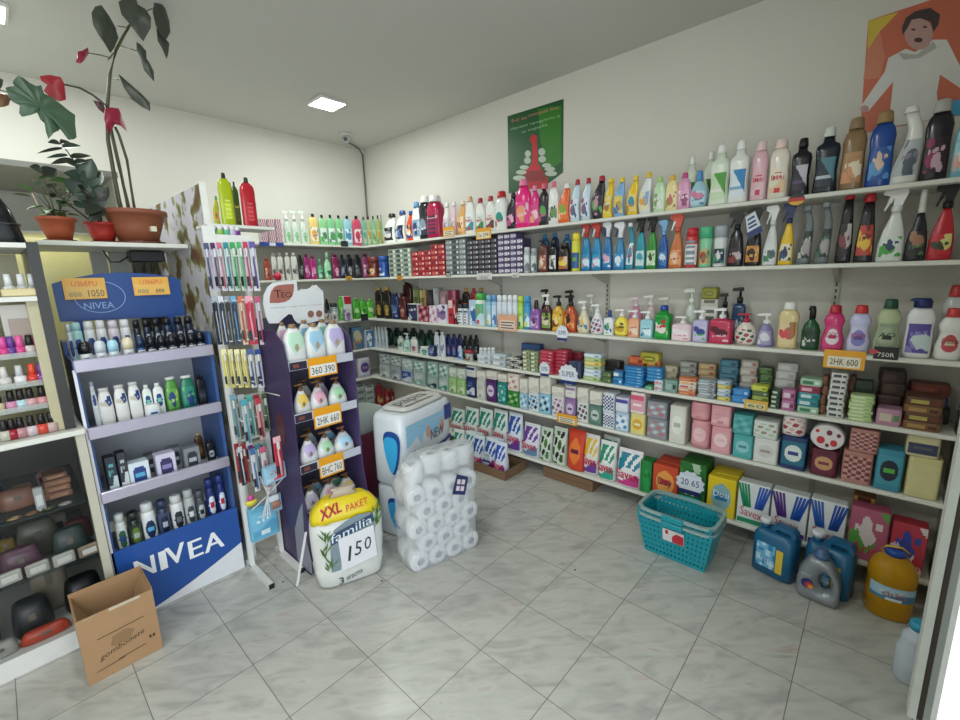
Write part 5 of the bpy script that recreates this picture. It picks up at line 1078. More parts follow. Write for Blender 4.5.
# ================================================================ left side: partition, canopy, plant shelf
def flowerwall():
    m = bpy.data.materials.new('flower_panel'); m.use_nodes = True; nt = m.node_tree; b = nt.nodes['Principled BSDF']
    tc = nt.nodes.new('ShaderNodeTexCoord'); n = nt.nodes.new('ShaderNodeTexNoise'); n.inputs['Scale'].default_value = 8; n.inputs['Detail'].default_value = 3
    nt.links.new(tc.outputs['Object'], n.inputs['Vector']); r = nt.nodes.new('ShaderNodeValToRGB'); cr = r.color_ramp
    cr.elements[0].position = .5; cr.elements[0].color = lin('#c3c0cc'); cr.elements[1].position = .53; cr.elements[1].color = lin('#8f9468')
    x = cr.elements.new(.58); x.color = lin('#6e6a3c'); x = cr.elements.new(.64); x.color = lin('#6b4438')
    nt.links.new(n.outputs['Fac'], r.inputs[0]); nt.links.new(r.outputs[0], b.inputs['Base Color']); b.inputs['Roughness'].default_value = .35
    return m
p = MB(); p.box(.762, .775, 2.5, 4.29, 0, 2.02, 1); p.quad([(.7615, 2.502, .001), (.7615, 2.502, 2.018), (.7615, 4.289, 2.018), (.7615, 4.289, .001)], 0); p.box(.755, .782, 2.488, 2.5, 0, 2.022, 1)
single(p.build('partition_panel', [flowerwall(), '#e4e4e0']), 'white edged partition panel printed with olive flowers', 'panel')
# canopy unit on the back wall
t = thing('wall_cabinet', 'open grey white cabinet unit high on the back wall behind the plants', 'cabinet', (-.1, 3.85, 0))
MB().box(-.9, .71, -.45, .44, 2.165, 2.195).build('top_board', '#94958f', t)  # grey has the shade of the board's underside put into the colour
MB().box(.685, .71, -.4, .44, .9, 2.164).build('side_panel', '#b4b4ac', t)
MB().box(-.9, .684, .41, .44, 1.9, 2.164).build('back_panel', '#b4b5ad', t)  # toned down too, shade below the board painted into its colour
MB().box(-.9, .684, .405, .44, .9, 1.899).build('lower_panel', M('#dcd8a4', .15), t)
MB().box(-.9, .684, -.1, .4, .9, .92).build('shelf', '#d0d0c8', t)
# strip light under the unit's board, lighting the cream panel
ld = bpy.data.lights.new('strip_light', 'AREA'); ld.shape = 'RECTANGLE'; ld.size = 1.2; ld.size_y = .05; ld.energy = 1.0; ld.color = (1, .97, .7)
lo = bpy.data.objects.new('strip_light', ld); COL.objects.link(lo); lo.location = (-.1, 4.1, 1.88); lo.rotation_euler = (math.radians(25), 0, 0)
sb = MB(); sb.box(-.72, .52, 4.06, 4.14, 1.886, 1.90, 0); sb.build('strip_lamp', '#e0e0d4', None)
single(bpy.data.objects['strip_lamp'], 'slim strip lamp under the cabinet on the back wall', 'lamp')
SY, SZ = 2.80, 1.75
b = MB(); b.bbox(.17, .754, SY, 3.3, SZ - .022, SZ, .003); single(b.build('plant_shelf', WH), 'white shelf carrying the flower pots', 'shelf')
b = MB(); b.box(.40, .47, 3.27, 3.3, .9, SZ - .023, 0); b.box(.48, .56, 3.27, 3.3, .9, SZ - .023, 0); single(b.build('cable_duct', '#a8aaa4'), 'grey upright duct under the plant shelf', 'duct')
t = thing('router', 'black router box under the plant shelf with a hanging cable', 'router', (.6, 3.05, SZ - .085))
MB().bbox(-.07, .09, -.04, .04, 0, .06, .006).build('case', '#1f2122', t)
MB().tube([(-.07, 0, .03), (-.11, 0, .0), (-.15, 0, .0), (-.17, 0, .06)], .004, 6).build('cable', '#1a1a1a', t)

def pot(x, y, r, h, col, look, name='flower_pot'):
    t = thing(name, look, 'plant', (x, y, SZ + .001))
    m = MB(); m.loft([(0, 0, 0, r * .8, r * .8, 2), (.012, 0, 0, r * .86, r * .86, 2)], seg=22); m.build('saucer', '#6c3c30', t)
    m = MB(); m.loft([(.012, 0, 0, r * .62, r * .62, 2), (h * .5, 0, 0, r * .8, r * .8, 2), (h * .86, 0, 0, r * .95, r * .95, 2), (h * .87, 0, 0, r * 1.04, r * 1.04, 2), (h, 0, 0, r * 1.04, r * 1.04, 2), (h, 0, 0, r * .94, r * .94, 2), (h * .9, 0, 0, r * .9, r * .9, 2)], seg=24, cap=False)
    m.f.append(tuple(range(24))[::-1]); m.m.append(0); m.s.append(False); m.build('pot', M(col, .5), t)
    m = MB(); m.loft([(h * .8, 0, 0, r * .86, r * .86, 2), (h * .9, 0, 0, r * .9, r * .9, 2)], seg=20); m.build('soil', '#3a2d22', t)
    return t
def leafmesh(m, base, tip, width, up, mi=0, droop=.0):
    """heart shaped leaf folded along its midrib"""
    b, t = Vector(base), Vector(tip); ax = t - b; L = ax.length; a = ax.normalized(); s = a.cross(Vector(up)).normalized(); n = s.cross(a)
    prof = [(0, .12), (.08, .62), (.25, .98), (.45, 1), (.65, .78), (.82, .45), (.94, .16), (1, .0)]
    rows = []
    for k, w_ in prof:
        c = b + a * (k * L) + n * (-droop * L * k * k); rows.append([c - s * (width / 2 * w_) + n * (width * .18 * w_), c, c + s * (width / 2 * w_) + n * (width * .18 * w_)])
    n0 = len(m.v)
    for r_ in rows: m.v += [tuple(p) for p in r_]
    for j in range(len(rows) - 1):
        for i in (0, 1): q_ = n0 + j * 3 + i; m.f.append((q_, q_ + 1, q_ + 4, q_ + 3)); m.m.append(mi); m.s.append(True)
def outl(m, pts, Yb, mi, tilt=0, bulge=.02, org=None):
    """leaf blade with its own outline, cupped: rim on a sloping plane, centre pushed out"""
    P = [hit(u, v, 1, Yb) for u, v in pts]; c = sum(P, Vector()) / len(P)
    P = [Vector((p.x, p.y + (p.x - c.x) * tilt + .012 * math.sin(i * 2.1), p.z)) for i, p in enumerate(P)]
    n0 = len(m.v); o_ = org or Vector((0, 0, 0)); mid = [(p * .45 + c * .55) + Vector((0, -bulge, .006)) for p in P]; cc = c + Vector((0, -bulge * .5, 0))
    m.v += [tuple(p - o_) for p in P] + [tuple(p - o_) for p in mid] + [tuple(cc - o_)]; k = len(P)
    for i in range(k):
        j = (i + 1) % k; m.f.append((n0 + i, n0 + j, n0 + k + j, n0 + k + i)); m.m.append(mi); m.s.append(True)
        m.f.append((n0 + k + i, n0 + k + j, n0 + 2 * k)); m.m.append(mi); m.s.append(True)
PX, PY = hit(136, 220, 1, 2.95).x, 2.95
big = pot(PX, PY, .135, .17, '#8a5038', 'tall angel wing begonia in the large brown clay pot', 'potted_begonia')
org = Vector((PX, PY, SZ + .001)); YB = 2.82
def stem(pts, r, tp, mi=0, m=None, Y0=None):
    Y0 = Y0 or YB
    n_ = len(pts); P = [hit(u, v, 1, Y0 + (PY - Y0) * max(0, 1 - i * 2.2 / n_)) - org for i, (u, v) in enumerate(pts)]
    if pts[0][1] > 195: P = [Vector((P[0].x * .9, P[0].y, .13))] + P
    m.tube(P, r, 7, mi, tp)
st = MB()
stem([(119, 201), (114, 175), (108, 140), (107, 110), (110, 75), (116, 50), (124, 35), (130, 25)], .011, .005, 0, st)
stem([(127, 201), (119, 165), (112, 135), (106, 105)], .009, .007, 0, st)
stem([(133, 200), (127, 160), (119, 135), (115, 127)], .007, .006, 0, st)
stem([(104, 104), (93, 95), (80, 88), (62, 84)], .006, .004, 0, st)
for pts in ([(111, 58), (100, 55), (88, 53)], [(121, 46), (130, 49), (137, 51)], [(112, 78), (116, 79), (119, 80)], [(118, 48), (112, 55), (108, 60)], [(128, 27), (131, 24), (127, 10)], [(127, 27), (140, 14), (153, 8)], [(128, 28), (124, 27), (118, 26)]): stem(pts, .0035, .002, 0, st)
st.build('stems', '#4a4a30', big)
S3 = lambda *p: g(p, 0, 0, 3)
lf = MB()
for pts, y, mi, ti in [
 (S3((272, 45), (285, 20), (303, 18), (330, 45), (352, 75), (357, 110), (345, 140), (332, 156), (312, 135), (295, 110), (278, 78)), 2.80, 0, .5),
 (S3((358, 0), (375, -12), (405, -6), (412, 15), (435, 28), (448, 60), (450, 88), (430, 124), (408, 100), (385, 62), (368, 35)), 2.78, 0, -.4),
 (S3((455, 40), (462, 8), (482, 3), (500, 25), (513, 55), (512, 95), (500, 118), (480, 100), (462, 82)), 2.80, 0, .5),
 (S3((468, 84), (490, 105), (508, 130), (506, 160), (502, 175), (485, 150), (472, 125)), 2.84, 0, .3),
 (S3((408, 128), (425, 133), (438, 155), (440, 182), (466, 210), (462, 245), (448, 228), (432, 208), (420, 180), (408, 150)), 2.78, 0, .4),
 (S3((358, 218), (372, 228), (392, 256), (428, 288), (448, 310), (447, 339), (425, 322), (398, 296), (372, 262)), 2.76, 0, -.4),
 (S3((315, 326), (335, 320), (356, 326), (368, 348), (385, 392), (362, 378), (345, 372), (330, 400), (318, 392), (311, 360)), 2.74, 1, .3),
 (S3((278, 302), (300, 305), (315, 322), (312, 340), (295, 325)), 2.78, 2, .3),
 (S3((232, 156), (248, 150), (264, 142), (268, 158), (255, 178), (240, 194), (226, 190), (232, 172)), 2.82, 1, .4),
 (S3((120, 225), (150, 222), (180, 236), (192, 255), (198, 300), (178, 308), (150, 290), (132, 268), (142, 255), (124, 240)), 2.80, 3, -.4),
 (g(((100, 195), (108, 165), (140, 140), (190, 150), (240, 180), (290, 215), (330, 198), (355, 260), (420, 300), (500, 350), (560, 390), (605, 430), (608, 500), (622, 605), (590, 632), (550, 630), (535, 560), (538, 520), (490, 508), (480, 552), (430, 585), (388, 632), (370, 575), (360, 515), (325, 480), (298, 418), (245, 450), (175, 462), (152, 430), (155, 378), (110, 350), (78, 325), (60, 290), (42, 235), (80, 218), (112, 225)), 0, 60, 8), 2.72, 4, .25),
 (g(((-30, 265), (40, 262), (62, 285), (82, 320), (70, 355), (35, 380), (-30, 385)), 0, 60, 8), 2.70, 5, .2),
 (g(((-20, 150), (14, 148), (26, 165), (20, 205), (5, 225), (-20, 225)), 0, 60, 8), 2.72, 0, .2)]:
    outl(lf, pts, y, mi, ti, .018, org)
LM = [M('#43493e', .4), M('#8e1f38', .4), M('#54303a', .45), M('#98222c', .45), M('#47604a', .4), M('#6c4a2c', .5)]
lf.build('leaves', LM, big)
MB().tube([hit(20, 97, 1, YB) - org, hit(8, 92, 1, 2.8) - org, hit(-8, 88, 1, 2.8) - org], .003, 5).build('stems', '#4a4a30', big)
MB().box(.03, .055, -.137, -.1, .06, .085).build('price_sticker', '#d8d0b8', big)
# two small pots
def bush(t, H, n, R_, seed, lw, cols, trunk):
    rnd = random.Random(seed); s_ = MB(); l_ = MB()
    tips = []
    for k in range(trunk):
        a = rnd.uniform(0, 6.28); h_ = H * rnd.uniform(.6, 1); d_ = R_ * rnd.uniform(.1, .6)
        P = [Vector((0, 0, .09)), Vector((d_ * .3 * math.cos(a), d_ * .3 * math.sin(a), .09 + h_ * .5)), Vector((d_ * math.cos(a), d_ * math.sin(a), .09 + h_))]
        s_.tube(P, .004, 6, 0, .002); tips.append(P)
    for i in range(n):
        P = rnd.choice(tips); k = rnd.uniform(.25, 1); c = P[0].lerp(P[2], k); a = rnd.uniform(0, 6.28); L_ = lw * rnd.uniform(1.1, 1.7)
        d_ = Vector((math.cos(a), math.sin(a) * .8, rnd.uniform(-.35, .5)))
        b_ = c + d_ * .02; leafmesh(l_, b_, b_ + d_ * L_, lw * rnd.uniform(.7, 1), (0, 0, 1), rnd.randrange(len(cols)), .15)
    s_.build('stems', '#4c4c2c', t); l_.build('foliage', [M(c_, .45) for c_ in cols], t)
x1 = hit(58, 228, 1, 2.95).x
q1 = pot(x1, 2.95, .072, .115, '#a04c2c', 'leafy green plant in the small orange clay pot', 'potted_plant')
bush(q1, .2, 30, .16, 5, .05, ['#3f6a30', '#4c7c38', '#2f5030'], 5)
MB().tube([(-.04, 0, .1), (-.065, -.01, .22)], .003, 5).build('support_stick', '#c8a890', q1)
x2 = hit(102, 228, 1, 2.97).x
q2 = pot(x2, 2.97, .068, .105, '#a02a22', 'dark leaved rubber plant in the small red pot', 'potted_plant')
s_ = MB(); o2 = Vector((x2, 2.97, SZ + .001))
TR = [(104, 212), (99, 200), (92, 190), (82, 175), (72, 158), (64, 147), (60, 142)]
P = [hit(u, v, 1, 2.9) - o2 for u, v in TR]; P[0] = Vector((0, 0, .09)); s_.tube(P, .005, 6, 0, .002)
P2 = [Vector((-.01, 0, .09)), hit(96, 200, 1, 2.9) - o2, hit(84, 190, 1, 2.88) - o2]; s_.tube(P2, .004, 6, 0, .003)
P3 = [Vector((-.02, 0, .09)), hit(70, 205, 1, 2.92) - o2, hit(46, 186, 1, 2.9) - o2, hit(42, 172, 1, 2.9) - o2]; s_.tube(P3, .004, 6, 0, .003)
s_.build('stems', '#46402c', q2); l_ = MB()
rnd = random.Random(3)
for (u0, v0, u1, v1, wd) in [(60, 143, 48, 142, .03), (61, 143, 70, 141, .03), (62, 147, 80, 145, .035), (64, 148, 36, 152, .018), (68, 155, 46, 157, .02), (70, 157, 91, 155, .03), (72, 160, 50, 163, .03), (74, 163, 88, 160, .03),
                         (78, 166, 60, 158, .045), (84, 180, 64, 172, .07), (84, 178, 92, 158, .08), (80, 180, 74, 196, .1), (90, 186, 78, 200, .1), (90, 188, 101, 170, .07), (93, 192, 102, 210, .085), (92, 190, 85, 168, .08), (96, 198, 78, 184, .08), (98, 200, 108, 186, .06),
                         (42, 172, 30, 166, .05), (44, 176, 57, 168, .06), (44, 182, 34, 187, .03), (46, 186, 60, 196, .05), (97, 205, 86, 214, .06), (88, 208, 74, 200, .07), (104, 208, 88, 222, .05)]:
    b_ = hit(u0, v0, 1, 2.9) - o2; t_ = hit(u1, v1, 1, 2.9 + rnd.uniform(-.05, .05)) - o2; leafmesh(l_, b_, t_, wd, (rnd.uniform(-.3, .3), -1, .6), rnd.randrange(3), .08)
l_.build('foliage', [M('#2c3a2e', .35), M('#34463a', .35), M('#2a3026', .4)], q2)

# ================================================================ left display counter
t = thing('display_cabinet', 'white glass fronted display counter at the left edge', 'cabinet', (-.4, 2.7, 0))
LX0, LX1, LY0, LY1 = -.55, .57, -.285, .35      # local extents
CX = lambda x: x + .4
m = MB(); m.box(LX0, LX1, LY0 + .006, LY1, 0, .085); m.build('plinth', '#d4d4d0', t)
m = MB(); m.bbox(LX0, LX1 + .004, LY0 - .01, LY1, .935, .958, .003); m.build('counter_top', '#d4d4cc', t)
m = MB(); m.box(LX1 - .03, LX1, LY0, LY0 + .03, .086, .934); m.build('corner_post', '#b8b4a4', t)
m = MB(); m.box(LX0, LX1, LY1 - .015, LY1, .086, .934); m.build('back_panel', '#5c5c56', t)
m = MB(); m.box(LX1 - .006, LX1 - .001, LY0 + .031, LY1 - .016, .086, .934); m.build('side_glass', M('#10181a', .03, 0, 0, .12), t)
m = MB(); m.box(LX0, LX1 - .031, LY0 + .004, LY0 + .009, .086, .934); m.build('front_glass', M('#10181a', .03, 0, 0, .12), t)
for zz in (.385, .64): m = MB(); m.box(LX0 + .01, LX1 - .035, LY0 + .02, LY1 - .02, zz - .008, zz); m.build('glass_shelf', M('#3c4c4a', .06, 0, 0, .4), t)
def box_at(name, look, cat, x, y, z, w, d, h, col, rz=0, place='inside the left display counter', soft=False, col2=None):
    t_ = thing(name, look, cat, (x, y, z + .001), rz, place, None, x)
    m_ = MB()
    if soft: m_.loft([(0, 0, 0, w * .44, d * .42, 3), (h * .12, 0, 0, w * .5, d * .5, 3), (h * .6, 0, 0, w * .46, d * .46, 3), (h * .93, 0, 0, w * .4, d * .3, 3), (h, 0, 0, w * .3, d * .15, 3)], seg=18)
    else: m_.bbox(-w / 2, w / 2, -d / 2, d / 2, 0, h, .004)
    m_.build('body', M(col, .3), t_)
    if col2:
        m_ = MB(); hw_ = (.09 if soft else .33); m_.bbox(-w * hw_, w * hw_, -d / 2 - .003, -d / 2 + .002, h * (.5 if soft else .25), h * .72, .001); m_.build('clasp' if soft else 'front_print', M(col2, .3), t_)
    return t_
for a in [
 ('gift_box', 'flat copper box', 'box', .06, 2.6, .64, .09, .1, .028, '#8a5f4c'), ('gift_box', 'second copper box', 'box', .06, 2.6, .669, .085, .09, .028, '#9a6c54'), ('gift_box', 'third copper box', 'box', .064, 2.6, .698, .085, .09, .026, '#a87860'), ('gift_box', 'top copper box', 'box', .06, 2.6, .725, .08, .085, .026, '#7c5444'),
 ('purse', 'rose gold cosmetic purse', 'purse', -.06, 2.58, .64, .12, .07, .085, '#8c6456'), ('purse', 'pale pink cosmetic purse', 'purse', -.2, 2.58, .64, .11, .07, .07, '#b08c84'),
 ('purse', 'dark green hand purse', 'purse', .06, 2.52, .385, .12, .08, .13, '#2c3c38'), ('purse', 'olive grey hand purse', 'purse', -.03, 2.66, .385, .14, .08, .15, '#58584a'), ('purse', 'crimson hand purse', 'purse', .1, 2.66, .385, .1, .08, .1, '#5c1c24'),
 ('purse', 'mauve hand purse', 'purse', -.09, 2.52, .385, .13, .08, .11, '#5c3c4c'), ('purse', 'teal hand purse', 'purse', -.23, 2.52, .385, .11, .07, .09, '#2c5058'),
 ('purse', 'cream folded purse', 'purse', -.03, 2.7, .086, .13, .1, .27, '#8c8270'), ('purse', 'black leather bag', 'bag', .07, 2.6, .086, .14, .12, .15, '#17181a'), ('purse', 'dark grey leather bag', 'bag', -.1, 2.57, .086, .13, .12, .15, '#1f2224'), ('purse', 'black patent bag', 'bag', -.26, 2.6, .086, .12, .12, .14, '#141416'),
 ('purse', 'orange red wallet', 'wallet', -.07, 2.475, .086, .16, .05, .05, '#b03c20'), ('purse', 'white strapped pouch', 'pouch', -.2, 2.475, .086, .1, .05, .06, '#9c9c94'), ('purse', 'olive yellow scarf pouch', 'pouch', -.16, 2.51, .64, .06, .05, .06, '#8c8a2c')]:
    box_at(*a, soft=a[0] == 'purse', col2='#6c665a' if a[0] == 'purse' else '#b88c70')
for i, (x, c) in enumerate([(.11, '#8c7c68'), (.03, '#b0b0a8'), (-.05, '#a8a8a0'), (-.13, '#b4b4ac')]):
    t_ = box_at('card_pack', ['cream card pack', 'silver card pack', 'striped card pack', 'grey card pack'][i], 'pack', x, 2.45, .385, .07, .02, .05, c, .1, col2='#dcdcd4')
rnd9 = random.Random(21)
CN9 = [('bronze', '#8a6a4c'), ('dark brown', '#3c2a24'), ('silver', '#a8acac'), ('wine red', '#6c2430'), ('navy', '#28304c'), ('tan', '#a08868'), ('dusty pink', '#a87c80'), ('moss green', '#505c3c'), ('black', '#1c1c20'), ('gold', '#a88c48'), ('slate', '#48545c'), ('ivory', '#b8b09c')]
for i9, (lev, z9, hm) in enumerate([('upper', .64, .06), ('middle', .385, .075)]):
    for j9 in range(7):
        c9 = CN9[(i9 * 5 + j9) % 12]; box_at('trinket_box', f'small {c9[0]} trinket box, {lev} shelf,', 'box', -.47 + j9 * .085, 2.79 - (j9 % 2) * .05, z9, .06, .05, hm * rnd9.uniform(.7, 1.3), c9[1], rnd9.uniform(-.4, .4), soft=j9 % 3 == 1, col2=CN9[(j9 * 3 + 2) % 12][1])
for j9 in range(8):
    c9 = CN9[(j9 * 7 + 1) % 12]; t9 = thing('bracelet', f'{c9[0]} bracelet coil', 'bracelet', (-.28 + j9 * .05, 2.45, .641), 0, 'on the upper shelf of the left counter', None, j9); R9 = []
    MB().stack([[((.018 + .004 * math.cos(b9)) * math.cos(a9), (.018 + .004 * math.cos(b9)) * math.sin(a9) * .6, .006 + .005 * math.sin(b9)) for a9 in [2 * PI * k9 / 16 for k9 in range(16)]] for b9 in [2 * PI * q9 / 6 for q9 in range(7)]], 0, True, False).build('coil', M(c9[1], .25, .5), t9)
t_ = box_at('trinket_stand', 'small silver trinket stand', 'stand', -.0, 2.47, .64, .03, .03, .1, '#b0b4b4', col2='#e0e4e4')
# upper rack with nail polish
t = thing('nail_polish_rack', 'black sided acrylic rack of nail polish on the left counter', 'rack', (-.2, 2.6, .96))
m = MB(); m.box(.318, .352, -.15, .3, .001, .755); m.build('side_panel', M('#262422', .3), t)
m = MB(); m.box(.285, .3175, -.14, .3, .001, .53); m.build('inner_panel', M('#b0a988', .3), t)
m = MB(); m.box(-.47, -.4505, -.17, .3, .001, .75); m.build('side_panel', M('#262422', .3), t)
m = MB(); m.box(-.45, .3, .28, .3, .001, .73); m.build('back_panel', M('#a9a47e', .25), t)
NR = [(0.105, .13, -.115), (.2, .155, -.105), (.315, .17, -.09)]
AC = M('#c8d0cc', .08, 0, 0, .35)
for z_, dd, y_ in NR: m = MB(); m.box(-.45, .284, y_ - .005, .278, z_ - .006, z_); m.box(-.45, .284, y_ - .009, y_ - .005, z_ - .006, z_ + .016); m.build('acrylic_tier', AC, t)
m = MB(); m.box(-.45, .3175, -.16, .278, .531, .549); m.build('upper_shelf', '#d8d8d2', t)
m = MB(); m.box(-.45, .317, -.17, .3, .732, .75); m.build('top_board', '#d8d8d2', t)
def polish(x, y, z, cap, col, look, wd=.036, h=.08, cat='nail polish', name='nail_polish'):
    t_ = thing(name, look, cat, (x, y, z + .001), 0, 'on the left rack', 'nail polish bottles on the left rack', x)
    m_ = MB(); m_.loft([(0, 0, 0, wd / 2, wd / 2, 3), (h * .42, 0, 0, wd / 2, wd / 2, 3), (h * .5, 0, 0, wd * .25, wd * .25, 2)], seg=12); m_.build('bottle', M(col, .15), t_)
    m_ = MB(); m_.loft([(h * .45, 0, 0, wd * .34, wd * .34, 2), (h, 0, 0, wd * .26, wd * .26, 2)], seg=12); m_.build('cap', M(cap, .3), t_)
DK = '#1a1618'
rows_ = [(2.47, .96, (436, [(4, '#b8b4a8', DK), (12, '#981c2c', DK), (21, '#b08088', DK), (32, '#c4b4b8', DK), (43, '#c8483c', DK), (53, '#b89c98', DK)], 'counter', 'first tier')),
         (2.505, 1.065, (408, [(-3, '#c8b898', DK), (11, '#c080a0', DK), (21, '#a8c8d0', DK), (31, '#c898a0', DK), (43, '#c88c90', DK)], '', 'second tier')),
         (2.515, 1.16, (380, [(3, '#c8c4c0', '#d0ccc8'), (19, '#d8d8d8', '#c0c0c4'), (32, '#c8382c', '#d8482c'), (41, '#7c3c8c', '#7c3c8c')], '', 'third tier')),
         (2.53, 1.275, (350, [(2, '#c8307c', '#d8509c'), (10, '#5c2c84', '#6c3c94'), (19, '#c83c80', '#e05ca0'), (29, '#c0b8b8', '#241c20'), (37, '#b82c6c', '#c83c80')], '', 'top tier'))]
cn_ = {'#b8b4a8': 'clear', '#981c2c': 'dark red', '#b08088': 'dusty rose', '#c4b4b8': 'white', '#c8483c': 'coral', '#b89c98': 'beige', '#c8b898': 'sand', '#c080a0': 'mauve', '#a8c8d0': 'ice blue', '#c898a0': 'light pink', '#c88c90': 'salmon pink', '#c8c4c0': 'wide milky', '#d8d8d8': 'silver', '#c8382c': 'bright red', '#7c3c8c': 'violet', '#c8307c': 'hot pink', '#5c2c84': 'deep purple', '#c83c80': 'fuchsia', '#c0b8b8': 'white with black cap', '#b82c6c': 'magenta'}
for y_, z_, (vv, its, _, tier) in rows_:
    for u, c_, k_ in its: polish(hit(u, vv - 8, 1, y_).x, y_ + .0, z_, k_, c_, f'{cn_[c_]} nail polish, {tier} of the rack,')
    for j in range(5):
        c_ = random.choice(['#7c2030', '#a06070', '#c0a0a0', '#382028']); polish(-.16 - .06 * j, y_, z_, DK, c_, f'nail polish far left, {tier} of the rack,') if j < 1 else None
for i, (u, c_) in enumerate([(7, '#c8ccc8'), (20, '#b8b8b4'), (31, '#a8a8a0')]):
    polish(hit(u, 278, 1, 2.52).x, 2.52, 1.51, '#d8dcdc', c_, ['tall silver capped perfume', 'round silver capped perfume', 'clear silver capped perfume'][i], .036, .085, 'perfume', 'perfume_bottle')
box_at('gift_box', 'low cream box', 'box', .08, 2.475, 1.509, .11, .03, .03, '#d0c090', 0, 'on the upper left rack shelf')
box_at('gift_box', 'low green box', 'box', -.03, 2.475, 1.509, .06, .03, .022, '#48a850', 0, 'on the upper left rack shelf')
box_at('photo_card', 'white card with brown picture', 'card', .06, 2.56, 1.276, .1, .004, .2, '#c8c4bc', 0, 'behind the pink nail polish', col2='#a8988c')
box_at('gift_box', 'small teal box', 'box', -.08, 2.6, 1.276, .1, .04, .16, '#3c8c90', 0, 'on the top tier under the upper shelf')
t = thing('black_case', 'black rounded case at the left edge above the rack', 'case', (.04, 2.62, 1.712))
MB().loft([(0, 0, 0, .085, .08, 5), (.01, 0, 0, .09, .085, 5), (.13, -.01, 0, .075, .07, 5), (.175, -.015, 0, .06, .06, 5), (.182, -.015, 0, .05, .05, 5)], seg=20).build('body', M('#121417', .18), t)
MB().loft([(.075, -.002, 0, .087, .082, 5), (.08, -.003, 0, .086, .081, 5)], seg=20).build('seam', '#2c3034', t)
# ================================================================ blue and white NIVEA floor display
BL, LB = '#1d4a94', '#c9c6d4'
NX0, NX1, NY0, NY1 = .178, .70, 2.44, 2.80
t = thing('display_stand', 'blue metal NIVEA cosmetics display stand on the floor', 'display stand', (.439, 2.62, 0))
hx = (NX1 - NX0) / 2; fy = NY0 - 2.62; by = NY1 - 2.62
def blueprof(x0, x1, m):
    m.box(x0, x1, fy + .012, by, 0.001, 1.30)
m = MB(); m.box(-hx, -hx + .014, fy + .012, by, .001, 1.24); m.prism([(0, 0)] * 0 or [(-hx, 1.24), (-hx + .014, 1.24), (-hx + .014, 1.30), (-hx, 1.30)], by - .12, by); m.build('side_panel', M('#2a4d8c', .4), t)
m = MB(); m.box(-hx - .004, -hx + .006, fy, fy + .014, .001, 1.20); m.build('edge_strip', '#d8d8dc', t, label='white edge strip')
m = MB(); m.box(hx - .014, hx, fy + .012, by, .001, 1.30); m.build('side_panel', M('#34558f', .4), t)
m = MB(); m.box(-hx + .0145, hx - .0145, by - .01, by, .36, 1.30); m.build('back_panel', M('#b4b8bc', .35), t)
for i, (z0, z1) in enumerate(((1.189, 1.243), (.895, .948), (.599, .652))):
    m = MB(); m.box(-hx + .0145, hx - .0145, fy + .008, by - .011, z0, z0 + .012); m.build('shelf', '#a8a8b4', t)
    m = MB(); m.bbox(-hx + .002, hx - .002, fy - .012, fy + .0115, z0, z1, .004); o = m.build('shelf_front', M('#b6b1c2', .28, .5), t, label='brushed silver shelf front')
    if i == 2: T = MB(); letters(T, 'NIVEA', -.03, .13, z0 + .012, z0 + .042, fy - .0135); T.build('lettering', '#b0acbc', o)
m = MB(); m.box(-hx + .0145, hx - .0145, fy + .03, by - .011, .29, .302); m.build('shelf', '#8890a0', t)
# front panel: blue over white, the border a long curve
m = MB(); m.box(-hx - .002, hx + .002, fy, fy + .011, .0, .359, 0); fp = m.build('front_panel', M('#1f4d98', .35), t)
m = MB(); P = []
for i in range(15):
    u = i / 14; x = -hx + 2 * hx * u; P.append((x, .002 + .15 * max(0, (u - .12) / .88) ** 1.3))
for a, b in zip(P, P[1:]): m.quad([(a[0], fy - .001, .0), (b[0], fy - .001, .0), (b[0], fy - .001, b[1]), (a[0], fy - .001, a[1])])
m.build('white_curve', '#dadce0', fp)
NVL = [(c_, hit(a, v, 1, NY0).x - .439, hit(b, v, 1, NY0).x - .439, hit((a + b) / 2, v + hh_, 1, NY0).z, hit((a + b) / 2, v - hh_, 1, NY0).z) for c_, a, b, v, hh_ in (('N', 134, 156, 567, 9.5), ('I', 159, 167, 560, 9.5), ('V', 165, 186, 554, 9.5), ('E', 188, 203, 548, 9), ('A', 203, 224, 541, 9))]
m = MB()
for ch, x0, x1, za, zb in NVL:
    w_ = .0
    T = MB(); letters(T, ch, x0, x1 - .005, za, zb, fy - .002)
    letters(T, ch, x0 + .005, x1, za, zb, fy - .0021)
    n0 = len(m.v); m.v += T.v; m.f += [tuple(i + n0 for i in f) for f in T.f]; m.m += T.m; m.s += T.s
m.build('lettering', '#eceef0', fp)
# header board
hy = .15; m = MB(); P = [(-.248, 1.385), (.245, 1.372), (.245, 1.565), (.2, 1.583), (.1, 1.598), (0, 1.604), (-.1, 1.597), (-.2, 1.575), (-.25, 1.556)]
m.prism(P, hy, hy + .012); hd = m.build('header_board', M('#1e4688', .35), t)
for xx in (-.2, .17): m = MB(); m.box(xx, xx + .03, hy + .002, hy + .03, 1.29, 1.39); m.build('header_post', '#2a4d8c', t)
T = MB(); letters(T, 'NIVEA', -.155, -.045, 1.435, 1.465, hy - .001)
for i in range(40):
    a0, a1 = 2 * PI * i / 40, 2 * PI * (i + 1) / 40; T.quad([(-.09 + .095 * math.cos(a0), hy - .0008, 1.49 + .075 * math.sin(a0)), (-.09 + .095 * math.cos(a1), hy - .0008, 1.49 + .075 * math.sin(a1)), (-.09 + .092 * math.cos(a1), hy - .0008, 1.49 + .072 * math.sin(a1)), (-.09 + .092 * math.cos(a0), hy - .0008, 1.49 + .072 * math.sin(a0))])
T.build('lettering', '#8ca8d4', hd)
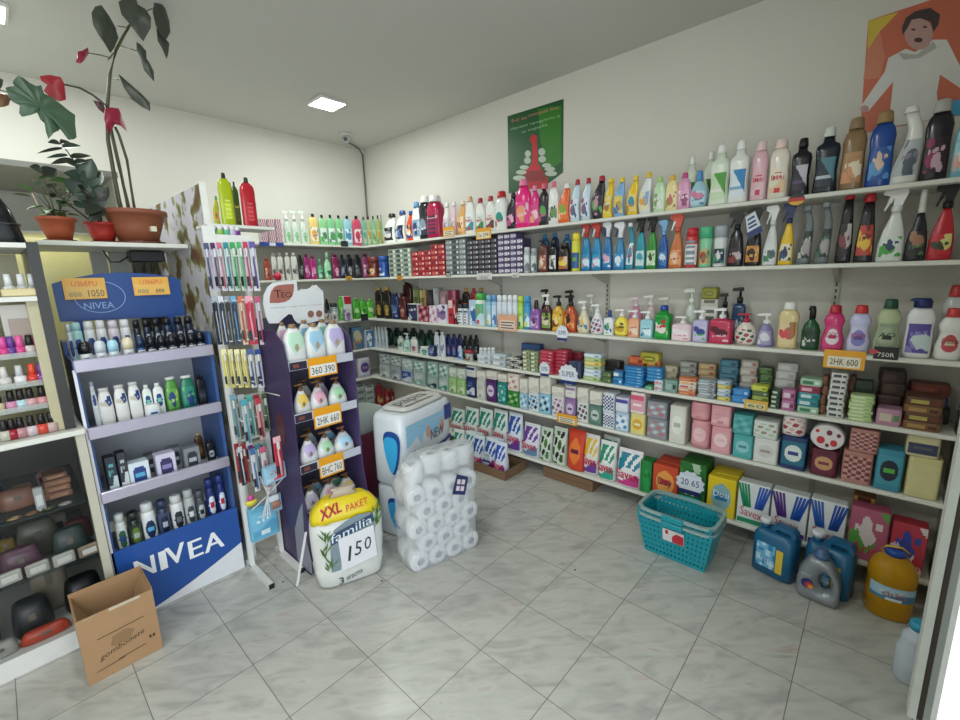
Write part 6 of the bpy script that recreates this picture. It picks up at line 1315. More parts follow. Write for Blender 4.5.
def tagY(name, look, Y, x0, x1, y0, y1, bg, fg, texts, tilt=0):
    A = hit(x0, (y0 + y1) / 2, 1, Y); B = hit(x1, (y0 + y1) / 2, 1, Y); zt = hit((x0 + x1) / 2, y0, 1, Y).z; zb = hit((x0 + x1) / 2, y1, 1, Y).z
    w, h = B.x - A.x, zt - zb
    t_ = thing(name, look, 'tag', ((A.x + B.x) / 2, Y, zb)); MB().box(-w / 2, w / 2, -.001, .001, 0, h).build('card', bg, t_)
    L = MB(); L.quad([(-w * .45, -.0016, h * .08), (w * .45, -.0016, h * .08), (w * .45, -.0016, h * .62), (-w * .45, -.0016, h * .62)]); f_ = L.build('writing_field', fg, t_)
    for s, u0, u1, v0, v1, c in texts: T_ = MB(); letters(T_, s, w * u0, w * u1, h * v0, h * v1, -.0024); T_.build('lettering', c, f_)
tagY('price_card', 'orange price card reading 1050 on the blue display header', 2.755, 63, 106, 278, 299, '#e8b04c', '#e4b860', [('U3bEPU', -.3, .3, .6, .86, '#d86040'), ('1050', .05, .44, .1, .42, '#444444'), ('888', -.4, -.1, .12, .34, '#8c8468')])
tagY('price_card', 'plain orange price card at the right of the blue display header', 2.755, 133, 169, 277, 295, '#e8b04c', '#e8b860', [('U3bEPU', -.3, .3, .6, .86, '#d86040'), ('888', -.4, -.1, .12, .34, '#8c8468'), ('888', .1, .34, .12, .34, '#54503c')])
NVROW = {1: 'on the top blue display shelf', 2: 'on the second blue display shelf', 3: 'on the third blue display shelf', 4: 'on the lowest blue display shelf'}
NVZ = {1: 1.202, 2: .908, 3: .612, 4: .303}
def nv(row, x0, x1, yt, Y, name, look, cat, fn, dr=.6):
    z = NVZ[row]; xm = (x0 + x1) / 2; h = hit(xm, yt, 1, Y).z - z
    lo, hi = -1, 2
    def at(u):
        lo, hi = -1., 2.
        for _ in range(36):
            m_ = (lo + hi) / 2
            if px((m_, Y, z + h / 2))[0] < u: lo = m_
            else: hi = m_
        return lo
    a, b = at(x0), at(x1); m_ = (a + b) / 2; w = (b - a)
    m_ = min(max(m_, NX0 + .016 + w / 2), NX1 - .016 - w / 2)
    t_ = thing(name, look, cat, (m_, Y, z), 0, NVROW[row], None, m_); fn(t_, w * 1.0, h); return t_
def nb(row, x0, x1, yt, Y, kind, look, c, top='flat', name='lotion_bottle', cat='bottle', **kw): return nv(row, x0, x1, yt, Y, name, look, cat, lambda o, w, h: bottle(o, kind, w, h, c, top=top, **kw), PROF[kind][1])
def nc(row, x0, x1, yt, Y, look, c, style='oval', name='deodorant_can'): return nv(row, x0, x1, yt, Y, name, look, 'deodorant', lambda o, w, h: can(o, w, h, c, style), 1)
NB = '#223c7c'
for x0, x1, yt, l, c in [(66, 72, 324, 'white spray deodorant at the left edge', '#d8dcdc'), (73, 84, 322, 'pale turquoise spray deodorant', '#a8d4d4'), (85.5, 96.5, 321, 'white spray deodorant', '#dcdcdc'), (97.5, 108, 320, 'white spray deodorant', '#dcdcdc'), (109.5, 120.5, 320, 'pale pink spray deodorant', '#d8ccd4'), (121.5, 132, 319, 'tall white spray deodorant', '#dcdcdc')]:
    nc(1, x0, x1, yt, 2.66, l, (c, c, c, NB, NB))
for i, (x0, x1) in enumerate([(134.5, 142), (144, 152), (153.5, 162), (164, 173), (175, 184), (185.5, 194), (195.5, 204)]):
    nc(1, x0, x1, 320 - i * .8, 2.66, ['black spray deodorant', 'navy spray deodorant', 'black spray deodorant', 'dark blue spray deodorant', 'navy spray deodorant', 'black spray deodorant', 'dark navy spray deodorant'][i], (['#1a1c24', '#1f2840', '#181a20', '#1c3050', '#1d2540', '#17181e', '#1c2030'][i], '#15161c', '#20263c', '#b0b4bc', '#20263c'))
def roll(x0, x1, yt, look, cbody, ccap, lab='#d8dcdc'):
    def fn(o, w, h):
        r = w / 2; m_ = MB(); m_.loft([(0, 0, 0, r * .8, r * .8, 2), (h * .04, 0, 0, r * .9, r * .9, 2), (h * .5, 0, 0, r * .92, r * .92, 2), (h * .54, 0, 0, r * .85, r * .85, 2)], seg=16); m_.build('body', M(cbody, .25), o)
        m_ = MB(); m_.loft([(h * .52, 0, 0, r, r, 2), (h * .8, 0, 0, r, r, 2), (h * .94, 0, 0, r * .8, r * .8, 2), (h, 0, 0, r * .4, r * .4, 2)], seg=16); m_.build('cap', M(ccap, .25), o)
        L = MB(); skin(L, [(0, .93, 0), (1, .93, 0)], 0, h, w, w, 2, .1, .42, .9, 'oval'); L.build('label', [lab, NB, '#e8e8ec'], o)
    nv(1, x0, x1, yt, 2.50, 'roll_on_deodorant', look, 'deodorant', fn, 1)
for a in [(79, 93, 341, 'white roll-on with black cap', '#d4d4d4', '#17181c'), (95, 107, 340.5, 'white roll-on with pearl cap', '#d8dce0', '#c4ccd0'), (108, 119.5, 339.5, 'light blue roll-on', '#d0e0e8', '#a4d0e0'), (122.5, 134.5, 337, 'white roll-on with cream cap', '#dcdcdc', '#d8ccb0'),
          (136.5, 145.5, 336, 'navy roll-on with blue body', '#2c5c90', '#1c2c4c'), (147, 156, 335.5, 'black roll-on with white label', '#20242c', '#16181e'), (157.5, 166.5, 335, 'black roll-on with grey label', '#24262c', '#16181e'), (168, 177, 334, 'dark roll-on with silver label', '#2c3038', '#1a1c22'), (178.5, 186, 333, 'black roll-on with blue label', '#1c1e26', '#15171c'), (187.5, 196, 332.5, 'black roll-on with white round label', '#22242c', '#16181e'), (198, 206.5, 331, 'slim black roll-on', '#1c1e24', '#141519')]: roll(*a)
for a in [(92.5, 98.5, 381, 'white lotion bottle at the left edge', ('#ccd0d0', '#b0b4b8', '#d4d8d8', NB, NB)), (99, 114, 387, 'wide white lotion bottle', ('#dcdcd8', '#d8d8d4', '#dcdcd8', NB, '#c0b8a8')), (115, 128.5, 384, 'second wide white lotion bottle', ('#dcdcd8', '#d8d8d4', '#dcdcd8', NB, '#c0b8a8')), (129, 142, 381, 'third wide white lotion bottle', ('#dcdcd8', '#d8d8d4', '#dcdcd8', NB, '#c0b8a8'))]:
    nb(2, *a[:3], 2.52, 'lot', a[3], a[4], lab=(.5, .85))
for a in [(143.5, 153, 384, 'white tube with green print', ('#dce0dc', '#e0e4e0', '#d8e4dc', NB, '#70b8a8')), (154, 164.5, 382, 'white tube with navy emblem', ('#dce0dc', '#e0e4e0', '#dce0dc', NB, '#70b8a8'))]:
    nb(2, *a[:3], 2.52, 'shamp', a[3], a[4], lab=(.3, .85))
for a in [(165.5, 179, 376, 'green shower gel bottle', ('#4c8c38', '#dce0dc', '#5c9c40', '#1c3c70', '#a8c860')), (180.5, 195.5, 374.5, 'dark green shower gel bottle', ('#1c7058', '#dce0dc', '#28806c', '#1c3c70', '#58a860'))]:
    nb(2, *a[:3], 2.52, 'lot', a[3], a[4], lab=(.2, .75), name='shower_gel_bottle')
for i, (x0, x1) in enumerate([(197, 204), (205, 211)]): nb(2, x0, x1, 375, 2.6, 'shamp', 'dark bottle in shadow', ('#1c2026', '#16181c', '#24282e', '#3c444c', '#586068'), name='shower_gel_bottle')
nv(2, 145, 161, 403.5, 2.50, 'cream_jar', 'low white cream jar lying in front', 'jar', lambda o, w, h: roundpack(o, w, h, .05, ('#dcdcdc', '#e0e0e0', '#c8d8e0', NB), p=2.4), .5)
def nbox(x0, x1, yt, look, c, style='oval', Y=2.5, d=.06): nv(3, x0, x1, yt, Y, 'cream_box', look, 'box', lambda o, w, h: carton(o, w, h, d, c, style), .5)
nbox(106, 117, 455, 'narrow black and white box', ('#20262c', '#24303c', '#b8c8cc', '#58a8a8'), 'low')
nbox(118, 127.5, 450.5, 'tall black and white box', ('#23262c', '#2c3038', '#c8ccd0', '#a8b0b8'), 'low')
nbox(128.5, 149, 460, 'white and light blue box', ('#c8d4dc', '#d0dce4', NB, '#58a8cc'), 'oval')
nbox(146, 155, 453, 'narrow grey box behind', ('#70787c', '#808888', '#303840', '#b0b8bc'), 'oval', Y=2.6)
nbox(155.5, 175, 451.5, 'silver and purple box', ('#c0bcd0', '#ccc8dc', '#34305c', '#8c80b8'), 'oval')
nbox(168, 181, 446, 'grey box behind the silver one', ('#888c90', '#989ca0', '#383c44', '#c0c4c8'), 'oval', Y=2.6)
nbox(183, 199, 445.5, 'dark grey box', ('#70747c', '#7c8088', '#2c3038', '#a8acb4'), 'oval')
nb(3, 195, 203.5, 432, 2.62, 'shamp', 'brown jar with cream lid', ('#50361c', '#b8a878', '#5c4020', '#8c6c38', '#a88850'), name='cream_jar', cat='jar')
nb(3, 206.5, 215, 439.5, 2.56, 'shamp', 'black bottle with white dot', ('#1a1c20', '#141518', '#1c1e24', '#c0c4c8', '#505860'))
for a in [(116, 127, 512, 'white shaving foam can', ('#d4d8d4', '#dce0dc', '#dce0dc', '#2c5c3c', NB)), (128.5, 141.5, 510, 'black and green shaving foam can', ('#1c2420', '#242c28', '#28322c', '#5c7c30', '#a8b0b0')), (142, 156, 501, 'tall white shaving foam can with blue band', ('#dce0e0', '#e0e4e4', '#dce0e4', '#1c2c4c', '#58a8d4')), (157.5, 169.5, 498.5, 'navy shaving foam can', ('#28344c', '#303c58', '#3c4c6c', '#1c2438', '#a8b0c0')),
          (171, 183.5, 493.5, 'white shaving foam can with black label', ('#d8d8d8', '#dcdcdc', '#d8d8d8', '#202428', '#606870')), (184.5, 195, 488, 'silver shaving foam can', ('#a8acac', '#b8bcbc', '#b0b4b4', '#384044', '#d8dcdc')), (196, 205, 489, 'dark grey shaving foam can', ('#3c4448', '#505860', '#484f54', '#b0b8bc', '#20262c')),
          (206, 215, 477.5, 'navy deodorant can with red band', ('#1c2c6c', '#283878', '#1c2c6c', '#d8dce8', '#b02840')), (216.5, 225, 473.5, 'navy deodorant can with red band and blue cap', ('#1c2c6c', '#2c3c80', '#1c2c6c', '#d8dce8', '#b02840'))]:
    nc(4, *a[:3], 2.52, a[3], a[4], 'oval', 'foam_can')

# ================================================================ toothbrush rack
RX0, RX1, RY = .725, .885, 2.40
WM = M('#dcdcd8', .35)
t = thing('product_rack', 'white metal hook rack of toothbrushes standing on the floor', 'rack', (.80, 2.40, 0))
def bar(a, b, r=.011, nm='bar'): m_ = MB(); m_.tube([a, b], r, 6); return m_.build(nm, WM, t)
x0, x1 = RX0 - .8, RX1 - .8
for x in (x0, x1):
    m_ = MB(); m_.box(x - .012, x + .012, -.012, .012, .012, 1.74); m_.build('post', WM, t)
    m_ = MB(); m_.box(x - .012, x + .012, -.25, .06, 0, .024); f_ = m_.build('foot', WM, t)
    m_ = MB(); m_.box(x - .013, x + .013, -.256, -.25, -.0005, .025); m_.build('end_cap', '#1c1c1c', f_)
for z in (.14,): m_ = MB(); m_.box(x0 + .012, x1 - .012, -.01, .01, z, z + .018); m_.build('crossbar', WM, t)
for z in (.6, .72, .95, 1.15, 1.35, 1.55):
    m_ = MB(); m_.box(x0 + .0125, x1 - .0125, .0, .008, z, z + .012); m_.build('crossbar', WM, t)
m_ = MB(); m_.bbox(x0 + .0, x1 + .15, -.04, .13, 1.80, 1.815, .002); m_.build('top_shelf', WM, t)
m_ = MB(); m_.box(x0 + .1, x0 + .12, .05, .07, 1.741, 1.7998); m_.build('shelf_support', WM, t)
m_ = MB(); m_.box(x0 - .0, x1 + .03, -.052, -.012, 1.741, 1.756); m_.build('front_ledge', WM, t)
m_ = MB(); m_.box(x0 - .03, x0 + .022, -.062, -.052, 1.66, 1.80); m_.box(x0 - .015, x1 + .03, -.058, -.052, 1.70, 1.765); m_.build('top_front', '#e0e0dc', t)
for z in (1.66, 1.45, 1.255, 1.04, .85):
    for k_ in range(4): bar((x0 + .02 + k_ * .038, -.0, z), (x0 + .02 + k_ * .038, -.1, z + .006), .003, 'hook')
bar((x1 + .0, -.0, .965), (x1 + .03, -.285, .97), .003, 'hook')
for z in (1.66, 1.45, 1.255, 1.04, .85): bar((x0 + .01, -.02, z), (x1 - .01, -.02, z), .004)
PLK = 'on the white hook rack'
def blister(u0, u1, v0, v1, bgc, c1, c2, look, Y=2.33, name='toothbrush_pack', cat='toothbrush'):
    A, B = hit(u0, (v0 + v1) / 2, 1, Y), hit(u1, (v0 + v1) / 2, 1, Y); zt = hit((u0 + u1) / 2, v0, 1, Y).z; zb = hit((u0 + u1) / 2, v1, 1, Y).z
    w, h = B.x - A.x, zt - zb
    t_ = thing(name, look, cat, ((A.x + B.x) / 2, Y, zb), 0, '', None, A.x)
    m_ = MB(); m_.box(-w * .42, w * .42, 0, .003, 0, h, 0); m_.box(-w * .42, w * .42, -.0006, 0, h * .86, h, 1); m_.box(-w * .42, w * .1, -.0006, 0, h * .1, h * .3, 2); m_.build('card', [bgc, c1, '#2c2c34'], t_)
    t_.rotation_euler = (0, 0, random.uniform(-.3, .3))
    b_ = MB(); b_.tube([(w * .05, -.007, h * .06), (w * .0, -.008, h * .4), (-w * .06, -.006, h * .62), (0, -.007, h * .72)], w * .13, 7, 0, w * .09); b_.build('handle', c1, t_)
    b_ = MB(); b_.bbox(-w * .14, w * .14, -.014, -.002, h * .7, h * .88, .002); b_.build('bristles', c2, t_)
    b_ = MB(); b_.bbox(-w * .36, w * .36, -.02, -.0003, h * .04, h * .9, .006); b_.build('blister', M('#283034', .05, 0, 0, .07), t_)
    return t_
tb = [(206, 212, '#a8a0b8', '#28345c', '#d8d8e0', 'toothbrush pack with navy handle'), (212.5, 218.5, '#c8c0cc', '#603870', '#e0e0e8', 'toothbrush pack with violet handle'), (219, 225, '#d8d4dc', '#c87088', '#e8e8ec', 'toothbrush pack with pink handle'), (225.5, 231.5, '#c8d4d8', '#2c8898', '#d8ece8', 'toothbrush pack with turquoise handle'), (232, 238, '#c0d8c8', '#3ca858', '#e0f0e0', 'toothbrush pack with green handle'), (238.5, 244.5, '#d0e0d0', '#58c078', '#e8f0e8', 'toothbrush pack with mint handle'), (245, 250.5, '#dcd0dc', '#c03858', '#e8e0e8', 'toothbrush pack with red handle'), (251, 258, '#d8d8dc', '#5c4c9c', '#e0e0ec', 'toothbrush pack with indigo handle')]
for i, (u0, u1, bg, c1, c2, l) in enumerate(tb): blister(u0, u1, 243 - (u0 - 206) * .03, 291, bg, c1, c2, l + ' in the upper row')
tb = [(214, 220, '#202838', '#a8b0c0', '#303848', 'black toothbrush pack with silver handle'), (220.5, 226.5, '#28304c', '#c8ccd8', '#404860', 'navy toothbrush pack with white handle'), (227, 232.5, '#1c2028', '#88909c', '#2c3440', 'black toothbrush pack with grey handle'), (233, 239, '#243050', '#60a0c8', '#405070', 'navy toothbrush pack with blue handle'), (240, 246, '#d8b8a0', '#c85838', '#e8c8b0', 'beige toothbrush pack with orange handle'), (246.5, 256, '#c82c48', '#e8a0b0', '#d84860', 'wide red toothpaste pack'), (257, 263, '#c8c4d0', '#c05878', '#e0dce8', 'white toothbrush pack with rose handle')]
for i, (u0, u1, bg, c1, c2, l) in enumerate(tb): blister(u0, u1, 296, 345, bg, c1, c2, l + ' in the second row')
tb = [(223, 229, '#d8cc70', '#e8e0a8'), (229.5, 235.5, '#d8c870', '#f0e8b0'), (236, 242, '#dcd080', '#ece4b0'), (242.5, 248.5, '#d8cc78', '#e8e0a8'), (249, 255, '#d8d8d4', '#3858a0'), (256, 263, '#d0d0d4', '#2c4490')]
for i, (u0, u1, bg, c1) in enumerate(tb): blister(u0, u1, 349, 388, bg, c1, '#e8e8d8', ('yellow carded razor pack' if i < 4 else 'white carded brush pack'), name='razor_pack' if i < 4 else 'toothbrush_pack', cat='razor' if i < 4 else 'toothbrush')
for i in range(4): ITEMS[-6 + i][2] = 'in the third hook rack row'
for i in range(2): ITEMS[-2 + i][2] = 'in the third hook rack row'
tb = [(232, 239, 394, 440, '#88989c', '#5c8c98', 'pack of grey blue brushes'), (240, 247, 394, 440, '#90989c', '#a0a8ac', 'pack of grey brushes'), (248, 255, 395, 438, '#a0bcb8', '#3c9c90', 'pack with teal brush'), (255.5, 262, 394, 435, '#b05850', '#a02c38', 'pack with dark red brush'), (263, 269, 393, 432, '#8c9c80', '#4c5c3c', 'pack with olive brush'),
      (236, 241.5, 443, 484, '#a83c40', '#8c2028', 'red carded comb'), (242, 248.5, 443, 484, '#b04848', '#98282c', 'red carded brush'), (249.5, 256, 443, 486, '#a8b4c0', '#7c3c90', 'purple carded brush'), (256.5, 263, 443, 484, '#b0bcc4', '#48788c', 'grey carded brush'), (263.5, 269.5, 443, 482, '#b8c4c4', '#70a098', 'pale green carded brush'), (243, 250, 399, 446, '#b8c0c4', '#48a0b0', 'front turquoise brush card'), (257, 264, 398, 440, '#c8a8a8', '#b83848', 'front rose brush card'), (239, 245, 446, 486, '#30303c', '#c8ccd0', 'front black comb card'), (252, 258, 448, 492, '#d8d8dc', '#3c68a8', 'front blue comb card'), (262, 269, 446, 490, '#d8d0d0', '#c85878', 'front pink comb card'), (274, 283.5, 436, 478, '#c03444', '#e8b0b8', 'bright red toothpaste card')]
for j, (u0, u1, v0, v1, bg, c1, l) in enumerate(tb): blister(u0, u1, v0, v1, bg, c1, '#d8d8d8', l + (' in the fourth row' if j < 5 or j in (10, 11) else ' in the lowest row'), Y=2.12 if j == 15 else (2.285 if j > 9 else 2.33), name='brush_pack', cat='brush')
# cotton bud fan, candy, light blue wipes at the bottom of the rack
P0 = hit(268, 495, 1, 2.30); t = thing('cotton_bud_bundle', 'fan of white sticks with a white tag hanging low on the rack', 'bundle', tuple(P0))
m_ = MB(); rnd = random.Random(2)
for i in range(14):
    a = rnd.uniform(-2.9, -1.0) if i % 2 else rnd.uniform(.6, 1.9); m_.tube([(0, 0, 0), (.10 * math.cos(a), rnd.uniform(-.02, .01), .12 * math.sin(a))], .0025, 5)
m_.build('sticks', '#dcdce0', t); MB().bbox(-.005, .045, -.03, -.015, -.035, .0, .006).build('tag', '#d8e0e4', t)
P0 = hit(251, 500, 1, 2.33); t = thing('party_candle_pack', 'small yellow and pink ornament low on the rack', 'ornament', tuple(P0))
MB().loft([(-.03, 0, 0, .02, .012, 2), (-.015, 0, 0, .03, .016, 2), (-.005, 0, 0, .03, .016, 2), (0, 0, 0, .02, .012, 2)], seg=12).build('bow', '#d8cc48', t)
MB().loft([(-.003, 0, 0, .018, .012, 2), (.02, 0, 0, .014, .012, 2), (.028, 0, 0, .006, .006, 2)], seg=10).build('flower', '#c84c90', t)
A = hit(246, 530, 1, 2.36); t = thing('wet_wipes_pack', 'light blue baby wipes pack standing at the bottom of the rack', 'wipes', (.80, 2.365, .165))
def fnw(o, w, h, d, c):
    roundpack(o, w, h, d, c, 'low', name='body', p=6)
fnw(t, .15, .19, .035, ('#6cb0cc', '#78bcd8', '#5ca4c8', '#d8e8f0'))
t = thing('wet_wipes_pack', 'light blue wipes pack poking out at the right of the rack', 'wipes', (.84, 2.24, .52)); t.rotation_euler = (0, 0, .2)
fnw(t, .12, .09, .04, ('#98c4dc', '#a0cce0', '#c8dce8', '#c87898'))
t = thing('baby_photo_card', 'card with a baby face beside the light blue wipes', 'card', (.865, 2.335, .30)); MB().box(-.03, .03, 0, .004, 0, .10).build('card', '#8cb4c8', t); m_ = MB(); m_.loft([(0, 0, 0, .02, .003, 2)] * 1 + [(.02, 0, 0, .026, .003, 2), (.045, 0, 0, .02, .003, 2)], seg=12); m_.build('printed_picture', '#b88470', t, loc=(0, -.002, .02))
# bottles and little tubes on top of the rack
for u0, u1, yt, k_, look, c, top, Y in [(219, 234.5, 173.5, 'shamp', 'yellow green soap bottle with black cap', ('#a4b41c', '#141416', '#bccc30', '#98a818', '#d0dc60'), 'cap', 2.44), (240.5, 256.5, 178, 'shamp', 'red soap bottle with black cap', ('#b42430', '#141416', '#bc2c38', '#901c28', '#d05860'), 'cap', 2.45),
        (211, 219.5, 196, 'curve', 'yellow and green bottle', ('#a8a838', '#50983c', '#b0b040', '#d86838', '#408030'), 'flat', 2.47), (232.5, 240, 182, 'shamp', 'dark green soap bottle with black cap', ('#3c5c2c', '#141416', '#4c6c34', '#c8c048', '#783028'), 'cap', 2.51)]:
    z = 1.816; xm = (u0 + u1) / 2; h = hit(xm, yt, 1, Y).z - z; a, b = hit(u0, 205, 1, Y).x, hit(u1, 205, 1, Y).x
    t_ = thing('soap_dispenser', look + ' on top of the rack', 'bottle', ((a + b) / 2, Y, z)); w = (b - a) / 1.12; bottle(t_, k_, w, h, c, top=top, style='oval', lab=(.2, .6) if k_ == 'curve' else None, capw=.3)
    if k_ != 'curve': L = MB(); skin(L, PROF[k_][3], 0, h * .9, w, w * .42, 3, .15, .55, .5, 'lines'); L.build('label', [c[2], c[3], c[4]], t_)
for i, (u, c, l) in enumerate([(213, '#2c7c60', 'teal'), (219.5, '#8cc048', 'lime'), (226, '#58b088', 'mint'), (232, '#c8b8d8', 'lilac'), (237, '#6c2c84', 'purple')]):
    p = hit(u, 224, 1, 2.352); t_ = thing('toothpaste_tube', f'short {l} tube standing on the front of the rack', 'tube', (p.x, 2.358, 1.757)); hh = .05
    MB().loft([(0, 0, 0, .012, .008, 3), (hh * .6, 0, 0, .013, .008, 3), (hh * .62, 0, 0, .011, .008, 2)], seg=12).build('body', c, t_); MB().loft([(hh * .6, 0, 0, .012, .009, 2), (hh, 0, 0, .011, .008, 2)], seg=12).build('cap', '#dcdcdc', t_)
t = thing('metal_rod', 'thin white stick leaning against the purple display', 'stick', (0, 0, 0)); a, b = hit(297, 586, 2, .005), hit(306, 532, 1, 2.05)
MB().box(-.006, .006, -.002, .002, 0, (b - a).length).build('rod', '#e0e0e0', t); t.location = a; t.rotation_euler = Vector((0, 0, 1)).rotation_difference((b - a)).to_euler()

# ================================================================ TEO display
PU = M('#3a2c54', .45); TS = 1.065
def TZS(z): return 1.5395 - (1.5395 - z) * TS
t = thing('display_stand', 'purple cardboard TEO liquid soap display on the floor', 'display stand', (1.02 * TS, 2.13 * TS, 0))
X0, X1, Y0, Y1 = -.165 * TS, .165 * TS, -.17 * TS, .15 * TS
def sidepoly(x, th, m_):
    # side wing, wider at the foot, with a curved front edge; polygon in (y, z)
    pg = [(Y0 + .0, .001), (Y1, .001), (Y1, 1.30), (Y0 + .12, 1.30), (Y0 + .03, 1.24), (Y0, 1.12), (Y0, .5), (Y0 - .035, .3)]
    n = len(m_.v); k = len(pg); m_.v += [(x, y, z) for y, z in pg] + [(x + th, y, z) for y, z in pg]
    m_.f += [tuple(n + i for i in range(k))[::-1], tuple(n + k + i for i in range(k))] + [(n + i, n + (i + 1) % k, n + k + (i + 1) % k, n + k + i) for i in range(k)]; m_.m += [0] * (k + 2); m_.s += [False] * (k + 2)
m = MB(); sidepoly(X0 - .008, .008, m); sp = m.build('side_wing', PU, t)
m = MB(); m.prism([(-.02, .02), (.14, .02), (.13, .22), (.05, .36), (-.0, .42), (.02, .25), (-.03, .1)], 0, .0012); o = m.build('grey_curve', '#8a8a98', sp); o.rotation_euler = (0, 0, PI / 2); o.location = (X0 - .0085, Y0 + .0, 0)
m = MB(); m.prism(ell(.16, .78, .05, .09), 0, .001); o = m.build('brown_spot', '#5c3038', sp); o.rotation_euler = (0, 0, PI / 2); o.location = (X0 - .0085, Y0, 0)
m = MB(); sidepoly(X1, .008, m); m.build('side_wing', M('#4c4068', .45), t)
m = MB(); m.box(X0, X1, Y1 - .006, Y1, .001, 1.35); m.build('back_panel', '#5c5a6c', t)
m = MB(); m.box(X0, X1, Y0 + .003, Y0 + .009, .001, .36); m.build('front_panel', '#6a6478', t)
TZ = tuple(TZS(z) for z in (1.135, .885, .63, .385))
for i, z in enumerate(TZ):
    m = MB(); m.box(X0 + .0005, X1 - .0005, Y0 + .006, Y1 - .007, z, z + .006); m.build('shelf', '#a8a8b4', t)
    m = MB(); m.box(X0 + .0005, X1 - .0005, Y0, Y0 + .005, z, z + .045, 0); m.box(X0 + .002, X0 + .09, Y0 - .0008, Y0, z + .002, z + .04, 1); m.box(X0 + .02, X0 + .05, Y0 - .0014, Y0 - .0008, z + .012, z + .03, 2); m.build('shelf_lip', ['#c0c2cc', '#2c2438', '#7c4438'], t)
Hd = lambda *p: [(q_.x - 1.02 * TS, q_.z) for q_ in [hit(u, v, 1, 2.13 * TS + .064) for u, v in g(p, 255, 270, 12)]]
m = MB(); hp = Hd((170, 640), (135, 560), (112, 470), (100, 400), (108, 300), (150, 210), (210, 155), (350, 135), (500, 125), (508, 245), (530, 250), (565, 228), (630, 232), (670, 210), (690, 188), (735, 180), (780, 222), (820, 258), (832, 590), (640, 640))
m.prism(hp, .064, .07); hb = m.build('header_board', '#dcdee0', t)
m = MB(); lfp = Hd((175, 395), (178, 310), (195, 250), (235, 200), (280, 182), (370, 172), (465, 168), (462, 250), (448, 310), (410, 355), (360, 382), (280, 395)); m.prism(lfp, .062, .0635); lf_ = m.build('brown_leaf', '#a4665a', hb)
q0, q1_ = Hd((235, 335), (430, 245)); T = MB(); letters(T, 'T', q0[0], q0[0] + .035, q0[1], q1_[1] + .004, .061); letters(T, 'EO', q0[0] + .036, q1_[0], q0[1] - .001, q0[1] + (q1_[1] - q0[1]) * .8, .061); T.build('lettering', '#1c1618', lf_)
a, b = Hd((185, 470), (810, 415)); T = MB(); letters(T, 'mekomalga u bopiga  cbekect u haxhocm', a[0], b[0], a[1], a[1] + .011, .0625); T.build('lettering', '#a8a8a4', hb)
m = MB()
for c0, c1 in ((668, 528), (768, 525)): m.prism(Hd(*ell(c0, c1, 38, 42, 14)), .0618, .0635)
m.build('round_badges', '#8c6454', hb)
m = MB(); m.prism(Hd((190, 650), (280, 640), (340, 580), (400, 530), (440, 535), (470, 600), (520, 650)), .0618, .0635); m.build('purple_wave', '#241c38', hb)
TP = {0: 'on the top shelf of the purple display', 1: 'on the second shelf of the purple display', 2: 'on the third shelf of the purple display', 3: 'on the lowest shelf of the purple display'}
def teo(row, u0, u1, vt, Y, look, c2, kind='drop', top='pump'):
    Y = Y * TS; z = TZ[row] + .007; xm = (u0 + u1) / 2; h = hit(xm, vt, 1, Y).z - z; vm = vt + 20; a, b = hit(u0, vm, 1, Y).x, hit(u1, vm, 1, Y).x; x = (a + b) / 2
    w = min((b - a) * (1.12 if kind == 'drop' else 1.02), .12)
    x = min(max(x, 1.02 * TS + X0 + .001 + w / 2), 1.02 * TS + X1 - .001 - w / 2)
    t_ = thing('liquid_soap_bottle', look, 'bottle', (x, Y, z), 0, TP[row], None, x)
    if kind == 'drop': bottle(t_, 'dropt', w, h, ('#dcdcdc', '#7c5a3c', '#dcdcdc', c2, '#8c7868'), top='pump', style='teo', lab=(.08, .86), tcol='#404040')
    else: bottle(t_, 'ref', w, h, ('#dcdedc', '#8c6c4c', '#dcdedc', c2, '#a8987c'), top='cap', style='teo', lab=(.05, .88), capw=.34)
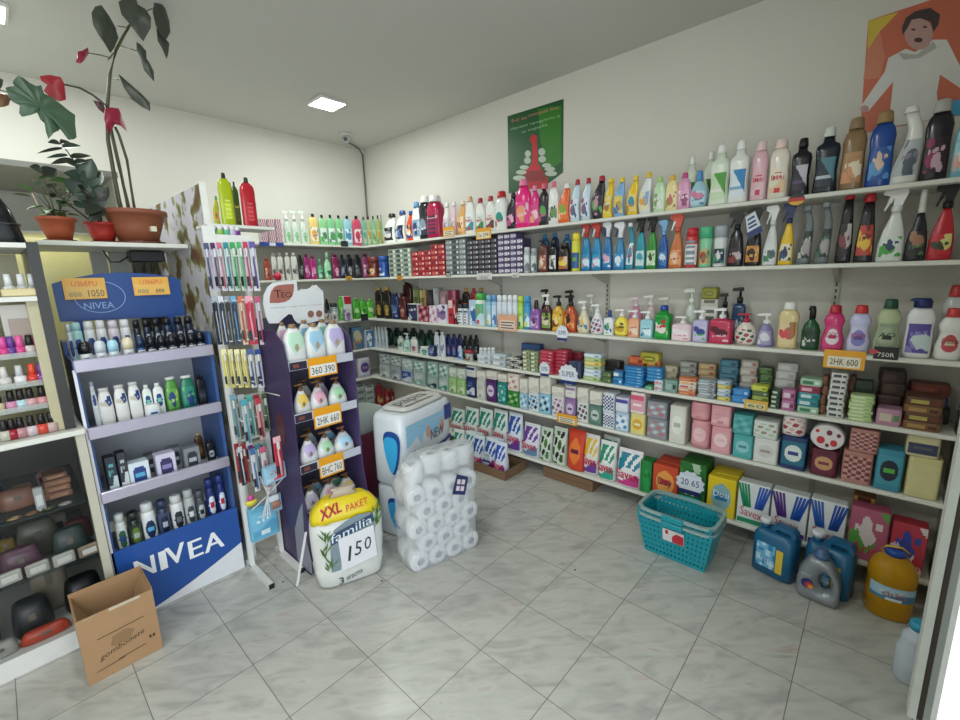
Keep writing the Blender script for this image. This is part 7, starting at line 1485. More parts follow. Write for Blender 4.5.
for a in [(0, 283, 304, 324, 2.02, 'large mint and white refill bottle', '#b8dcc4', 'r'), (0, 304.5, 324, 323, 2.02, 'large light blue and white refill bottle', '#9cc8e0', 'r'), (0, 324.5, 343, 320, 2.02, 'large lilac and white refill bottle', '#bcb0dc', 'r'),
          (0, 277, 290, 322, 2.17, 'large pink refill bottle at back', '#d8a8c8', 'r'), (0, 298, 313, 320, 2.17, 'large blue refill bottle at back', '#80b4d8', 'r'), (0, 316, 330, 319, 2.17, 'large teal refill bottle at back', '#88c4b8', 'r'),
          (1, 294, 309, 383, 2.02, 'yellow and white pump bottle', '#e8c860', 'drop'), (1, 310.5, 326, 380, 2.02, 'pink and white pump bottle', '#e0a8bc', 'drop'), (1, 329, 345, 376.5, 2.02, 'green and white pump bottle', '#a4d4ac', 'drop'),
          (1, 299, 312, 379, 2.17, 'white pump bottle left at back', '#c8c8c8', 'drop'), (1, 315, 328, 377, 2.17, 'white pump bottle right at back', '#c0b8c8', 'drop'),
          (2, 300, 316.5, 433, 2.02, 'lilac and white pump bottle', '#c0b0dc', 'drop'), (2, 317.5, 333, 430.5, 2.02, 'green and white pump bottle', '#a8d8b0', 'drop'), (2, 334.5, 352, 425.5, 2.02, 'light blue and white pump bottle', '#a8d0e8', 'drop'),
          (2, 304, 317, 427, 2.17, 'dark capped pump bottle left at back', '#a8b8c8', 'drop'), (2, 322, 336, 425, 2.17, 'blue pump bottle at back', '#80b8d4', 'drop'),
          (3, 303, 318.5, 484, 2.02, 'white and dark violet pump bottle', '#b8b0c8', 'drop'), (3, 321, 338.5, 477.5, 2.02, 'pink and white pump bottle', '#e4b0c4', 'drop'), (3, 339.5, 354.5, 472, 2.02, 'yellow and white pump bottle', '#ecd080', 'drop'),
          (3, 310, 323, 478, 2.17, 'blue pump bottle at back', '#80b4d0', 'drop'), (3, 330, 344, 474, 2.17, 'green pump bottle at back', '#70b888', 'drop')]: teo(*a)
for look, (u0, u1, v0, v1), tx in [('topmost orange price card, reading 390,', (308, 337, 356.5, 376), '360 390'), ('middle orange price card, reading 660,', (313.5, 341.5, 406, 426), '2HK 660'), ('lowest orange price card, reading 760,', (319, 344, 455, 475), 'BHC 760')]:
    tagY('price_card', look + ' on the purple display', Y0 + 2.13 * TS - .004, u0, u1, v0, v1, '#e8a01c', '#e8e4dc', [(tx, -.4, .4, .16, .52, '#30303c')])
# ================================================================ family size toilet paper pack with yellow top
Q0 = Vector((.889, 1.914, 0)); ang = math.atan2(1.807 - 1.914, 1.176 - .889)
t = thing('toilet_paper_pack', 'family size toilet paper pack with yellow top and a card reading 150', 'toilet paper', tuple(Q0 + Vector((math.cos(ang), math.sin(ang), 0)) * .14), ang)
t.location.x += -.08 * math.sin(ang); t.location.y += .08 * math.cos(ang)
def packring(z, w, d, wob=.0, n=32, p=4, ph=0):
    return [((w / 2) * sgnpow(math.cos(a), 2 / p) * (1 + wob * math.sin(5 * a + ph)), (d / 2) * sgnpow(math.sin(a), 2 / p) * (1 + wob * math.cos(7 * a + ph)), z) for a in [2 * PI * i / n for i in range(n)]]
m = MB(); m.stack([packring(z, w, d, wb, ph=z * 9) for z, w, d, wb in ((.001, .29, .145, .01), (.02, .33, .17, .02), (.1, .355, .178, .015), (.11, .345, .17, .01), (.2, .36, .178, .015), (.3, .36, .176, .02), (.36, .345, .168, .02))])
m.build('wrapped_rolls', M('#cfd0cc', .25), t)
m = MB(); m.stack([packring(z, w, d, wb, ph=z * 7) for z, w, d, wb in ((.355, .347, .169, .02), (.39, .335, .15, .02), (.43, .28, .1, .03), (.46, .2, .06, .03))])
yt_ = m.build('yellow_top', M('#dcc41c', .3), t)
m = MB(); m.stack([packring(z, w, d, wb, ph=z * 7) for z, w, d, wb in ((.455, .15, .05, .03), (.48, .09, .03, .03), (.50, .12, .02, .05))]); m.build('gathered_neck', M('#c8b8a8', .2, 0, 0, .7), t)
FY = -.0905
def fl_(s, z, y=FY): return (s - .145, y, z)
m = MB()
arc = [(.045, .1), (.05, .25), (.075, .325), (.13, .355), (.19, .375), (.26, .37), (.275, .30), (.27, .22), (.1, .2), (.09, .1)]
n0 = len(m.v); m.quad([fl_(s, z) for s, z in arc], 0); m.build('blue_grey_arc', M('#7c8c94', .35), t)
m = MB(); m.quad([fl_(.055, .245, FY - .001), fl_(.275, .315, FY - .001), fl_(.27, .362, FY - .001), fl_(.05, .30, FY - .001)]); nb_ = m.build('name_band', '#2c4464', t)
T = MB(); letters(T, 'familia', -.09, .118, .255, .30, FY - .002, rise=.057); T.build('lettering', '#d8e4e8', nb_)
T = MB(); letters(T, 'XXL', -.125, -.025, .385, .43, -.08, rise=.02); letters(T, 'XXL', -.121, -.021, .386, .431, -.0802, rise=.02); letters(T, 'XXL', -.123, -.023, .383, .428, -.0801, rise=.02); letters(T, 'PAKET', .0, .11, .395, .425, -.08, rise=.014)
T.v = [(x, -.0885 + max(0, z - .375) * .55, z) for x, y, z in T.v]; T.build('lettering', '#c4281c', yt_)
m = MB(); rnd = random.Random(4)
for cx, cz in ((.02, .2), (.03, .28), (.045, .12), (.29, .36), (.285, .3)):
    for i in range(7):
        a = rnd.uniform(.9, 2.2); L_ = rnd.uniform(.04, .075); x, z = cx - .145 + rnd.uniform(-.012, .012), cz + rnd.uniform(-.02, .02)
        m.quad([(x, FY - .0012, z), (x + L_ * math.cos(a) * .5 + .005, FY - .0012, z + L_ * .5 * math.sin(a)), (x + L_ * math.cos(a), FY - .0012, z + L_ * math.sin(a)), (x + L_ * math.cos(a) * .5 - .005, FY - .0012, z + L_ * .5 * math.sin(a))])
m.build('leaf_print', '#4c7434', t)
T = MB(); letters(T, '3', -.07, -.045, .02, .058, FY - .001); letters(T, 'nracma', -.03, .05, .03, .05, FY - .001, rise=.02); T.build('lettering', '#28384c', t)
c_ = thing('price_card', 'white card with the handwritten number 150 taped on the toilet paper pack', 'card', tuple(t.location), ang)
m = MB(); P = [(-.047, .095), (.13, .125), (.122, .298), (-.056, .272)]; m.prism(P, FY - .006, FY - .003); cd_ = m.build('card', '#dcdce2', c_)
T = MB(); letters(T, '1', -.018, -.006, .14, .22, FY - .0075, slant=.012); letters(T, '5', .016, .05, .158, .235, FY - .0075, slant=.01); letters(T, '0', .066, .1, .175, .245, FY - .0075, slant=.008); T.build('handwriting', '#2a2a30', cd_)

# ================================================================ clear bag of toilet rolls
a2 = math.atan2(-.097, .419)
t = thing('toilet_roll_bag', 'tall clear bag packed with white toilet rolls', 'toilet paper', (1.253, 1.667, 0), a2)
RL = .105; rollm = None
def rollmesh():
    m_ = MB(); n = 20; r, ri = RL / 2 + .0015, .0205; L_ = .098
    for r_, a_, b_ in ((r, 0, L_),): pass
    R_ = []
    for rr, y in ((ri, 0), (r - .006, 0), (r, .006), (r, L_ - .006), (r - .006, L_), (ri, L_), (ri, 0)): R_.append([(rr * sgnpow(math.cos(2 * PI * i / n), 1 if rr < .03 else .84), y, rr * sgnpow(math.sin(2 * PI * i / n), 1 if rr < .03 else .84)) for i in range(n)])
    m_.stack(R_, 0, True, False)
    m_.m = [1 if i // n == 5 else 0 for i in range(len(m_.f))]
    m_.quad([(ri * math.cos(2 * PI * i / n), .012, ri * math.sin(2 * PI * i / n)) for i in range(n)], 1)
    return m_.mesh('paper_roll', [M('#ccced0', .8), M('#8892a0', .9)])
rollm = rollmesh()
for row, (n_, off) in enumerate(((4, .0), (3, .052), (4, .0), (3, .052), (4, 0.0))):
    for i in range(n_):
        s = .055 + off + i * .107; z = .053 + row * .0925
        for dpt in (0, 1):
            pass
            link('paper_roll', rollm, t, loc=(s, .008 + dpt * .104, z))
for s, z, yy in ((.19, .603, .1), (.29, .603, .085), (.385, .60, .1)):
    o = link('paper_roll', rollm, t, loc=(s - .0, yy, z)); o.rotation_euler = (-PI / 2, 0, 0)
m = MB(); R_ = []
for z, x0, x1, y0, y1 in ((.001, .0, .435, 0, .222), (.03, -.006, .44, -.004, .23), (.25, -.004, .442, -.004, .228), (.46, -.002, .44, 0, .225), (.52, .02, .45, .02, .215), (.56, .05, .455, .03, .2), (.605, .08, .45, .035, .18), (.617, .13, .44, .05, .16)):
    n_ = 36; cx, cy = (x0 + x1) / 2, (y0 + y1) / 2
    R_.append([(cx + (x1 - x0) / 2 * sgnpow(math.cos(a), .45) * (1 + .012 * math.sin(7 * a + z * 30)), cy + (y1 - y0) / 2 * sgnpow(math.sin(a), .45) * (1 + .02 * math.sin(9 * a + z * 20)), z) for a in [2 * PI * i / n_ for i in range(n_)]])
m.stack(R_, 0, True); m.build('plastic_film', M('#eceff2', .2, 0, 0, .34), t)
# middle rolls standing in the bag above the lying ones
for s in (.08, .19, .3, .4):
    o = link('paper_roll', rollm, t, loc=(s, .11, .57)) if s < .1 else None
    if o: o.rotation_euler = (-PI / 2, 0, 0)
c_ = MB(); c_.prism([(.255, .385), (.335, .355), (.36, .455), (.29, .49)], -.008, -.006, 0); o = c_.build('label_card', '#20305c', t)
c_ = MB()
for dx, dz in ((0, 0), (.028, -.01), (.008, .036), (.036, .026)): c_.prism([(.277 + dx, .40 + dz), (.298 + dx, .392 + dz), (.304 + dx, .418 + dz), (.284 + dx, .426 + dz)], -.0095, -.0085)
c_.build('printed_picture', '#d8c8d0', o)

# ================================================================ blue toilet paper packs behind
def bluepack(x, y, z, w, d, h, rz, look, text=None):
    t_ = thing('toilet_paper_pack', look, 'toilet paper', (x, y, z), rz)
    m_ = MB(); m_.stack([packring(zz * h, w * k, d * k, .008, 40, 6, zz * 5) for zz, k in ((.002, .93), (.06, 1), (.5, 1.01), (.93, 1), (.985, .95), (1, .86))]); m_.build('wrapper', M('#d3d9de', .2), t_)
    m_ = MB(); y_ = -d / 2 - .006
    m_.quad([(-w * .42, y_, h * .03), (w * .44, y_, h * .03), (w * .44, y_, h * .2), (-w * .2, y_, h * .3), (-w * .42, y_, h * .42)], 0)
    m_.quad([(w * .0, y_ - .0006, h * .34), (w * .1, y_ - .0006, h * .40), (w * .3, y_ - .0006, h * .42), (w * .42, y_ - .0006, h * .47), (w * .42, y_ - .0006, h * .41), (w * .25, y_ - .0006, h * .36), (w * .1, y_ - .0006, h * .35)], 3)
    m_.quad([(-w * .44, y_ - .0004, h * .56), (-w * .2, y_ - .0004, h * .7), (w * .1, y_ - .0004, h * .62), (w * .28, y_ - .0004, h * .78), (-w * .44, y_ - .0004, h * .79)], 2)
    for i in range(4): cx = -w * .18 + i * w * .14; m_.quad([(cx + .022 * math.cos(a), y_ - .001, h * .66 + .04 * math.sin(a)) for a in [2 * PI * j / 10 for j in range(10)]], 1 if i % 2 else 2)
    m_.quad([(-w * .44, y_ - .0005, h * .80), (w * .44, y_ - .0005, h * .80), (w * .44, y_ - .0005, h * .86), (-w * .44, y_ - .0005, h * .86)], 2)
    fp_ = m_.build('front_print', ['#4ca4d0', '#c89c88', '#8cc0dc', '#203c88'], t_)
    m_ = MB(); m_.prism([(w * .3, h * .7), (w * .44, h * .7), (w * .44, h * .92), (w * .3, h * .92)], y_ - .002, y_); m_.build('blue_badge', '#243c80', fp_)
    m_ = MB(); x_ = -w / 2 - .006; m_.v = []; pts = [(-.06 + .075 * math.cos(a) * (1 + .25 * math.sin(a)), .55 + .3 * math.sin(a) + .05 * math.cos(2 * a)) for a in [2 * PI * j / 20 for j in range(20)]]
    m_.quad([(x_, yy * d * 3.3, h * zz) for yy, zz in pts], 0); m_.quad([(x_ - .001, -.0 + yy * d * 2.7, h * (zz * .84 + .05)) for yy, zz in pts], 1); m_.build('side_print', ['#1c4890', '#38a8dc'], t_)
    if text:
        T_ = MB(); letters(T_, text, -.0 * w, w * .26, h * .52, h * .66, y_ - .003); T_.build('lettering', '#1c2c50', fp_)
        T_ = MB(); letters(T_, '32', -w * .36, -w * .29, h * .4, h * .5, y_ - .003); T_.build('lettering', '#1c2c70', fp_)
    return t_
ra = math.radians(12)
bluepack(1.645, 2.09, .001, .5, .25, .33, ra, 'lower blue and white toilet paper pack on the floor')
bluepack(1.64, 2.08, .333, .51, .25, .44, ra, 'upper blue and white toilet paper pack marked NEW', 'NEW')
t = thing('toilet_paper_pack', 'grey clear wrapped paper pack lying on top of the blue pack', 'toilet paper', (1.66, 2.09, .774), ra)
m = MB(); m.stack([packring(z, w, d, .03, 32, 4, z * 60) for z, w, d in ((0.001, .40, .2), (.01, .42, .215), (.018, .42, .21), (.024, .38, .18))]); m.build('wrapper', M('#c4c4be', .25), t)
T = MB(); letters(T, 'papia', -.1, .08, -.02, .03, 0); T.v = [(x * 1.6, z * 2.2, .0255) for x, y, z in T.v]; T.quad([(-.16, -.07, .0252), (.12, -.07, .0252), (.1, -.055, .0252), (-.15, -.055, .0252)]); T.build('lettering', '#54585c', t)
t = thing('toilet_paper_pack', 'dark crimson wrapped pack behind the blue packs', 'toilet paper', (1.50, 2.47, 0.001), ra)
m = MB(); m.stack([packring(z, w, d, .015, 32, 4, z * 9) for z, w, d in ((0, .3, .24), (.03, .34, .28), (.55, .34, .28), (.6, .26, .2))]); m.build('wrapper', M('#5c1c34', .3), t)
m = MB(); m.stack([packring(z, w, d, .02, 32, 4, z * 9) for z, w, d in ((.56, .30, .24), (.64, .33, .27), (.70, .28, .22))]); m.build('clear_wrap_top', M('#a8b0b0', .2), t)

# ================================================================ shopping baskets
def basket(z, s, look, with_inner):
    t_ = thing('shopping_basket', look, 'basket', (2.33, .68, z), -PI / 2 - .02)
    H, W0, W1, D0, D1 = .235, .33, .41, .18, .27
    TEAL = M('#158e9c', .3); v, f = [], []
    def wp(i, n): return (i // 2 * 2 + (.0 if i % 2 == 0 else 1.25)) / (n)
    def P(side, u, k):
        w, d = (W0 + (W1 - W0) * k) / 2 * s, (D0 + (D1 - D0) * k) / 2 * s; z_ = H * k
        return [(-w + 2 * w * u, -d, z_), (w, -d + 2 * d * u, z_), (w - 2 * w * u, d, z_), (-w, d - 2 * d * u, z_)][side]
    names = ('long side, near', 'short side', 'long side, far', 'short side')
    m_ = MB(); 
    for side in range(4):
        nu = 33 if side % 2 == 0 else 21; nk = 15
        g_ = {}
        for i in range(nu + 1):
            for j in range(nk + 1): g_[i, j] = len(m_.v); m_.v.append(P(side, min(1, wp(i, nu)) if i < nu else 1, min(1, wp(j, nk)) if j < nk else 1))
        for i in range(nu):
            for j in range(nk):
                if i % 2 == 1 and j % 2 == 1 and 0 < j < nk - 1 and not (side == 0 and 12 <= i <= 21 and 8 <= j <= 12): continue
                m_.f.append((g_[i, j], g_[i + 1, j], g_[i + 1, j + 1], g_[i, j + 1])); m_.m.append(0); m_.s.append(False)
    w, d = W0 / 2 * s, D0 / 2 * s; m_.quad([(-w, -d, .0015), (-w, d, .0015), (w, d, .0015), (w, -d, .0015)])
    o_ = m_.build('lattice_body', TEAL, t_); md = o_.modifiers.new('thickness', 'SOLIDIFY'); md.thickness = .0025; md.offset = -1
    rim = MB(); wr, dr_ = W1 / 2 * s, D1 / 2 * s; R_ = []
    def rr(w_, d_, z_): return [(w_ * sgnpow(math.cos(a), .35), d_ * sgnpow(math.sin(a), .35), z_) for a in [2 * PI * i / 40 for i in range(40)]]
    rim.stack([rr(wr - .004, dr_ - .004, H - .012), rr(wr + .012, dr_ + .012, H - .01), rr(wr + .012, dr_ + .012, H + .004), rr(wr - .004, dr_ - .004, H + .004), rr(wr - .004, dr_ - .004, H - .012)], 0, False, False)
    rim.build('rim', M('#8fa9a8', .4), t_)
    hd_ = MB(); hd_.bbox(-.055, .055, -dr_ - .022, -dr_ - .004, H - .022, H + .007, .003); hd_.build('handle', TEAL, t_); hd_ = MB(); hd_.bbox(-.055, .055, dr_ + .004, dr_ + .018, H - .022, H + .007, .003); hd_.build('handle', TEAL, t_)
    return t_, s
b1, s1 = basket(.001, .94, 'outer teal shopping basket on the floor by the shelves', True)
b2, s2 = basket(.034, .925, 'inner teal shopping basket nested on top', True)
for o in b2.children:
    pass
m = MB(); yb = -.122; m.quad([(-.05, -.1135, .12), (.06, -.1135, .12), (.06, -.1275, .195), (-.05, -.1275, .195)], 0); st_ = m.build('sticker', '#d8d4d4', b1)
m = MB(); m.quad([(-.0, -.115, .122), (.058, -.115, .122), (.058, -.1262, .178), (.02, -.1262, .182), (.0, -.1225, .158)], 0); m.quad([(-.035, -.1235, .165), (-.02, -.1235, .165), (-.02, -.1275, .188), (-.035, -.1275, .188)], 0); m.build('red_print', '#b8283c', st_)
m = MB()
for i in range(5): m.box(-.06 + i * .024, -.045 + i * .024, .1295, .131, .203, .212)
o = m.build('lettering', '#a8c8cc', b2)

# ================================================================ canisters and bottles on the floor
def jerrycan(x, y, rz, look, w=.185, d=.125, h=.235):
    t_ = thing('canister', look, 'canister', (x, y, .001), rz)
    m_ = MB(); m_.loft([(0, 0, 0, w / 2 - .012, d / 2 - .01, 5), (.008, 0, 0, w / 2, d / 2, 5), (h - .03, 0, 0, w / 2, d / 2, 5), (h - .008, 0, 0, w / 2 - .012, d / 2 - .012, 4), (h, 0, 0, w / 2 - .025, d / 2 - .02, 4)], seg=28)
    m_.build('body', M('#1a5c82', .3), t_)
    m_ = MB(); m_.prism([(-.02, h - .012), (-.02, h + .02), (-.008, h + .036), (.07, h + .036), (.085, h + .02), (.085, h - .012), (.066, h - .012), (.066, h + .008), (.06, h + .014), (.006, h + .014), (0, h + .008), (0, h - .012)], -.026, .026); m_.build('handle', M('#1a5c82', .3), t_)
    m_ = MB(); m_.loft([(h - .006, -.058, 0, .024, .024, 2), (h + .02, -.058, 0, .02, .02, 2)], seg=16); m_.build('neck', M('#1a5c82', .3), t_)
    m_ = MB(); m_.loft([(h + .02, -.058, 0, .027, .027, 2), (h + .043, -.058, 0, .026, .026, 2), (h + .046, -.058, 0, .022, .022, 2)], seg=18); m_.build('cap', '#d0d4d8', t_)
    L = MB(); z0, z1 = .045, .175; yy = -d / 2 - .0015
    for i in range(8):
        for j in range(8):
            u, v = (i + .5) / 4 - 1, (j + .5) / 4 - 1; xx = -.065 + .085 * i / 8; L.quad([(xx, yy, z0 + (z1 - z0) * j / 8), (xx + .085 / 8, yy, z0 + (z1 - z0) * j / 8), (xx + .085 / 8, yy, z0 + (z1 - z0) * (j + 1) / 8), (xx, yy, z0 + (z1 - z0) * (j + 1) / 8)], art('flower', u, v))
    L.quad([(.025, yy, z0 - .005), (.055, yy, z0 - .005), (.055, yy, z1 - .01), (.025, yy, z1 - .01)], 3)
    lb = L.build('label', ['#6cb0d4', '#b8d8e8', '#3880b4', '#d8b83c'], t_)
    T_ = MB(); letters(T_, 'Arctic', -.06, .015, .075, .1, yy - .001); T_.build('lettering', '#dce8f0', lb)
jerrycan(2.478, .258, -PI / 2 - .25, 'blue canister with white cap beside the baskets')
jerrycan(2.50, .045, -PI / 2 - .2, 'blue canister half hidden behind the silver detergent bottle')
t = thing('detergent_bottle', 'silver grey detergent bottle with a handle and blue cap on the floor', 'bottle', (2.335, .072, .001), -PI / 2 - .05)
m = MB(); out = [(-.075, 0), (.075, 0), (.088, .02), (.09, .1), (.082, .15), (.05, .215), (.028, .235), (-.028, .24), (-.05, .225), (-.078, .16), (-.088, .1), (-.087, .02)]
t.scale = (.92, .92, .92); t.location = (2.385, .075, .001)
# body with an open grip: shell rings around a hole
hole = [(.012, .075), (.03, .07), (.05, .085), (.055, .12), (.045, .155), (.022, .165), (.008, .14), (.004, .1)]
n0 = 0; dd = .045
def ringpair(pts, y0, y1): return [(x, y0, z) for x, z in pts], [(x, y1, z) for x, z in pts]
def radial(pts, n, c):
    res = []
    for i in range(n):
        a = 2 * PI * i / n + .01; d_ = Vector((math.cos(a), math.sin(a))); best = None
        for j in range(len(pts)):
            p, q_ = Vector(pts[j]) - Vector(c), Vector(pts[(j + 1) % len(pts)]) - Vector(c); e = q_ - p; den = d_.x * e.y - d_.y * e.x
            if abs(den) < 1e-9: continue
            s_ = (p.x * e.y - p.y * e.x) / den; u_ = (p.x * d_.y - p.y * d_.x) / den
            if s_ > 0 and 0 <= u_ <= 1: best = s_ if best is None else max(best, s_)
        res.append((c[0] + d_.x * best, c[1] + d_.y * best))
    return res
N_ = 36; c_h = (.03, .118); ro = radial(out, N_, c_h); ri = radial(hole, N_, c_h)
def mixr(k): return [(a[0] * k + b[0] * (1 - k), a[1] * k + b[1] * (1 - k)) for a, b in zip(ro, ri)]
seq = [(0, 0), (.15, -dd * .75), (.45, -dd), (.8, -dd), (.95, -dd * .75), (1, -dd * .35), (1, dd * .35), (.95, dd * .75), (.8, dd), (.45, dd), (.15, dd * .75), (0, 0)]
m.stack([[(x, y_, z) for x, z in mixr(k)] for k, y_ in seq], 0, True, False); m.build('body', M('#8b9096', .28, .35), t)
m = MB(); m.loft([(.232, 0, 0, .03, .03, 2), (.243, 0, 0, .034, .034, 2), (.252, 0, 0, .034, .034, 2), (.258, 0, 0, .026, .026, 2), (.282, 0, 0, .024, .024, 2), (.286, 0, 0, .02, .02, 2)], seg=20); m.build('cap', '#3c5c84', t)
m = MB()
for mi, cx, cz, r_ in ((0, -.04, .095, .026), (1, -.03, .088, .018), (2, -.025, .082, .011)): m.prism(ell(cx, cz, r_, r_, 12), -dd - .003 - mi * .0005, -dd - .0015 - mi * .0005, mi)
m.box(-.035, .0, -dd + .001, -dd + .003, .2, .212, 3); lb = m.build('label', ['#2c2c68', '#b83c38', '#e09030', '#d8dce0'], t)
T = MB(); letters(T, 'gel', -.07, -.03, .135, .155, -dd - .0015, rise=-.008); T.build('lettering', '#b8bcc4', t)

t = thing('oil_bottle', 'big golden cooking oil bottle with blue cap on the floor', 'bottle', (2.50, -.168, .001), -PI / 2 + .15)
OIL = bpy.data.materials.new('oil'); OIL.use_nodes = True; b_ = OIL.node_tree.nodes['Principled BSDF']; b_.inputs['Base Color'].default_value = lin('#e0ac28'); b_.inputs['Roughness'].default_value = .08; b_.inputs['Transmission Weight'].default_value = .55; b_.inputs['IOR'].default_value = 1.25
m = MB(); r = .083; m.loft([(0, 0, 0, r * .9, r * .9, 2.4), (.008, 0, 0, r, r, 2.4), (.03, 0, 0, r * .97, r * .97, 2.4), (.034, 0, 0, r, r, 2.4), (.055, 0, 0, r * .97, r * .97, 2.4), (.06, 0, 0, r, r, 2.4), (.09, 0, 0, r * .98, r * .98, 2.4), (.165, 0, 0, r * .98, r * .98, 2.4), (.17, 0, 0, r, r, 2.3), (.2, 0, 0, r, r, 2.3), (.235, 0, 0, r * .88, r * .88, 2.2), (.262, 0, 0, r * .62, r * .62, 2), (.275, 0, 0, r * .36, r * .36, 2), (.285, 0, 0, r * .34, r * .34, 2)], seg=30); m.build('body', OIL, t)
m = MB(); m.loft([(.28, 0, 0, .036, .036, 2), (.302, 0, 0, .034, .034, 2), (.306, 0, 0, .028, .028, 2)], seg=20); m.build('cap', '#20489c', t)
m = MB(); m.tube([(-.035, 0, .283), (-.05, 0, .29), (-.03, 0, .312), (.02, 0, .316), (.045, 0, .295), (.035, 0, .283)], .005, 8); m.build('carry_loop', '#c8a040', t)
L = MB(); skin(L, [(0, 1, 0), (1, 1, 0)], 0, .3, 2 * r, 2 * r, 2.4, .33, .54, .9, 'low', lift=.001); lb = L.build('label', ['#9cbccc', '#3c7ca0', '#d0dce0'], t)
T = MB(); letters(T, 'OLIO', -.04, .04, .118, .14, -r - .004); T.build('lettering', '#b03c40', lb)
t = thing('water_bottle', 'translucent white bottle with turquoise cap by the right post', 'bottle', (2.10, -.235, .001), -PI / 2)
m = MB(); r = .052; m.loft([(0, 0, 0, r * .92, r * .92, 2), (.008, 0, 0, r, r, 2), (.13, 0, 0, r, r, 2), (.155, 0, 0, r * .82, r * .82, 2), (.17, 0, 0, r * .86, r * .86, 2), (.19, 0, 0, r * .75, r * .75, 2), (.205, 0, 0, r * .5, r * .5, 2), (.22, 0, 0, r * .46, r * .46, 2)], seg=24); m.build('body', M('#b4bcc4', .25), t)
m = MB(); m.loft([(.215, 0, 0, .028, .028, 2), (.24, 0, 0, .027, .027, 2), (.245, 0, 0, .022, .022, 2)], seg=18); m.build('cap', '#2c94b4', t)

# ================================================================ cardboard boxes
CB = rough_wall('#a3805c', 'cardboard', .05, .8, .06, 12); CBD = rough_wall('#7d6148', 'cardboard_dark', .05, .8, .06, 12)
t = thing('cardboard_box', 'open brown cardboard box standing on the floor at the left', 'box', (.014, 2.137, .001), math.atan2(.0, 1))
w, d, h, th = .243, .205, .285, .004
m = MB(); m.box(0, w, 0, th, 0, h); fr = m.build('front_side', CB, t)
m = MB(); m.box(0, th, th + .0002, d - .0002, 0, h - .0); m.build('side_wall', CB, t)
m = MB(); m.box(w - th, w, th + .0002, d - .0002, 0, h + .01); m.build('side_wall', CB, t)
m = MB(); m.box(0, w, d - th, d, 0, h + .015); m.build('rear_side', CB, t)
m = MB(); m.box(th, w - th, th, d - th, .0, .004); m.build('base', CB, t)
m = MB(); m.quad([(th, th + .001, h - .002), (th, d - th, h - .002), (.045, d * .9, h - .11), (.045, th + .03, h - .12)]); o = m.build('folded_flap', CB, t); md = o.modifiers.new('thickness', 'SOLIDIFY'); md.thickness = .003
m = MB(); m.quad([(w - th, th + .001, h - .002), (w - .05, th + .03, h - .13), (w - .05, d * .9, h - .12), (w - th, d - th, h - .002)])
o = m.build('folded_flap', CB, t); md = o.modifiers.new('thickness', 'SOLIDIFY'); md.thickness = .003
m = MB(); m.quad([(.02, -.001, h * .98), (.06, -.001, h * .98), (.06, -.001, h * .985), (.02, -.001, h * .985)]); m.box(.1, .2, -.001, .0, h - .012, h - .001)
m.build('tape', M('#c0b4a0', .2), fr)
T = MB(); letters(T, 'gombonete', .045, .19, .075, .105, -.0012, slant=.006, rise=.03); [T.quad([(a_, -.0012, z_), (b__, -.0012, z_ + .008), (b__, -.0012, z_ + .011), (a_, -.0012, z_ + .003)]) for a_, b__, z_ in ((.05, .2, .175), (.03, .12, .04), (.1, .19, .05))]
for dx in (0, .012): T.quad([(.205 + dx, -.0012, .075), (.213 + dx, -.0012, .075), (.213 + dx, -.0012, .088), (.205 + dx, -.0012, .088)])
T.build('lettering', '#4c3828', fr)
m = MB(); m.quad([(.085, -.0006, .125), (.1, -.0006, .112), (.15, -.0006, .12), (.165, -.0006, .15), (.14, -.0006, .168), (.095, -.0006, .16)]); m.build('worn_print', '#8a6c4c', fr)
def tray(x, y, w, d, h, look, rz=0, openr=False):
    t_ = thing('cardboard_box', look, 'box', (x, y, .001), rz)
    if openr:
        m_ = MB(); m_.box(-w / 2, w / 2, -d / 2, -d / 2 + .004, 0, h); m_.build('front_side', CBD, t_)
        m_ = MB(); m_.box(-w / 2, w / 2, d / 2 - .004, d / 2, 0, h); m_.build('rear_side', CBD, t_)
        m_ = MB(); m_.box(-w / 2, -w / 2 + .004, -d / 2 + .0042, d / 2 - .0042, 0, h); m_.build('side_wall', CBD, t_); m_ = MB(); m_.box(w / 2 - .004, w / 2, -d / 2 + .0042, d / 2 - .0042, 0, h); m_.build('side_wall', CBD, t_)
        m_ = MB(); m_.box(-w / 2 + .0042, w / 2 - .0042, -d / 2 + .0042, d / 2 - .0042, 0, .004); m_.build('base', CBD, t_)
    else:
        m_ = MB(); m_.bbox(-w / 2, w / 2, -d / 2, d / 2, 0, h, .002); m_.build('body', CBD, t_)
        m_ = MB(); m_.box(-w / 2 + .01, w / 2 - .01, -d / 2 - .0006, -d / 2, h * .45, h * .52); m_.build('flap_seam', '#5c4632', t_)
    return t_
tr = tray(2.53, 2.28, .62, .27, .075, 'open cardboard tray of powder bags on the floor', -PI / 2, True)
m = MB(); m.box(.2, .27, -.1358, -.135, .015, .06); 
tray(2.79, 1.585, .42, .28, .085, 'closed brown cardboard box under the lowest shelf', -PI / 2)
for i, (y, l, c) in enumerate([(2.51, 'green and white powder bag', GS), (2.395, 'green and blue powder bag', ('#d8e0e0', '#dce4e4', '#1c7c8c', '#2450a4')), (2.28, 'blue and white powder bag', BS), (2.165, 'blue striped powder bag', ('#d4dce4', '#d8e0e8', '#2048a0', '#582c8c')), (2.05, 'blue and purple powder bag', ('#d8dce8', '#dce0ec', '#2450b0', '#6c3c9c'))]):
    t_ = thing('detergent_bag', l, 'bag', (2.46 + (i % 2) * .02, y, .006), -PI / 2 + random.uniform(-.12, .12), 'in the cardboard tray', None, -y); sachet(t_, .112, .27, .085, c, 'save', 'Savex', '#c02848', (.3, .46))
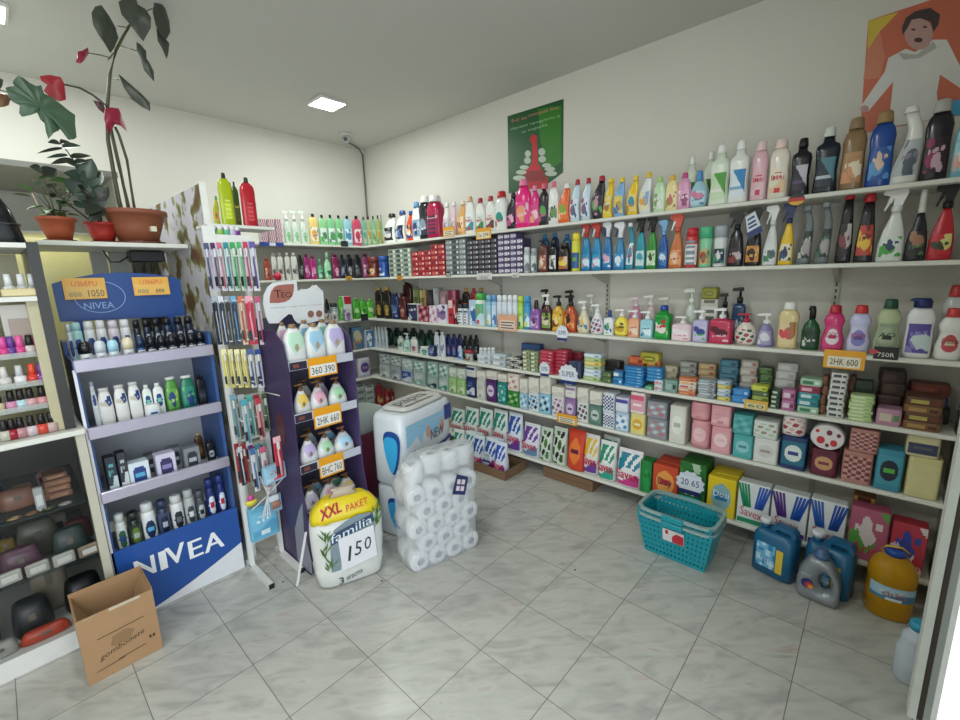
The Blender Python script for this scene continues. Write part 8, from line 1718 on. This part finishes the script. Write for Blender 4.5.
for i, (y, l, c) in enumerate([(2.42, 'green powder bag lying behind the front bags', ('#c8d4d0', '#ccd8d4', '#1c6c5c', '#2450a4')), (2.2, 'dark blue powder bag lying behind the front bags', ('#c8ccd8', '#ccd0dc', '#203c8c', '#1c7c60'))]):
    t_ = thing('detergent_bag', l, 'bag', (2.575, y, .006), -PI / 2, 'in the cardboard tray', None, -y); sachet(t_, .16, .24, .07, c, 'save', None)
tg = thing('price_card', 'navy and white starburst price card on the bags in the cardboard tray', 'card', (2.385, 2.14, .09), -PI / 2)
m = MB(); st8 = [((.045 if i % 2 else .056) * math.cos(2 * PI * i / 20), .06 + (.045 if i % 2 else .056) * math.sin(2 * PI * i / 20)) for i in range(20)]; m.prism(st8, -.001, .001); cdd = m.build('card', '#d4dce4', tg)
T = MB(); T.prism([(-.045, .02), (.045, .02), (.04, .04), (-.04, .04)], -.0025, -.0012); letters(T, 'SUPER', -.03, .03, .07, .09, -.002); letters(T, '2130', -.03, .03, .045, .062, -.002); T.build('lettering', NVY, cdd)
# a few tiny dark specks on the floor
for u, v in ((283, 582), (575, 570), (382, 581)):
    p = hit(u, v, 2, 0); o = MB().loft([(0, 0, 0, .006, .005, 2), (.003, 0, 0, .003, .003, 2)], seg=8).build('crumb', '#2c2824', None, loc=(p.x, p.y, .0005)); single(o, {283: 'dark crumb on the floor by the rack foot', 575: 'dark crumb on the middle of the floor', 382: 'dark crumb on the floor by the yellow topped pack'}[u], 'crumb')

# ================================================================ daylight
w = bpy.data.worlds.new('sky'); SC.world = w; w.use_nodes = True; bg = w.node_tree.nodes['Background']; bg.inputs[0].default_value = (.80, .90, 1, 1); bg.inputs[1].default_value = 1.1
def area(name, loc, rot, sx, sy, e, col):
    ld = bpy.data.lights.new(name, 'AREA'); ld.shape = 'RECTANGLE'; ld.size = sx; ld.size_y = sy; ld.energy = e; ld.color = col
    lo = bpy.data.objects.new(name, ld); COL.objects.link(lo); lo.location = loc; lo.rotation_euler = rot
area('door_daylight', (-1.0, -.75, 1.45), (PI / 2, 0, -.5), 2.4, 2.2, 30, (.93, .98, 1))
lamp(.3, 1.2, 'ceiling panel lamp above the camera'); lamp(-1.5, 1.2, 'ceiling panel lamp over the left aisle'); lamp(-1.5, 3.4, 'ceiling panel lamp far left')
SC.view_settings.view_transform = 'Standard'; SC.view_settings.look = 'None'; SC.view_settings.gamma = 1; SC.view_settings.use_curve_mapping = False
SC.view_settings.exposure = 0.67
SC.cycles.use_denoising = True

# ================================================================ labels: each one tells its thing from its neighbours
ORD = ['first', 'second', 'third', 'fourth', 'fifth', 'sixth', 'seventh', 'eighth', 'ninth', 'tenth']
def nw(s): return len(s.split())
from collections import defaultdict
rows = defaultdict(list)
for it in ITEMS: rows[it[2]].append(it)
final = {}
for place, its in rows.items():
    its.sort(key=lambda i: i[3])
    by = defaultdict(list)
    for i, it in enumerate(its): by[it[1]].append(i)
    for look, idx in by.items():
        for n_, i in enumerate(idx):
            it = its[i]; base = (look + ' ' + place).strip() if not (place[:5] in ('first', 'secon', 'third', 'fourt', 'fifth', 'top o', 'botto', 'bottom', 'sixth')) else look + ', ' + place
            if len(idx) == 1: final[it[0].name] = base; continue
            lft = its[i - 1][1] if i > 0 else None; rgt = its[i + 1][1] if i + 1 < len(its) else None
            def uniq(x, off): return x and x != look and sum(1 for k in idx if 0 <= k + off < len(its) and its[k + off][1] == x) == 1
            cand = []
            if uniq(lft, -1): cand.append(f'{base}, right of {lft}')
            if uniq(rgt, 1): cand.append(f'{base}, left of {rgt}')
            cand = [c for c in cand if nw(c) <= 16 and 'None' not in c]
            N = len(idx)
            pos = 'leftmost' if n_ == 0 else 'rightmost' if n_ == N - 1 else ('middle' if N == 3 else ORD[n_] + ' from left')
            final[it[0].name] = cand[0] if cand and N < 4 else f'{base}, {pos} of {["", "", "two", "three", "four", "five", "six", "seven", "eight", "nine", "ten"][min(N, 10)]}'
            if N > 1 and not it[0].get('group'): it[0]['group'] = f'{look} set'[:60]
seen = defaultdict(int)
for it in ITEMS:
    l = final[it[0].name]; seen[l] += 1
    if seen[l] > 1: l = l + ', ' + ORD[min(seen[l] - 1, 9)]
    if nw(l) > 16: print('LONG', nw(l), l)
    it[0]['label'] = l
print('THINGS', len(ITEMS))
